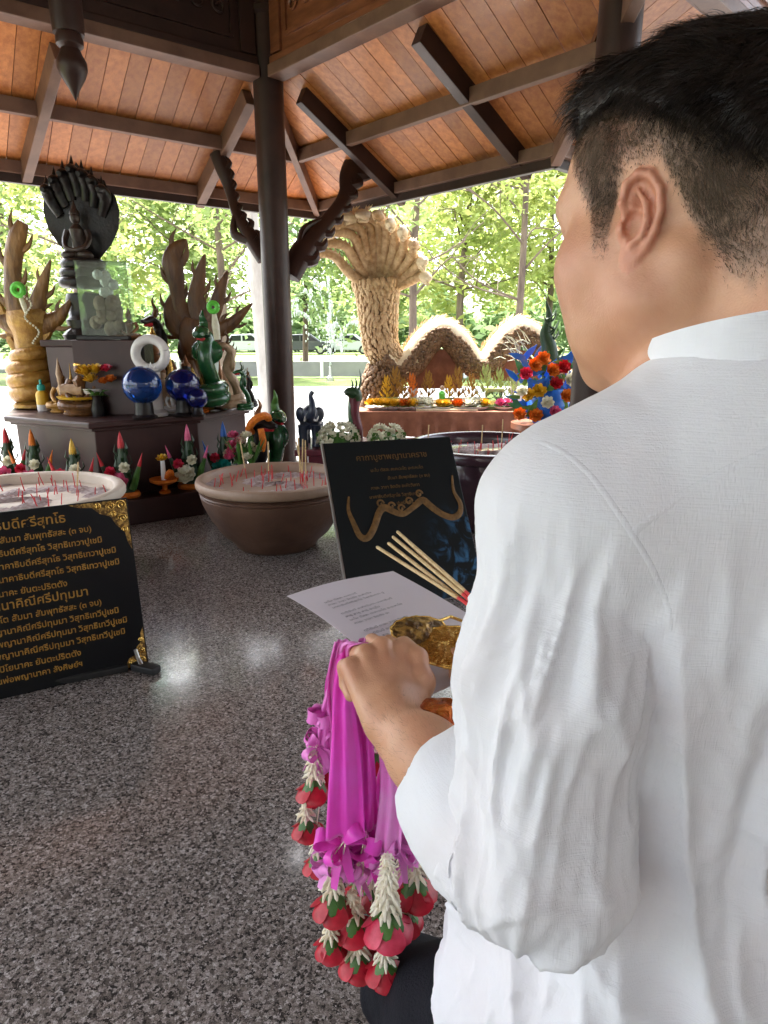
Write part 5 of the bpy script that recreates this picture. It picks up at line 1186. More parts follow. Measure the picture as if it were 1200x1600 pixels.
# ---- big blue and orange arrangement with a green crest
Yf = 4.75; b_ = atY(855, 655, Yf); zt = .40; b_.z = zt
t = thing('flower_stool', 'plain wooden stool carrying the blue and orange arrangement', 'stool', (b_.x, b_.y, GZ))
MB().lathe([(.26, zt - .04), (.26, zt)], (b_.x, b_.y, 0), 20).build('seat', 'timber_red', t)
for k in range(4):
    a = k * 1.57 + .78; MB().tube([(b_.x + math.cos(a) * .18, b_.y + math.sin(a) * .18, zt - .04), (b_.x + math.cos(a) * .21, b_.y + math.sin(a) * .21, 0)], .025, 8).build('leg', 'timber_red', t)
t = thing('tall_arrangement', 'tall blue and orange flower arrangement with a dark green serpent crest', 'flower arrangement', b_); q = random.Random(21)
MB().lathe([(.10, 0), (.14, .05), (.15, .16), (.11, .24), (.0005, .26)], b_, 20).build('vase', 'blue', t)
for px, py, r, mat in ((835, 572, .05, 'orange'), (848, 562, .05, 'orange'), (862, 580, .05, 'orange'), (868, 600, .045, 'red'), (822, 585, .045, 'rose_pink'), (842, 612, .05, 'yellow'), (826, 618, .045, 'yellow'), (812, 648, .045, 'orange'), (838, 650, .05, 'orange'), (866, 645, .045, 'pink'), (885, 620, .05, 'orange'), (880, 575, .05, 'red'), (856, 630, .045, 'petal_white'), (815, 612, .04, 'petal_white'), (890, 595, .05, 'petal_white')):
    rosette('blossom', atY(px, py, Yf - .12 - .04 * q.random()), r, mat, t, rs, Vector((q.uniform(-.4, .4), -.9, .4)))
m = MB(); g = MB()
for k in range(130):
    p = atY(q.uniform(808, 900), q.uniform(560, 655), Yf + q.uniform(-.12, .12)); a = q.uniform(0, 6.28); s_ = q.uniform(.04, .085); d = Vector((math.cos(a), -.3, abs(math.sin(a)))).normalized(); w_ = d.cross(Vector((0, 1, 0))).normalized() * s_ * .25
    (m if k % 2 else g).sheet([[p - w_, p + w_], [p + d * s_ - w_ * 1.1, p + d * s_ + w_ * 1.1], [p + d * s_ * 1.8 - w_ * .1, p + d * s_ * 1.8 + w_ * .1]], .002)
m.build('blue_leaves', 'blue', t)['kind'] = 'stuff'; g.build('green_leaves', 'leaf_mid', t)['kind'] = 'stuff'
m = MB(); m.tube(smooth_path([atY(862, 600, Yf), atY(858, 545, Yf), atY(852, 520, Yf), atY(858, 495, Yf), atY(853, 470, Yf)], 5), [.07, .06, .045, .03, .02, .002], 10, sy=.6, up=(0, -1, 0))
for k in range(14):
    p = atY(q.uniform(848, 870), 590 - k * 7, Yf); sd_ = q.choice((-1, 1)); m.tube(smooth_path([p, p + Vector((sd_ * .05, 0, .03)), p + Vector((sd_ * .07, 0, .09))], 3), [.02, .016, .002], 6, sy=.5)
m.build('serpent_crest', 'leaf_dark', t)
m = MB()
for k in range(26):
    p = atY(q.uniform(790, 830), q.uniform(530, 570), Yf + .05); a = q.uniform(2.2, 3.6); e = p + Vector((math.cos(a) * .1, 0, math.sin(a) * .12 + .05)); m.tube([p, (p + e) / 2 + Vector((0, 0, .015)), e], [.006, .009, .001], 5, sy=.4)
m.build('white_leaves', 'petal_white', t)
# ================================================================ the kneeling man
# ---- signed distance modelling (numpy) with surface nets
def cap(p, a, b_, r0, r1):
    a = np.asarray(a, float); b_ = np.asarray(b_, float); ba = b_ - a
    t = np.clip(((p - a) @ ba) / (ba @ ba), 0, 1); return np.linalg.norm(p - a - t[:, None] * ba, axis=1) - (r0 + (r1 - r0) * t)
def ellip(p, c, r, M=None):
    q = p - np.asarray(c, float)
    if M is not None: q = q @ np.asarray(M)
    r = np.asarray(r, float); k0 = np.linalg.norm(q / r, axis=1); k1 = np.linalg.norm(q / (r * r), axis=1) + 1e-9; return k0 * (k0 - 1) / k1
def smin(a, b_, k): h = np.clip(.5 + .5 * (b_ - a) / k, 0, 1); return b_ * (1 - h) + a * h - k * h * (1 - h)
def smax(a, b_, k): return -smin(-a, -b_, k)
def chain(p, pts, rads, k=.01):
    d = None
    for i in range(len(pts) - 1):
        e = cap(p, pts[i], pts[i + 1], rads[i], rads[i + 1]); d = e if d is None else smin(d, e, k)
    return d
def nets(sdf, lo, hi, h, B=5, tol=1.45):
    lo = np.asarray(lo, float); hi = np.asarray(hi, float); n = np.ceil((hi - lo) / (h * B)).astype(int)
    I = np.stack(np.meshgrid(*[np.arange(k) for k in n], indexing='ij'), -1).reshape(-1, 3)
    d = sdf(lo + (I + .5) * h * B); I = I[np.abs(d) < h * B * tol]
    o = np.stack(np.meshgrid(*[np.arange(B)] * 3, indexing='ij'), -1).reshape(-1, 3)
    cells = (I[:, None, :] * B + o[None]).reshape(-1, 3)
    S = (n * B + 2).astype(np.int64); key = lambda c: (c[:, 0].astype(np.int64) * S[1] + c[:, 1]) * S[2] + c[:, 2]
    corner = np.array([[i, j, k] for i in (0, 1) for j in (0, 1) for k in (0, 1)])
    ck = np.concatenate([key(cells + c) for c in corner]); uk = np.unique(ck)
    z = uk % S[2]; y = (uk // S[2]) % S[1]; x = uk // (S[1] * S[2])
    val = sdf(lo + np.stack([x, y, z], 1) * h)
    cv = np.stack([val[np.searchsorted(uk, key(cells + c))] for c in corner], 1)
    act = (cv.min(1) < 0) & (cv.max(1) >= 0); cells = cells[act]; cv = cv[act]
    acc = np.zeros((len(cells), 3)); cnt = np.zeros(len(cells))
    for a in range(8):
        for b_ in range(a + 1, 8):
            if np.abs(corner[a] - corner[b_]).sum() != 1: continue
            va, vb = cv[:, a], cv[:, b_]; m = (va < 0) != (vb < 0); t = np.where(m, va / (va - vb + 1e-20), 0)
            acc += np.where(m[:, None], corner[a] + t[:, None] * (corner[b_] - corner[a]), 0); cnt += m
    V = lo + (cells + acc / cnt[:, None]) * h
    kc = key(cells); order = np.argsort(kc); ks = kc[order]; faces = []
    def look(c):
        k = key(c); i = np.searchsorted(ks, k); i = np.minimum(i, len(ks) - 1); ok = ks[i] == k; return np.where(ok, order[i], -1)
    for ax, (u, v) in enumerate(((1, 2), (2, 0), (0, 1))):
        c0 = 0; c1 = [0, 0, 0]; c1[ax] = 1; i1 = c1[0] * 4 + c1[1] * 2 + c1[2]
        m = (cv[:, 0] < 0) != (cv[:, i1] < 0); cc = cells[m]; s = cv[m][:, 0] < 0
        eu = np.zeros(3, int); eu[u] = 1; ev = np.zeros(3, int); ev[v] = 1
        q = np.stack([look(cc), look(cc - eu), look(cc - eu - ev), look(cc - ev)], 1); ok = (q >= 0).all(1); q = q[ok]; s = s[ok]
        q[~s] = q[~s][:, ::-1]; faces.append(q)
    return V, np.concatenate(faces)
def vnoise(p, seed=0):
    """cheap smooth value noise, -1..1"""
    i = np.floor(p).astype(np.int64); f = p - i; f = f * f * (3 - 2 * f); r = 0
    for dx in (0, 1):
        for dy in (0, 1):
            for dz in (0, 1):
                h = (i[:, 0] + dx) * 374761393 + (i[:, 1] + dy) * 668265263 + (i[:, 2] + dz) * 2147483647 + seed * 1013904223
                h = (h ^ (h >> 13)) * 1274126177; h = (h ^ (h >> 16)) & 0xffff
                w_ = np.where(dx, f[:, 0], 1 - f[:, 0]) * np.where(dy, f[:, 1], 1 - f[:, 1]) * np.where(dz, f[:, 2], 1 - f[:, 2]); r = r + w_ * (h / 32767.5 - 1)
    return r
def arr(v): return np.array(v, float)

# ---- head frame: x to his right, y forward, z up, origin midway between the ears
HS = 1.03
EARW = pd(986, 350, .47)
yaw, pit, rol = R(37), R(-11), R(0)
HM = np.array(Matrix.Rotation(yaw, 3, 'Z') @ Matrix.Rotation(pit, 3, 'X') @ Matrix.Rotation(rol, 3, 'Y'))
HO = arr(EARW) - HM @ arr((-.080, 0, 0)) * HS
def to_head(p): return (p - HO) @ HM / HS
def from_head(q): return (np.asarray(q) * HS) @ HM.T + HO
def head_sdf(q, ears=True):
    d = ellip(q, (0, -.014, .042), (.077, .098, .084))
    d = smin(d, ellip(q, (0, .028, .050), (.067, .064, .062)), .02)
    d = smin(d, ellip(q, (0, .040, -.030), (.064, .054, .074)), .03)
    for s in (-1, 1):
        d = smin(d, ellip(q, (s * .053, .050, -.016), (.027, .034, .034)), .022)
        d = smin(d, cap(q, (s * .060, .004, -.052), (s * .022, .070, -.090), .020, .018), .025)
        d = smin(d, cap(q, (s * .060, .012, -.01), (s * .060, .004, -.052), .018, .018), .03)
        d = smax(d, -ellip(q, (s * .033, .098, .020), (.020, .014, .013)), .014)
        d = smin(d, ellip(q, (s * .033, .074, .020), (.015, .0135, .0135)), .004)
        d = smin(d, cap(q, (s * .018, .085, .026), (s * .047, .074, .024), .004, .003), .004)
        d = smin(d, cap(q, (s * .018, .085, .014), (s * .046, .075, .015), .003, .003), .004)
    d = smin(d, cap(q, (-.042, .076, .040), (.042, .076, .040), .010, .010), .02)
    d = smin(d, cap(q, (0, .084, .032), (0, .101, -.014), .008, .012), .012)
    for s in (-1, 1): d = smin(d, ellip(q, (s * .013, .090, -.018), (.009, .012, .008)), .006)
    d = smin(d, cap(q, (-.018, .086, -.046), (.018, .086, -.046), .006, .006), .006); d = smin(d, cap(q, (-.015, .085, -.057), (.015, .085, -.057), .006, .006), .006)
    d = smin(d, ellip(q, (0, .072, -.088), (.024, .020, .018)), .022)
    for s in (-1, 1): d = smin(d, ellip(q, (s * .040, .048, -.058), (.028, .034, .032)), .025)
    # neck
    d = smin(d, cap(q, (0, -.030, -.03), (0, -.066, -.20), .057, .066), .035)
    for s in (-1, 1):
        d = smin(d, cap(q, (s * .060, -.026, -.030), (s * .022, .006, -.17), .014, .012), .016)
        d = smin(d, cap(q, (s * .028, -.085, .0), (s * .05, -.09, -.18), .024, .03), .03)
    if ears:
        for s in (-1, 1):
            mk = (q[:, 0] * s > .052) & (np.abs(q[:, 1]) < .055) & (np.abs(q[:, 2]) < .06)
            if mk.any(): d[mk] = smin(d[mk], ear_sdf(q[mk], s), .0035)
    return d
EAR_T = np.array(Matrix.Rotation(R(-24), 3, 'Z'))          # flare: rear edge stands away from the skull
def ear_sdf(q, s):
    e = q.copy(); e[:, 0] *= s                                # outward is +x now
    e = e - arr((.0745, .004, .002)); e = e @ EAR_T; e = e * arr((1, 1.40, 1.13))            # into ear frame
    # tilt back
    a = R(-14); ca, sa = math.cos(a), math.sin(a); y = e[:, 1] * ca - e[:, 2] * sa; z = e[:, 1] * sa + e[:, 2] * ca; e = np.stack([e[:, 0], y, z], 1)
    # blade
    d = ellip(e, (.006, -.010, .004), (.0045, .0185, .030))
    d = smax(d, -ellip(e, (.0115, -.006, -.004), (.0105, .0100, .0130)), .003)              # concha
    d = smax(d, -ellip(e, (.0115, -.010, .017), (.0065, .0078, .0090)), .003)              # fossa
    hel = [(.008, .004, .004), (.010, .008, .012), (.010, .006, .026), (.010, -.004, .0345), (.011, -.016, .033), (.012, -.0255, .023), (.012, -.0285, .008), (.0115, -.026, -.006), (.010, -.020, -.018), (.008, -.012, -.027)]
    d = smin(d, chain(e, hel, [.0025, .0032, .0036, .0038, .0038, .0038, .0036, .0034, .0034, .004], .002), .0028)
    d = smin(d, chain(e, [(.010, -.006, .022), (.0115, -.015, .012), (.0125, -.0175, .0), (.0115, -.014, -.012), (.010, -.005, -.018)], [.0022, .0032, .0034, .0032, .0028], .002), .0028)   # antihelix
    d = smin(d, ellip(e, (.0075, .0055, -.006), (.0045, .0045, .006)), .003)                # tragus
    d = smin(d, ellip(e, (.0065, -.006, -.028), (.0042, .0085, .0105)), .004)              # lobe
    d = smin(d, cap(e, (-.006, -.004, .006), (.003, -.010, .004), .015, .014), .005) if False else d
    d = smin(d, ellip(e, (-.002, -.006, .002), (.008, .010, .022)), .005) if False else d
    d = smax(d, -ellip(e, (.004, .0015, -.004), (.009, .0032, .0042)), .0015)              # canal
    return d * .82
# ---- torso frame
tyaw = R(12); TX = arr((math.cos(tyaw), math.sin(tyaw), 0)); TY = arr((-math.sin(tyaw), math.cos(tyaw), 0)); TZ = arr((0, 0, 1))
NB = from_head((0, -.052, -.118))                                                      # neck base
SJ = arr(pd(893, 795, .495)); half = (NB - SJ) @ TX
SJR = SJ + TX * (2 * half) ; SJR[1] = SJ[1] + (2 * half) * TX[1]
EL = arr(pd(838, 1352, .52)); WR = arr(pd(622, 1138, .695)); HD = arr(pd(590, 1050, .755))
ELR = SJR + (EL - SJ) * arr((-1, 1, 1)) + TX * .02; 
WRR = arr((.20, .66, .60)); HDR = arr((.135, .715, .625))
HIP = NB + TX * -.02 + TY * .015 + arr((0, 0, -.60)); HIP[2] = .30
def hand_pts(W, Hc, side):
    """gripping fist; returns palm chain and finger chains. side -1: left hand"""
    f = (Hc - W); f /= np.linalg.norm(f)
    up = arr((0, 0, 1)); lat = np.cross(f, up); lat /= np.linalg.norm(lat)                  # to the right of the hand direction
    n = np.cross(lat, f)                                                                   # back-of-hand side, roughly up
    return f, lat, n
def hand_sdf(p, W, Hc, mir):
    f, lat, n = hand_pts(W, Hc, mir); lat = lat * mir                                      # lat points to the thumb side
    d = cap(p, W - f * .01, W + f * .03, .027, .030)
    L = lambda a, b_, c: W + f * a + lat * b_ + n * c
    # palm as a few metacarpal bones
    kn = [(.096, .030, .010), (.101, .010, .014), (.096, -.011, .011), (.086, -.030, .004)]
    for k, (a, b_, c) in enumerate(kn): d = smin(d, cap(p, L(.012, b_ * .55, .0), L(a, b_, c), .0195, .0125), .008)
    lens = [(.036, .026, .020), (.040, .029, .021), (.037, .027, .020), (.029, .020, .018)]
    for k, (a, b_, c) in enumerate(kn):
        l1, l2, l3 = lens[k]; q0 = L(a, b_, c); a1 = -.55 - .08 * k; q1 = q0 + (f * math.cos(a1) + n * math.sin(a1)) * l1; a2 = a1 - 1.45; q2 = q1 + (f * math.cos(a2) + n * math.sin(a2)) * l2; a3 = a2 - 1.0; q3 = q2 + (f * math.cos(a3) + n * math.sin(a3)) * l3
        fd = chain(p, [q0, q1, q2, q3], [.0115, .0100, .0090, .0078], .003); d = smin(d, fd, .0035)
        d = smin(d, ellip(p, q0 + n * .004, (.0105, .0105, .009)), .006)
    # thumb leaves the side of the palm and lies over the index finger
    th = [L(.022, .020, -.006), L(.050, .044, .002), L(.080, .048, .012), L(.104, .040, .012)]
    d = smin(d, chain(p, th, [.019, .0145, .0115, .009], .006), .008)
    d = smin(d, ellip(p, L(.052, .044, .008), (.013, .013, .012)), .008)
    return d
def arm_sdf(p, S_, E_, W, Hc, mir):
    d = chain(p, [S_, S_ * .5 + E_ * .5, E_], [.056, .050, .042], .03)
    fm = E_ * .68 + W * .32
    d = smin(d, chain(p, [E_, fm, E_ * .25 + W * .75, W], [.042, .043, .033, .0275], .03), .02)
    return smin(d, hand_sdf(p, W, Hc, mir), .012)
def torso_core(p, grow=0.0):
    q = p - NB; u = q @ TX; v = q @ TY; w_ = q @ TZ
    hz = np.clip(-w_ / .62, 0, 1)
    a = np.interp(hz, [0, .12, .3, .6, .85, 1], [.085, .135, .150, .146, .165, .185]) + grow
    b_ = np.interp(hz, [0, .12, .3, .6, .85, 1], [.065, .095, .118, .112, .128, .14]) + grow
    cv = np.interp(hz, [0, .2, .6, 1], [.0, .025, .05, .05]); v = v - cv
    k = np.sqrt((u / a) ** 2 + (v / b_) ** 2 + 1e-12); d = (k - 1) * np.minimum(a, b_) * .85
    return smax(smax(d, w_ - .0, .05), -w_ - .66, .05)
def upper_sdf(p):
    d = head_sdf(to_head(p), True) * HS; d = smin(d, torso_core(p), .05)
    for s_ in (SJ, SJR): d = smin(d, cap(p, NB + arr((0, 0, -.030)), s_ + arr((0, 0, .0)), .048, .052), .05)
    return d
def hands_sdf(p): return np.minimum(arm_sdf(p, SJ, EL, WR, HD, 1), arm_sdf(p, SJR, ELR, WRR, HDR, -1))
def rest_sdf(p):
    d = torso_core(p, -.014)
    for s_ in (SJ, SJR): d = smin(d, cap(p, NB + arr((0, 0, -.030)), s_ + arr((0, 0, .0)), .048, .052), .05)
    return smin(d, smin(smin(chain(p, [SJ, SJ * .5 + EL * .5, EL], [.05, .046, .04], .03), chain(p, [EL, EL * .68 + WR * .32, EL * .25 + WR * .75, WR], [.042, .043, .033, .0275], .03), .02), smin(chain(p, [SJR, SJR * .5 + ELR * .5, ELR], [.05, .046, .04], .03), chain(p, [ELR, ELR * .68 + WRR * .32, ELR * .25 + WRR * .75, WRR], [.042, .043, .033, .0275], .03), .02), .02), .03)
# three resolutions of the same surface: head and neck, hands and forearms, the covered rest
hb = HO; zc = NB[2] - .055
def clip_join():
    Vs, Fs = [], []; off = 0
    def addp(V, Fc, keep):
        nonlocal off
        c = V[Fc].mean(1); Fc = Fc[keep(c)]; us, inv = np.unique(Fc, return_inverse=True); Vs.append(V[us]); Fs.append(inv.reshape(-1, 4) + off); off += len(us)
    V, Fc = nets(upper_sdf, HO - arr((.15, .17, .19)), HO + arr((.16, .17, .17)), .0018)
    inh = lambda c: (c[:, 2] > zc) & (np.abs(c[:, 0] - HO[0]) < .155) & (np.abs(c[:, 1] - HO[1]) < .165)
    addp(V, Fc, inh)
    lo = np.minimum(np.minimum(WR, HD), np.minimum(WRR, HDR)) - arr((.12, .16, .1)); hi = np.maximum(np.maximum(WR, HD), np.maximum(WRR, HDR)) + .1
    V2, F2 = nets(hands_sdf, lo, hi, .0019); y0 = lo[1] + .03
    inw = lambda c: (c[:, 1] > y0) & (c[:, 2] > lo[2] + .02) & (c[:, 2] < hi[2] - .02)
    addp(V2, F2, inw)
    lo3 = np.minimum(HIP, EL) - .25; hi3 = np.maximum(SJR, HDR) + .2; lo3[2] = .24
    V3, F3 = nets(rest_sdf, lo3, hi3, .008)
    addp(V3, F3, lambda c: (c[:, 2] < zc) & (c[:, 1] < y0 + .004))
    return np.concatenate(Vs), np.concatenate(Fs)
BV, BF = clip_join()
# hair line in head coordinates, for the scalp tint and the strands
def hairline(q):
    """>0 inside the hair region (metres above the lower hair edge)"""
    y = q[:, 1]; edge = np.interp(y, [-.12, -.07, -.052, -.040, -.030, -.022, .004, .012, .018, .030, .038, .052, .066, .09], [-.066, -.062, -.048, -.022, .010, .036, .039, .024, -.016, -.012, .018, .046, .084, .096])
    return q[:, 2] - edge
def longline(q):
    y = q[:, 1]; return q[:, 2] - np.interp(y, [-.12, -.08, -.05, -.02, .01, .04, .07, .10], [-.008, .010, .034, .064, .082, .087, .090, .094])
pers = thing('person', 'kneeling man in a white linen shirt with short dark hair, seen from behind', 'person', (float(HIP[0]), float(HIP[1]), 0))
base = np.array(WL[pers.name])
me = np_mesh('body', BV - base, BF)
hq = to_head(BV); hl = np.clip(hairline(hq) / .02 + vnoise(hq * 160, 3) * .35 + .1, 0, 1); hl *= (np.linalg.norm(hq, axis=1) < .2)
is_ear = (np.minimum(ear_sdf(hq, -1), ear_sdf(hq, 1)) < .002).astype(float); hl = hl * (1 - is_ear)
ca = me.color_attributes.new('scalp', 'FLOAT_COLOR', 'POINT'); cc = np.zeros((len(BV), 4), np.float32)
br_ = np.clip(1 - np.abs(np.hypot((np.abs(hq[:, 0]) - .032) / .022, (hq[:, 2] - .040) / .005)) , 0, 1) * (hq[:, 1] > .06) * (np.linalg.norm(hq, axis=1) < .2)
cc[:, 0] = np.maximum(hl * .85, br_); cc[:, 1] = is_ear; cc[:, 2] = np.clip(vnoise(hq * 25, 9) * .5 + .5, 0, 1); cc[:, 3] = 1
ca.data.foreach_set('color', cc.ravel())
m_, tr_, b = nodes('skin'); N = tr_.nodes; L = tr_.links
at = N.new('ShaderNodeAttribute'); at.attribute_name = 'scalp'; sp_ = N.new('ShaderNodeSeparateColor'); L.new(at.outputs['Color'], sp_.inputs[0])
tc = N.new('ShaderNodeTexCoord'); n1 = N.new('ShaderNodeTexNoise'); n1.inputs['Scale'].default_value = 30; n1.inputs['Detail'].default_value = 6; L.new(tc.outputs['Object'], n1.inputs['Vector'])
def mixc(f, a, b_, fac=None):
    q = N.new('ShaderNodeMix'); q.data_type = 'RGBA'
    for s_, v in (('A', a), ('B', b_)):
        if isinstance(v, tuple): q.inputs[s_].default_value = v
        else: L.new(v, q.inputs[s_])
    L.new(f, q.inputs['Factor']); return q.outputs['Result']
mr = N.new('ShaderNodeMapRange'); mr.inputs[1].default_value = .35; mr.inputs[2].default_value = .65; L.new(n1.outputs['Fac'], mr.inputs[0])
c0 = mixc(mr.outputs[0], (.60, .335, .205, 1), (.53, .275, .16, 1)); er = N.new('ShaderNodeMath'); er.operation = 'MULTIPLY'; er.inputs[1].default_value = .55; L.new(sp_.outputs[1], er.inputs[0])
c1_ = mixc(er.outputs[0], c0, (.62, .25, .17, 1)); c2_ = mixc(sp_.outputs[0], c1_, (.20, .13, .088, 1)); n6 = N.new('ShaderNodeTexNoise'); n6.inputs['Scale'].default_value = 11; n6.inputs['Detail'].default_value = 5; L.new(tc.outputs['Object'], n6.inputs['Vector']); m6 = N.new('ShaderNodeMapRange'); m6.inputs[1].default_value = .45; m6.inputs[2].default_value = .72; m6.inputs[4].default_value = .45; L.new(n6.outputs['Fac'], m6.inputs[0])
c3_ = mixc(m6.outputs[0], c2_, (.52, .20, .14, 1)); vs = N.new('ShaderNodeTexVoronoi'); vs.inputs['Scale'].default_value = 42; L.new(tc.outputs['Object'], vs.inputs['Vector']); m7 = N.new('ShaderNodeMapRange'); m7.inputs[1].default_value = .035; m7.inputs[2].default_value = .06; m7.inputs[3].default_value = .0; m7.inputs[4].default_value = 1.0; L.new(vs.outputs['Distance'], m7.inputs[0])
c3_ = mixc(m7.outputs[0], (.30, .15, .09, 1), c3_); L.new(c3_, b.inputs['Base Color'])
b.inputs['Roughness'].default_value = .46; b.inputs['Subsurface Weight'].default_value = .18; b.inputs['Subsurface Radius'].default_value = (.010, .004, .002); b.inputs['Subsurface Scale'].default_value = .5
n2 = N.new('ShaderNodeTexNoise'); n2.inputs['Scale'].default_value = 650; n2.inputs['Detail'].default_value = 3; L.new(tc.outputs['Object'], n2.inputs['Vector']); bp = N.new('ShaderNodeBump'); bp.inputs['Strength'].default_value = .35; bp.inputs['Distance'].default_value = .0012; L.new(n2.outputs['Fac'], bp.inputs['Height']); L.new(bp.outputs[0], b.inputs['Normal'])
body_o = finish('body', me, 'skin', pers, True, None, WL[pers.name], 0)

# ---- hair: dark mass on top plus strands
pm('hair', (.008, .0062, .0055), (.026, .018, .014), scale=70, rough=.42, spec=.35)
pm('hair_short', (.075, .052, .036), (.15, .108, .074), scale=60, rough=.5, spec=.3)
def cap_sdf(p):
    q = to_head(p); base_ = head_sdf(q, False); ll = longline(q); th = .0015 + (.007 + .014 * np.clip((q[:, 1] + .02) / .08, 0, 1)) * np.clip(ll / .035, 0, 1) + vnoise(q * 55, 4) * .003 * np.clip(ll / .03, 0, 1)
    return smax(base_ - th, -(ll - .006 + vnoise(q * 70, 7) * .008), .006) * HS
CV, CF = nets(cap_sdf, HO - arr((.15, .17, .10)), HO + arr((.16, .17, .2)), .0026)
hair_mass = finish('hair_mass', np_mesh('hair_mass', CV - base, CF), 'hair', pers, True, None, WL[pers.name], 0)
def scalp_points(n, rs, cond):
    out = []
    while sum(len(o) for o in out) < n:
        d = rs.normal(size=(n * 3, 3)); d /= np.linalg.norm(d, axis=1)[:, None]; q = arr((0, -.01, .02)) + d * .16
        for _ in range(14): q = q - d * (head_sdf(q, False) * .9)[:, None]
        ok = cond(q, d, rs) & (np.abs(head_sdf(q, False)) < .002); out.append(np.c_[q, d][ok])
    return np.concatenate(out)[:n]
def strands(name, pts, length, mat, rs, width, dirf, segs=4, parent=pers):
    q = pts[:, :3]; e = 1e-3; g = np.stack([head_sdf(q + arr((e, 0, 0)), False) - head_sdf(q - arr((e, 0, 0)), False), head_sdf(q + arr((0, e, 0)), False) - head_sdf(q - arr((0, e, 0)), False), head_sdf(q + arr((0, 0, e)), False) - head_sdf(q - arr((0, 0, e)), False)], 1)
    g /= np.linalg.norm(g, axis=1)[:, None] + 1e-9; n = len(q); P_ = [q]; cur = q.copy(); L_ = length(q, rs)
    for s_ in range(segs):
        d = dirf(q, g, (s_ + .5) / segs, rs); d /= np.linalg.norm(d, axis=1)[:, None]; cur = cur + d * (L_ / segs)[:, None]
        pen = head_sdf(cur, False); cur = cur + g * np.maximum(0, .0008 - pen)[:, None]; P_.append(cur)
    P_ = np.stack(P_, 1); T = np.gradient(P_, axis=1); W_ = np.cross(T, g[:, None, :]); W_ /= np.linalg.norm(W_, axis=2)[:, :, None] + 1e-9
    jit = rs.normal(size=(n, 1, 3)) * .5; W_ = W_ + jit; W_ /= np.linalg.norm(W_, axis=2)[:, :, None] + 1e-9
    wd = width * np.linspace(1, .12, segs + 1)[None, :, None] * rs.uniform(.7, 1.3, (n, 1, 1)); A = P_ - W_ * wd; Bq = P_ + W_ * wd
    V = np.stack([A, Bq], 2).reshape(n * (segs + 1) * 2, 3); b0 = (np.arange(n) * (segs + 1) * 2)[:, None, None]; s_ = (np.arange(segs) * 2)[None, :, None]
    Fc = (b0 + s_ + np.array([0, 1, 3, 2])[None, None, :]).reshape(-1, 4)
    return finish(name, np_mesh(name, from_head(V) - base, Fc), mat, parent, True, None, WL[pers.name], 0)
rs_ = np.random.RandomState(12)
top_pts = scalp_points(20000, rs_, lambda q, d, rs: longline(q) + rs.normal(size=len(q)) * .006 > 0)
def topdir(q, g, u, rs):
    ll = np.clip(longline(q) / .06, 0, 1)[:, None]; cl = np.stack([vnoise(q * 38, 21), vnoise(q * 38, 22), vnoise(q * 38, 23)], 1)
    flow = arr((-.25, .75, .0))[None] * (.4 + .6 * ll) + np.c_[0 * q[:, 0], 0 * q[:, 0], -np.ones(len(q)) * .55] * (1 - ll) + arr((0, 0, -.35))[None] * u
    return flow + g * ((.85 + .5 * np.clip((q[:, 1:2] + .02) / .08, 0, 1)) * (1 - u) * (.3 + .7 * ll) + .10) + cl * .5 + rs.normal(size=q.shape) * .12
strands('hair_top', top_pts, lambda q, rs: (.007 + (.024 + .022 * np.clip((q[:, 1] + .02) / .08, 0, 1)) * np.clip(longline(q) / .04, 0, 1)) * rs.uniform(.6, 1.2, len(q)), 'hair', rs_, .00036, topdir)
pick = rs_.randint(0, len(CV), 16000); capq = to_head(CV[pick])
strands('hair_outer', np.c_[capq, capq], lambda q, rs: (.005 + (.014 + .014 * np.clip((q[:, 1] + .02) / .08, 0, 1)) * np.clip(longline(q) / .04, 0, 1)) * rs.uniform(.5, 1.3, len(q)), 'hair', rs_, .00036,
        lambda q, g, u, rs: topdir(q, g, .35 + .65 * u, rs))
side_pts = scalp_points(32000, rs_, lambda q, d, rs: (hairline(q) + rs.normal(size=len(q)) * .004 + vnoise(q * 120, 5) * .004 > 0) & (longline(q) < .02) & (rs.random(len(q)) < .25 + .75 * np.clip(hairline(q) / .018, 0, 1)))
def sidedir(q, g, u, rs): return arr((0, -.30, -.8))[None] * (.7 + .3 * u) + g * .42 + np.stack([vnoise(q * 60, 31), vnoise(q * 60, 32), vnoise(q * 60, 33)], 1) * .35 + rs.normal(size=q.shape) * .22
strands('hair_sides', side_pts, lambda q, rs: (.003 + .009 * np.clip(hairline(q) / .07, 0, 1)) * rs.uniform(.6, 1.3, len(q)), 'hair_short', rs_, .00016, sidedir, 3)

# ---- shirt
m_, tr_, b = nodes('linen'); N = tr_.nodes; L = tr_.links
tc = N.new('ShaderNodeTexCoord'); n1 = N.new('ShaderNodeTexNoise'); n1.inputs['Scale'].default_value = 9; n1.inputs['Detail'].default_value = 4; L.new(tc.outputs['Object'], n1.inputs['Vector'])
mr = N.new('ShaderNodeMapRange'); mr.inputs[1].default_value = .45; mr.inputs[2].default_value = .75; mr.inputs[4].default_value = .55; L.new(n1.outputs['Fac'], mr.inputs[0])
col = mixc(mr.outputs[0], (.85, .875, .93, 1), (.85, .80, .83, 1)); L.new(col, b.inputs['Base Color']); b.inputs['Roughness'].default_value = .8; b.inputs['Sheen Weight'].default_value = .2; b.inputs['Specular IOR Level'].default_value = .25
def weave(sx, sy, sz):
    mp = N.new('ShaderNodeMapping'); mp.inputs['Scale'].default_value = (sx, sy, sz); L.new(tc.outputs['Object'], mp.inputs[0]); q = N.new('ShaderNodeTexNoise'); q.inputs['Scale'].default_value = 1; q.inputs['Detail'].default_value = 3; L.new(mp.outputs[0], q.inputs['Vector']); return q
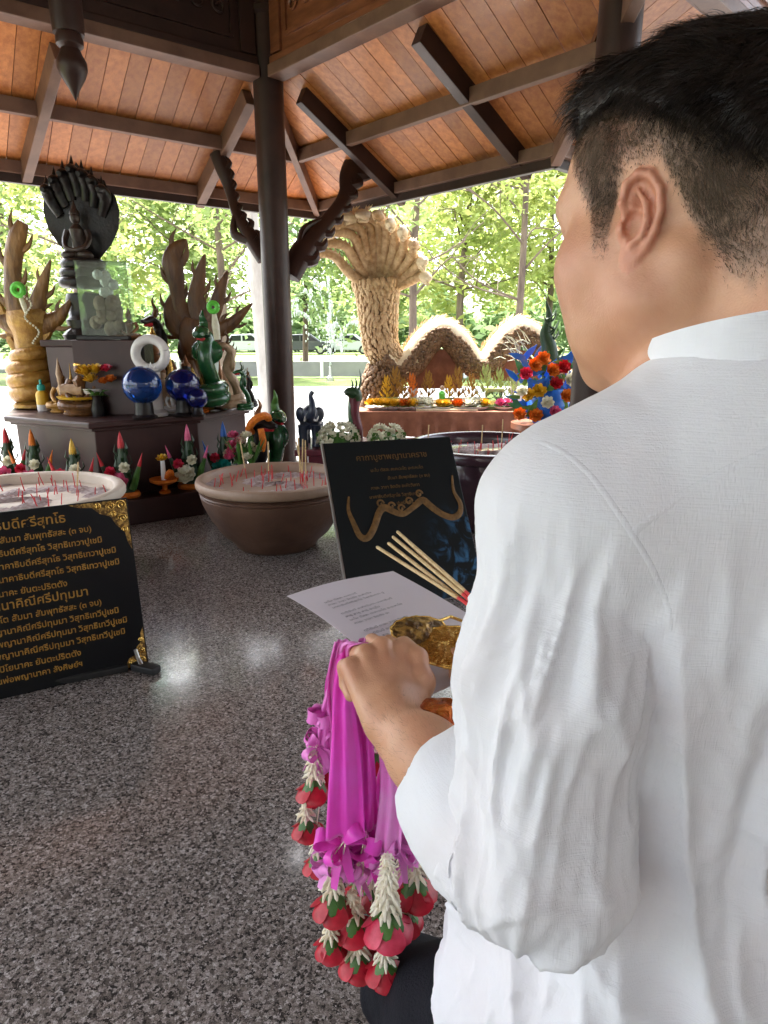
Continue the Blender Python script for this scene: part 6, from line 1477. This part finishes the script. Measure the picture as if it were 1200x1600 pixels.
w1 = weave(60, 60, 900); w2 = weave(900, 900, 60); ad = N.new('ShaderNodeMath'); ad.operation = 'ADD'; L.new(w1.outputs['Fac'], ad.inputs[0]); L.new(w2.outputs['Fac'], ad.inputs[1])
bp = N.new('ShaderNodeBump'); bp.inputs['Strength'].default_value = .4; bp.inputs['Distance'].default_value = .0012; L.new(ad.outputs[0], bp.inputs['Height'])
n5 = N.new('ShaderNodeTexNoise'); n5.noise_type = 'RIDGED_MULTIFRACTAL'; n5.inputs['Scale'].default_value = 22; n5.inputs['Detail'].default_value = 4; n5.inputs['Distortion'].default_value = .6; L.new(tc.outputs['Object'], n5.inputs['Vector'])
bp2 = N.new('ShaderNodeBump'); bp2.inputs['Strength'].default_value = .5; bp2.inputs['Distance'].default_value = .004; L.new(n5.outputs['Fac'], bp2.inputs['Height']); L.new(bp2.outputs[0], bp.inputs['Normal']); L.new(bp.outputs[0], b.inputs['Normal'])
trn = N.new('ShaderNodeBsdfTranslucent'); L.new(col, trn.inputs[0]); ms = N.new('ShaderNodeMixShader'); ms.inputs[0].default_value = .12; L.new(b.outputs[0], ms.inputs[1]); L.new(trn.outputs[0], ms.inputs[2]); L.new(ms.outputs[0], N['Material Output'].inputs[0])

def arm_coord(p, S_, E_):
    ax = E_ - S_; Ln = np.linalg.norm(ax); ax = ax / Ln; t = (p - S_) @ ax / Ln; rad = p - S_ - (t * Ln)[:, None] * ax; return t, rad, ax
FW = EL + (WR - EL) * .50                                         # where the rolled cuff ends on the forearm
FWR = ELR + (WRR - ELR) * .50
def sleeve(p, S_, E_, Fw):
    d = chain(p, [S_ + arr((0, 0, -.012)), S_ * .55 + E_ * .45, E_ + arr((0, .0, .012))], [.060, .068, .066], .03)
    d = smin(d, chain(p, [E_ + arr((0, 0, .012)), E_ * .5 + Fw * .5 + arr((0, 0, -.004)), Fw], [.064, .060, .052], .02), .03)
    return d
def ridged(p, seed, pw): return (1 - np.abs(vnoise(p, seed))) ** pw
def wrinkle_arm(p, S_, E_, seed):
    t, rad, ax = arm_coord(p, S_, E_); a, b_, _ = frame_from(ax, (0, 1, 0)); th = np.arctan2(rad @ arr(b_), rad @ arr(a)); c_, s_ = np.cos(th), np.sin(th)
    q = np.stack([c_ * 2.4 + t * 1.2, s_ * 2.4 + t * .7, t * 1.5], 1); w_ = vnoise(q, seed)
    long1 = ridged(q * 1.5 + 3.1 + w_[:, None] * .4, seed + 1, 2.5); long2 = ridged(np.stack([c_ * 5 + t * 2.2, s_ * 5 - t * 1.4, t * 3.2], 1) + w_[:, None] * .5, seed + 2, 3)
    mid = ridged(p * arr((24, 24, 13)) + w_[:, None] * .8, seed + 7, 5); fine = ridged(p * arr((52, 52, 30)) + mid[:, None] * .8, seed + 8, 5)
    el_ = np.exp(-((t - .95) / .22) ** 2); horiz = ridged(np.stack([c_ * 2, s_ * 2, t * 8 + s_ * .8], 1), seed + 5, 3); am = np.clip(t * 3.0 + .25, .25, 1)
    return am * (.0090 * (long1 - .4) + .0042 * (long2 - .35) * (1 - .5 * el_) + .006 * w_ + .0030 * (mid - .3) + .0016 * (fine - .3)) + el_ * .005 * (horiz - .35)
def wrinkle_torso(p, seed=40):
    q = p - NB; u = q @ TX; v = q @ TY; w_ = q @ TZ; hz = np.clip(-w_ / .6, 0, 1.2)
    a = vnoise(np.stack([u * 14 + w_ * 2.0, v * 9, w_ * 2.6], 1), seed); r = ridged(np.stack([u * 20 + w_ * 3, v * 14, w_ * 3.2], 1) + a[:, None] * .5, seed + 1, 2.5); diag = ridged(np.stack([u * 12 + w_ * 9, v * 9, w_ * 9 - u * 8], 1), seed + 3, 3)
    pl = (np.exp(-((u - .030) / .010) ** 2) * .007 - np.exp(-((u - .046) / .006) ** 2) * .007 + np.exp(-((u + .055) / .010) ** 2) * .004 - np.exp(-((u + .042) / .006) ** 2) * .004) * np.clip((hz - .20) / .1, 0, 1) * np.clip(1.3 - hz * 1.2, 0, 1) * (v < 0)
    mid = ridged(p * arr((26, 26, 15)) + a[:, None], seed + 7, 5); fine = ridged(p * arr((52, 52, 34)) + mid[:, None], seed + 8, 5); amp = np.clip((hz - .10) / .2, .10, 1)
    return amp * (.014 * (r - .4) + .009 * a + .014 * (diag - .35) * np.clip((hz - .45) / .3, 0, 1) + .0030 * (mid - .3) + .0016 * (fine - .3)) + pl
def shirt_parts(p):
    tor = torso_core(p, .020); q = p - NB; w_ = q @ TZ
    flare = np.clip((-w_ - .38) / .25, 0, 1) * .02; tor = tor - flare
    for s_ in (SJ, SJR): tor = smin(tor, cap(p, NB + arr((0, 0, -.030)), s_, .060, .058), .055)
    tor = smin(tor, cap(p, NB + TY * -.010 + arr((0, 0, -.03)), NB + arr((0, 0, -.10)), .078, .085), .05)
    return tor
def shirt_sdf(p):
    tor = shirt_parts(p)
    sl = sleeve(p, SJ, EL, FW); sr = sleeve(p, SJR, ELR, FWR)
    t, _, _ = arm_coord(p, SJ, EL); kk = .003 + .045 * np.clip(1 - t * 3.4, 0, 1)
    d = smin(tor, sl, kk); t2, _, _ = arm_coord(p, SJR, ELR); d = smin(d, sr, .003 + .045 * np.clip(1 - t2 * 3.4, 0, 1))
    # open neck and cuffs: carve the neck and forearm holes
    hq_ = to_head(p); d = smax(d, -(cap(p, from_head((0, -.050, -.0)), from_head((0, -.058, -.135)), .066, .070)), .004)
    fa = cap(p, FW - (WR - EL) * .02, WR, .043, .050); d = smax(d, -fa, .004); fb = cap(p, FWR - (WRR - ELR) * .02, WRR, .043, .05); d = smax(d, -fb, .004)
    # uneven hem
    th = np.arctan2(p[:, 1] - HIP[1], p[:, 0] - HIP[0]); hem = .235 + .02 * np.sin(th * 2 + 1) + .006 * np.sin(th * 11)
    return smax(d, hem - p[:, 2], .006)
lo = np.minimum(EL, HIP) - .27; hi = np.maximum(SJR, FWR) + .18; lo[2] = .2; hi[2] = NB[2] + .09
SV, SF = nets(shirt_sdf, lo, hi, .0031)
def vnormals(V, Fc):
    n = np.cross(V[Fc[:, 2]] - V[Fc[:, 0]], V[Fc[:, 3]] - V[Fc[:, 1]]); N_ = np.zeros_like(V)
    for k in range(4): np.add.at(N_, Fc[:, k], n)
    return N_ / (np.linalg.norm(N_, axis=1)[:, None] + 1e-12)
dsl, dsr, dto = sleeve(SV, SJ, EL, FW), sleeve(SV, SJR, ELR, FWR), shirt_parts(SV)
wl_, wr_, wt_ = [np.exp(-np.clip(x - np.minimum(np.minimum(dsl, dsr), dto), 0, 1) / .012) for x in (dsl, dsr, dto)]; ws = wl_ + wr_ + wt_
disp = (wl_ * wrinkle_arm(SV, SJ, EL, 11) + wr_ * wrinkle_arm(SV, SJR, ELR, 23) + wt_ * wrinkle_torso(SV)) / ws
fh = np.linalg.norm(SV - FW, axis=1); SN = vnormals(SV, SF)
SV = SV + SN * (disp * np.clip((fh - .045) / .03, .15, 1))[:, None]
def relax(V, Fc, it, lam=.5):
    for _ in range(it):
        acc = np.zeros_like(V); cn = np.zeros(len(V))
        for k in range(4):
            for j in ((k + 1) % 4, (k + 3) % 4): np.add.at(acc, Fc[:, k], V[Fc[:, j]]); np.add.at(cn, Fc[:, k], 1)
        V = V + lam * (acc / np.maximum(cn, 1)[:, None] - V) * (cn > 0)[:, None]
    return V
SV = relax(SV, SF, 1, .45)
shirt = finish('shirt', np_mesh('shirt', SV - base, SF), 'linen', pers, True, None, WL[pers.name], 0)
bvh = BVHTree.FromPolygons([tuple(v) for v in SV], [tuple(int(i) for i in f) for f in SF])
def on_shirt(px, py, lift=.001):
    d = ray(px, py).normalized(); h, n, i, ds = bvh.ray_cast(EYE, d)
    return None if h is None else (h + n * lift, n)
def seam(name, pix, wd, lift=.00010, n=8):
    pts = smooth_path([Vector((x, y, 0)) for x, y in pix], n); A = []
    for p in pts:
        r = on_shirt(p.x, p.y, lift)
        if r: A.append(r)
    g_ = []
    for i, (p, n_) in enumerate(A):
        t_ = A[min(i + 1, len(A) - 1)][0] - A[max(i - 1, 0)][0]; s_ = t_.cross(n_).normalized() if t_.length > 1e-9 else Vector((1, 0, 0)); g_.append([p - s_ * wd * .5 - n_ * lift * 2, p - s_ * wd * .38 + n_ * .00005, p + s_ * wd * .38 + n_ * .00005, p + s_ * wd * .5 - n_ * lift * 2])
    if len(g_) > 2: MB().sheet(g_).build(name, 'linen', shirt)
seam('armhole_seam', [(845, 690), (880, 706), (920, 740), (955, 785), (990, 838), (1020, 890), (1042, 945), (1047, 985)], .0045)
seam('yoke_seam', [(990, 832), (1030, 800), (1080, 765), (1140, 732), (1215, 698)], .0055)
# stand collar
cn0 = from_head((0, -.053, -.078)); cax = (from_head((0, -.058, -.135)) - from_head((0, -.050, 0))); cax = Vector(cax).normalized() * -1
x_, y_, _ = frame_from(cax, (0, 1, 0)); g_ = []
for k in range(49):
    a = 6.283 * k / 48; g_.append([Vector(cn0) + cax * (-.034 + .034 * j / 4 - .004 + .005 * math.cos(a)) + (x_ * (math.cos(a) * 1.16 + .07) + y_ * math.sin(a) * 1.08) * (.0755 - .0035 * j / 4 + .001 * math.sin(a * 5)) for j in range(5)])
MB().sheet(g_, .0028).build('collar', 'linen', shirt)
# rolled cuff of the near sleeve
def cuff(E_, W, Fw, name='rolled_cuff'):
    ax = Vector(W - E_).normalized(); a, b_, _ = frame_from(ax, (0, 0, 1)); g_ = []
    for k in range(41):
        th = 6.283 * k / 40; row = []
        for j, (s_, r_) in enumerate(((-.082, .062), (-.084, .0695), (-.06, .071), (-.03, .069), (.0, .063), (.014, .057), (.018, .052), (.010, .048), (-.01, .046))):
            wob = .003 * math.sin(th * 3 + j * .4) + .002 * math.sin(th * 7 + j); row.append(Vector(Fw) + ax * (s_ + .006 * math.sin(th * 2 + .6)) + (a * math.cos(th) + b_ * math.sin(th)) * (r_ + wob))
        g_.append(row)
    MB().sheet(g_, .0022).build(name, 'linen', shirt)
cuff(EL, WR, FW); cuff(ELR, WRR, FWR)
# ---- trousers: folded legs, sitting on the heels
pm('trouser', (.007, .0075, .011), (.012, .0125, .018), scale=14, rough=.8, bump=.3, bscale=300, spec=.2)
def legs_sdf(p):
    d = ellip(p, HIP + arr((0, .02, -.06)), (.185, .15, .14))
    for s_ in (-1, 1):
        h_ = HIP + TX * (s_ * .10) + arr((0, .03, -.09)); kn = arr((.035, .735, .105)) if s_ < 0 else HIP + TX * .20 + TY * .40 + arr((0, 0, -.20)); kn[2] = .085 if s_ > 0 else .095
        ank = HIP + TX * (s_ * .10) + TY * -.12; ank[2] = .055
        d = smin(d, chain(p, [h_, h_ * .5 + kn * .5 + arr((0, 0, .01)), kn], [.105, .090, .068], .03), .03); d = smin(d, chain(p, [kn + arr((0, 0, -.02)), kn * .4 + ank * .6, ank], [.062, .058, .045], .03), .02)
    q = np.stack([p[:, 0] * 20 + p[:, 2] * 9, p[:, 1] * 9, p[:, 2] * 16], 1); return np.maximum(d - .007 * ((1 - np.abs(vnoise(q, 51))) ** 3 - .3) - .004 * vnoise(q * .6, 52), -p[:, 2] + .002)
LV, LF = nets(legs_sdf, arr((-.12, .12, -.03)), arr((.68, .98, .42)), .006)
finish('trousers', np_mesh('trousers', LV - base, LF), 'trouser', pers, True, None, WL[pers.name], 0)
# feet under him
for s_ in (-1, 1):
    a0 = Vector(HIP + TX * (s_ * .10) + TY * -.12); a0.z = .05; e0 = a0 + Vector(TY) * -.16; e0.z = .022; m = MB(); m.tube(smooth_path([a0, (a0 + e0) / 2 + Vector((0, 0, .004)), e0], 4), [.036, .034, .026], 10, sx=1.15, sy=.8); m.build('sock', 'trouser', pers)

# fine hair on the bare forearm
q_ = np.where((np.linalg.norm(BV - (WR * .55 + FW * .45), axis=1) < .075) & (hands_sdf(BV) < .002))[0]
if len(q_) > 50:
    pk = q_[rs_.randint(0, len(q_), 900)]; P_ = BV[pk]; e = 1e-3
    g3 = np.stack([hands_sdf(P_ + arr(v)) - hands_sdf(P_ - arr(v)) for v in ((e, 0, 0), (0, e, 0), (0, 0, e))], 1); g3 /= np.linalg.norm(g3, axis=1)[:, None] + 1e-9
    dr = (WR - EL) / np.linalg.norm(WR - EL); d1 = dr[None] * .8 + g3 * .5 + rs_.normal(size=g3.shape) * .35; d1 /= np.linalg.norm(d1, axis=1)[:, None]; L_ = rs_.uniform(.004, .009, (len(P_), 1)); w3 = np.cross(d1, g3) * .00010
    A_3 = np.stack([P_ - w3, P_ + w3, P_ + d1 * L_ + w3 * .2, P_ + d1 * L_ - w3 * .2], 1).reshape(-1, 3)
    finish('arm_hair', np_mesh('arm_hair', A_3 - base, np.arange(len(P_) * 4).reshape(-1, 4)), 'hair_short', pers, False, None, WL[pers.name], 0)['kind'] = 'stuff'
# ================================================================ what he holds
# ---- paper sheet
ZP = .612
c1_, c2_, c4_ = atz(448, 932, ZP), atz(614, 888, ZP + .004), atz(724, 1094, ZP - .012)
ea = (c2_ - c1_).normalized(); eb = (c4_ - c1_); eb = (eb - ea * eb.dot(ea)).normalized()
PW, PH = (c2_ - c1_).length, .33; g_ = []
def PP(u, v, lift=0): 
    p = c1_ + ea * (u * PW) + eb * (v * PH); p.z += .012 * math.sin(v * 3.0 + .4) * (1 - u * .6) - .010 * u * v + .004 * math.sin(u * 4) - .004 + lift; return p
for i in range(25): g_.append([PP(i / 24, j / 24) for j in range(25)])
t = thing('paper_sheet', 'white printed prayer sheet held over the pink garlands', 'paper', PP(.5, .5)); MB().sheet(g_, .0004).build('sheet', 'paper', t)
txt = ['นะโม ตัสสะ ภะคะวะโต อะระหะโต สัมมา', 'กายะ วาจา จิตตัง อะหังวันทา', 'นาคาธิบดีศรีสุทโธ วิสุทธิเทวา ปูเชมิ', 'ทุติยัมปิ กายะ วาจา จิตตัง', 'ตะติยัมปิ อะหังวันทา นาคาธิบดี', 'สาธุ สาธุ สาธุ อะนุโมทามิ']
for k in range(15):
    v = .22 + k * .036; 
    if k in (3, 8): continue
    p = PP(.13, v, .0012); q = PP(.75, v, .0012); d = (q - p).normalized()
    # lines of print follow the sheet: text runs along the short edge
    text_part(txt[k % 6][: 18 + (k * 7) % 16], .0075, p, (PP(.16, v) - PP(.10, v)), -(PP(.13, v + .02) - PP(.13, v)), 'ink', t, 'printed_line', lift=.0008, thick=.00005)
# ---- incense in the hidden hand
for i, (p0, p1, lb) in enumerate((((738, 948, .74), (588, 854, 1.0), 'lit incense stick held lowest above the paper'), ((742, 944, .74), (613, 838, 1.0), 'lit incense stick in the middle of the held bunch'), ((746, 941, .74), (620, 830, 1.01), 'lit incense stick held highest against the dark sign'), ((745, 949, .735), (629, 838, 1.0), 'lit incense stick held behind the topmost one'), ((740, 952, .74), (606, 848, .99), 'lit incense stick between the lowest and the middle one'))):
    a, e = pd(*p0), pd(*p1); t = thing('held_incense', lb, 'incense stick', a, 0, 'incense sticks held by the man'); d = (e - a); k1, k2 = a + d * .13, a + d * .985
    MB().tube([a - d * .12, k1], .0022, 7).build('red_handle', 'incense_red', t); MB().tube([k1 - d * .02, k1 + d * .02, a + d * .5, k2], [.0022, .0026, .0026, .0025], 8).build('incense_coating', 'incense_tan', t); MB().tube([k2, e], [.0024, .0010], 7).build('ash_tip', 'char', t)
# ---- gold ornament on the paper
gc = pd(690, 1018, .745); t = thing('gold_ornament', 'gold filigree leaf ornaments lying on the white paper', 'ornament', gc)
ux = (PP(.6, .6) - PP(.4, .6)).normalized(); vx = (PP(.6, .7) - PP(.6, .5)).normalized(); nzp = ux.cross(vx); nzp = nzp if nzp.z > 0 else -nzp
gc = atz(690, 1020, ZP + .012)
def heart(c, r, ang, tilt, name, mat):
    ca, sa = math.cos(ang), math.sin(ang); e1 = ux * ca + vx * sa; e2 = -ux * sa + vx * ca; e2 = (e2 * math.cos(tilt) + nzp * math.sin(tilt)); n_ = e1.cross(e2).normalized(); n_ = n_ if n_.z > 0 else -n_
    ol = []
    for k in range(40):
        a = 6.283 * k / 40; rr = r * (1 + .10 * math.cos(a * 2) + .16 * math.cos(a)) * (1 + .03 * math.cos(a * 13)); ol.append((math.cos(a) * rr * 1.15, math.sin(a) * rr * .8))
    g2 = [[c + e1 * (x * s_) + e2 * (y * s_) + n_ * (.006 * (1 - s_ * s_)) for x, y in ol + ol[:1]] for s_ in (.02, .3, .55, .8, 1.0)]
    o = MB().sheet(g2, .0008).build(name, mat, t); m = MB(); m.tube([c + e1 * x + e2 * y for x, y in ol + ol[:1]], .0014, 6); m.build('wire_rim', 'gold', o)
heart(gc + ux * -.018 + vx * -.032 + nzp * .018, .030, R(20), -.45, 'leaf_plate', 'gold_filigree')
heart(gc + ux * .012 + vx * .004 + nzp * .014, .033, R(40), -.5, 'leaf_plate', 'gold')
heart(gc + ux * .030 + vx * .028 + nzp * .020, .028, R(60), -.6, 'leaf_plate', 'gold')
heart(gc + ux * -.014 + vx * .000 + nzp * .008, .027, R(75), -.25, 'leaf_plate', 'gold')
m = MB(); o = gc + nzp * .022
m.tube([o + ux * .015 + vx * -.035, o + ux * .045 + vx * -.040, o + ux * .065 + vx * .010, o + ux * .035 + vx * .018], .0022, 6); m.build('wire_frame', 'gold', t)
m = MB(); m.tube(smooth_path([gc + ux * -.04 + vx * .01 + nzp * .004, gc + ux * -.01 + vx * .045 + nzp * .003, gc + ux * .03 + vx * .06 + nzp * .004, gc + ux * .06 + vx * .075 + nzp * .004], 6), .0018, 6); m.build('chain', 'gold', t)
# ---- orange foil parcel under the paper
fc = pd(688, 1122, .68); t = thing('foil_parcel', 'shiny orange gold foil parcel held below the paper', 'parcel', fc); q = random.Random(2); g_ = []
for i in range(13):
    row = []
    for j in range(11):
        u, v = i / 12 - .5, j / 10 - .5; row.append(fc + Vector((u * .075, v * .10, .016 * math.cos(u * 3) * math.cos(v * 3) + q.uniform(-.003, .003) - .014)))
    g_.append(row)
MB().sheet(g_, .012).build('foil', 'foil_orange', t)
# ---- garlands
gr = random.Random(33)
hand_top = pd(548, 1010, .79)
def ribbon(path, w0, w1, name, mat, parent, twist=0.0, phase=0.0, n=10):
    pts = smooth_path(path, n); g_ = []; N_ = len(pts)
    for i, p in enumerate(pts):
        u = i / (N_ - 1); w_ = w0 + (w1 - w0) * u; a = phase + twist * u; s_ = Vector((math.cos(a), -math.sin(a), 0)); nn = Vector((math.sin(a), math.cos(a), 0))
        g_.append([p + s_ * (w_ * k) + nn * (w_ * .18 * math.cos(k * 3.1 + u * 5) + min(w_, .03) * .16 * math.sin(k * 13 + u * 3 + phase * 9)) for k in (-.5, -.4, -.3, -.2, -.1, 0, .1, .2, .3, .4, .5)])
    return MB().sheet(g_, .0006).build(name, mat, parent, autosm=0)
def rose(c, r, parent, mat='rose'):
    """a half open bud hanging head down: overlapping cupped petals with rolled, uneven lips"""
    m = MB()
    for n, rr, ln, op, tw in ((3, .40, 1.85, .10, .2), (4, .58, 1.72, .30, .9), (5, .78, 1.5, .6, .3), (5, .95, 1.15, 1.1, 1.0)):
        for k in range(n):
            a0 = 6.283 * k / n + tw + gr.uniform(-.12, .12); g2 = []; wdt = 3.5 / n + .25; l_ = ln * gr.uniform(.88, 1.08); o_ = op * gr.uniform(.7, 1.3)
            for i in range(7):
                v = i / 6; rad = r * rr * (math.sin(math.pi * (.08 + .55 * v)) + o_ * max(0, v - .55) * .9); z = r * (.85 - l_ * v)
                row = []
                for da in (-1, -.6, -.2, .2, .6, 1):
                    lip = .10 * r * (da * da) * v * v * 2; row.append(c + Vector((math.cos(a0 + da * wdt * (1 - .25 * v ** 3)) * (rad - lip * .4 + .13 * r * da * (.3 + .7 * v) * rr + .03 * r * math.sin(da * 5 + k)), math.sin(a0 + da * wdt * (1 - .25 * v ** 3)) * (rad - lip * .4 + .13 * r * da * (.3 + .7 * v) * rr + .03 * r * math.cos(da * 4 + k)), z + lip * 1.4)))
                g2.append(row)
            m.sheet(g2, .0007)
    return m.build('rose', mat, parent, autosm=70)
def jasmine(c, r, L, parent, n=7):
    m = MB()
    for i in range(n):
        z = L * i / n; k = 9; rr = r * (.45 + .55 * (i / (n - 1))) if n > 1 else r
        for j in range(k):
            a = 6.283 * (j + .5 * (i % 2)) / k + gr.uniform(-.15, .15); d = Vector((math.cos(a), math.sin(a), 0)); p = c + Vector((0, 0, -z)) + d * rr * .45
            m.tube([p, p + d * rr * .5 + Vector((0, 0, -rr * .25)), p + d * rr * gr.uniform(.6, 1.0) + Vector((0, 0, -rr * gr.uniform(.4, 1.0)))], [rr * .13, rr * .21, rr * .07], 6)
    m.lathe([(r * .35, 0), (r * .6, -L * .9), (r * .3, -L)], c, 8)
    return m.build('jasmine_strand', 'jasmine', parent)
def sepals(c, r, parent):
    m = MB()
    for k in range(5):
        a = 6.283 * k / 5 + gr.uniform(0, 1); d = Vector((math.cos(a), math.sin(a), 0)); s_ = Vector((-d.y, d.x, 0)); g2 = []
        for u, w_ in ((0, .25), (.4, .34), (.8, .2), (1.1, .03)): p = c + d * (r * (.25 + .75 * min(u, .75))) + Vector((0, 0, r * (.55 - 1.0 * u))); g2.append([p - s_ * r * w_, p + d * r * .06, p + s_ * r * w_])
        m.sheet(g2, .0006)
    m.lathe([(r * .12, r * .75), (r * .35, r * .55), (r * .5, r * .25), (.0006, r * .2)], c, 10); return m.build('sepals', 'leaf_mid', parent)
def bow(c, r, parent, mat):
    m = MB()
    for k in range(9):
        a = gr.uniform(0, 6.28); el = gr.uniform(-.7, .9); d = Vector((math.cos(a) * math.cos(el), math.sin(a) * math.cos(el), math.sin(el))); s_ = d.cross(Vector((gr.uniform(-1, 1), gr.uniform(-1, 1), gr.uniform(-1, 1)))).normalized(); L_ = r * gr.uniform(.8, 1.3); w_ = r * .34; nn = d.cross(s_); g2 = []
        for u in np.linspace(0, 1, 11): p = c + d * (L_ * math.sin(u * math.pi) * .9) + nn * (L_ * .28 * math.sin(u * 2 * math.pi)); g2.append([p + s_ * w_ * k * (.35 + .65 * math.sin(u * math.pi)) + nn * w_ * .25 * k * k for k in (-1, -.5, 0, .5, 1)])
        m.sheet(g2, .0005)
    for k in range(4):
        a = gr.uniform(0, 6.28); e = c + Vector((math.cos(a) * r * 1.1, math.sin(a) * r * .7, -r * gr.uniform(.9, 1.8))); s_ = Vector((math.sin(a), -math.cos(a), .2)) * r * .22; m.sheet([[c - s_, c + s_], [(c + e) / 2 - s_ + Vector((0, 0, r * .2)), (c + e) / 2 + s_ + Vector((0, 0, r * .2))], [e - s_ * .9, e + s_ * .2]], .0005)
    return m.build('bow', mat, parent, autosm=80)
def tassel(px, py, D, r, parent, jl=.045, mat='rose'):
    c = pd(px, py, D); rose(c, r, parent, mat); sepals(c + Vector((0, 0, r * .55)), r, parent); jasmine(c + Vector((0, 0, r * 1.0 + jl)), r * .62, jl, parent, max(3, int(jl / .009)))
    return c + Vector((0, 0, r + jl))
G = [dict(lb='garland hanging nearest the prayer board with two high roses', top=(538, 1012, .80), path=[(524, 1060, .83), (508, 1130, .86), (505, 1210, .87)], bowp=[(512, 1112, .862, .026), (500, 1165, .865, .024)], ts=[(492, 1238, .88, .0195, .055, 'rose'), (479, 1298, .885, .017, .03, 'rose'), (512, 1212, .90, .017, .045, 'rose'), (497, 1352, .905, .016, .05, 'rose')], w=(.012, .020), mat='satin_light'),
     dict(lb='garland with the widest magenta ribbon and pale jasmine at its foot', top=(545, 1008, .79), path=[(535, 1080, .80), (540, 1180, .82), (541, 1310, .84)], bowp=[(534, 1318, .85, .034), (520, 1345, .86, .028)], ts=[(521, 1418, .87, .0225, .058, 'rose'), (517, 1482, .875, .018, .024, 'rose')], w=(.022, .048), mat='satin'),
     dict(lb='garland whose roses hang between the pale jasmine strands', top=(552, 1006, .785), path=[(560, 1090, .82), (568, 1190, .84), (572, 1300, .86)], bowp=[(575, 1322, .87, .030), (556, 1362, .875, .022)], ts=[(551, 1452, .885, .0225, .040, 'rose'), (559, 1508, .885, .0215, .022, 'rose'), (583, 1475, .91, .018, .03, 'rose'), (583, 1405, .91, .018, .045, 'rose')], w=(.018, .034), mat='satin'),
     dict(lb='garland with the longest jasmine strand and a pink rose', top=(600, 1075, .79), path=[(604, 1160, .83), (612, 1240, .845), (606, 1330, .85)], bowp=[(600, 1338, .865, .022), (626, 1322, .87, .026)], ts=[(605, 1452, .85, .0265, .088, 'rose_pink'), (601, 1520, .855, .0205, .022, 'rose')], w=(.022, .034), mat='satin_light'),
     dict(lb='garland hanging nearest the white cuff', top=(640, 1090, .80), path=[(634, 1150, .86), (634, 1230, .88), (640, 1330, .89)], bowp=[(636, 1260, .895, .022), (648, 1345, .89, .024)], ts=[(649, 1396, .89, .0235, .035, 'rose'), (637, 1442, .905, .018, .03, 'rose'), (627, 1398, .93, .018, .05, 'rose')], w=(.016, .026), mat='satin_light'),
     dict(lb='garland at the back with red roses behind the magenta ribbons', top=(575, 1050, .83), path=[(578, 1120, .90), (582, 1180, .92), (585, 1260, .93)], bowp=[(570, 1290, .93, .022)], ts=[(586, 1190, .93, .019, .03, 'rose'), (588, 1235, .935, .019, .026, 'rose'), (560, 1395, .95, .018, .05, 'rose'), (640, 1300, .94, .016, .05, 'jasmine'), (560, 1245, .95, .018, .04, 'rose')], w=(.010, .016), mat='satin')]
for gi, g in enumerate(G):
    tp = pd(*g['top']); t = thing('flower_garland', g['lb'], 'garland', tp, 0, 'garlands hanging from the hand of the man')
    pth = [tp] + [pd(*p) for p in g['path']]
    ribbon(pth, g['w'][0], g['w'][1], 'ribbon', g['mat'], t, gr.uniform(-.3, .3), gr.uniform(-.3, .3))
    p2 = [p + Vector((gr.uniform(-.014, .014), .012, 0)) for p in pth]; ribbon(p2, g['w'][0] * .8, g['w'][1] * .6, 'ribbon', 'satin' if g['mat'] != 'satin' else 'satin_light', t, gr.uniform(-.8, .8), gr.uniform(-.6, .6))
    for x, y, D, r in g['bowp']: bow(pd(x, y, D), r, t, g['mat'] if gr.random() < .5 else 'satin_light')
    prev = pth[-1]
    for x, y, D, r, jl, mt in g['ts']:
        e = tassel(x, y, D, r, t, jl, mt); MB().tube([prev, e], .0009, 5).build('thread', 'jasmine', t)
# loops of the ribbons over the fist
t = thing('ribbon_loop', 'pink satin ribbon looped over the fingers of the man', 'ribbon', hand_top, 0)
ribbon([pd(535, 1030, .80), pd(540, 1010, .785), pd(558, 1004, .78), pd(580, 1008, .79), pd(590, 1018, .80)], .016, .012, 'loop', 'satin_light', t)
ribbon([pd(655, 1085, .76), pd(668, 1098, .755), pd(690, 1130, .74), pd(700, 1150, .735)], .02, .014, 'loop', 'satin', t)
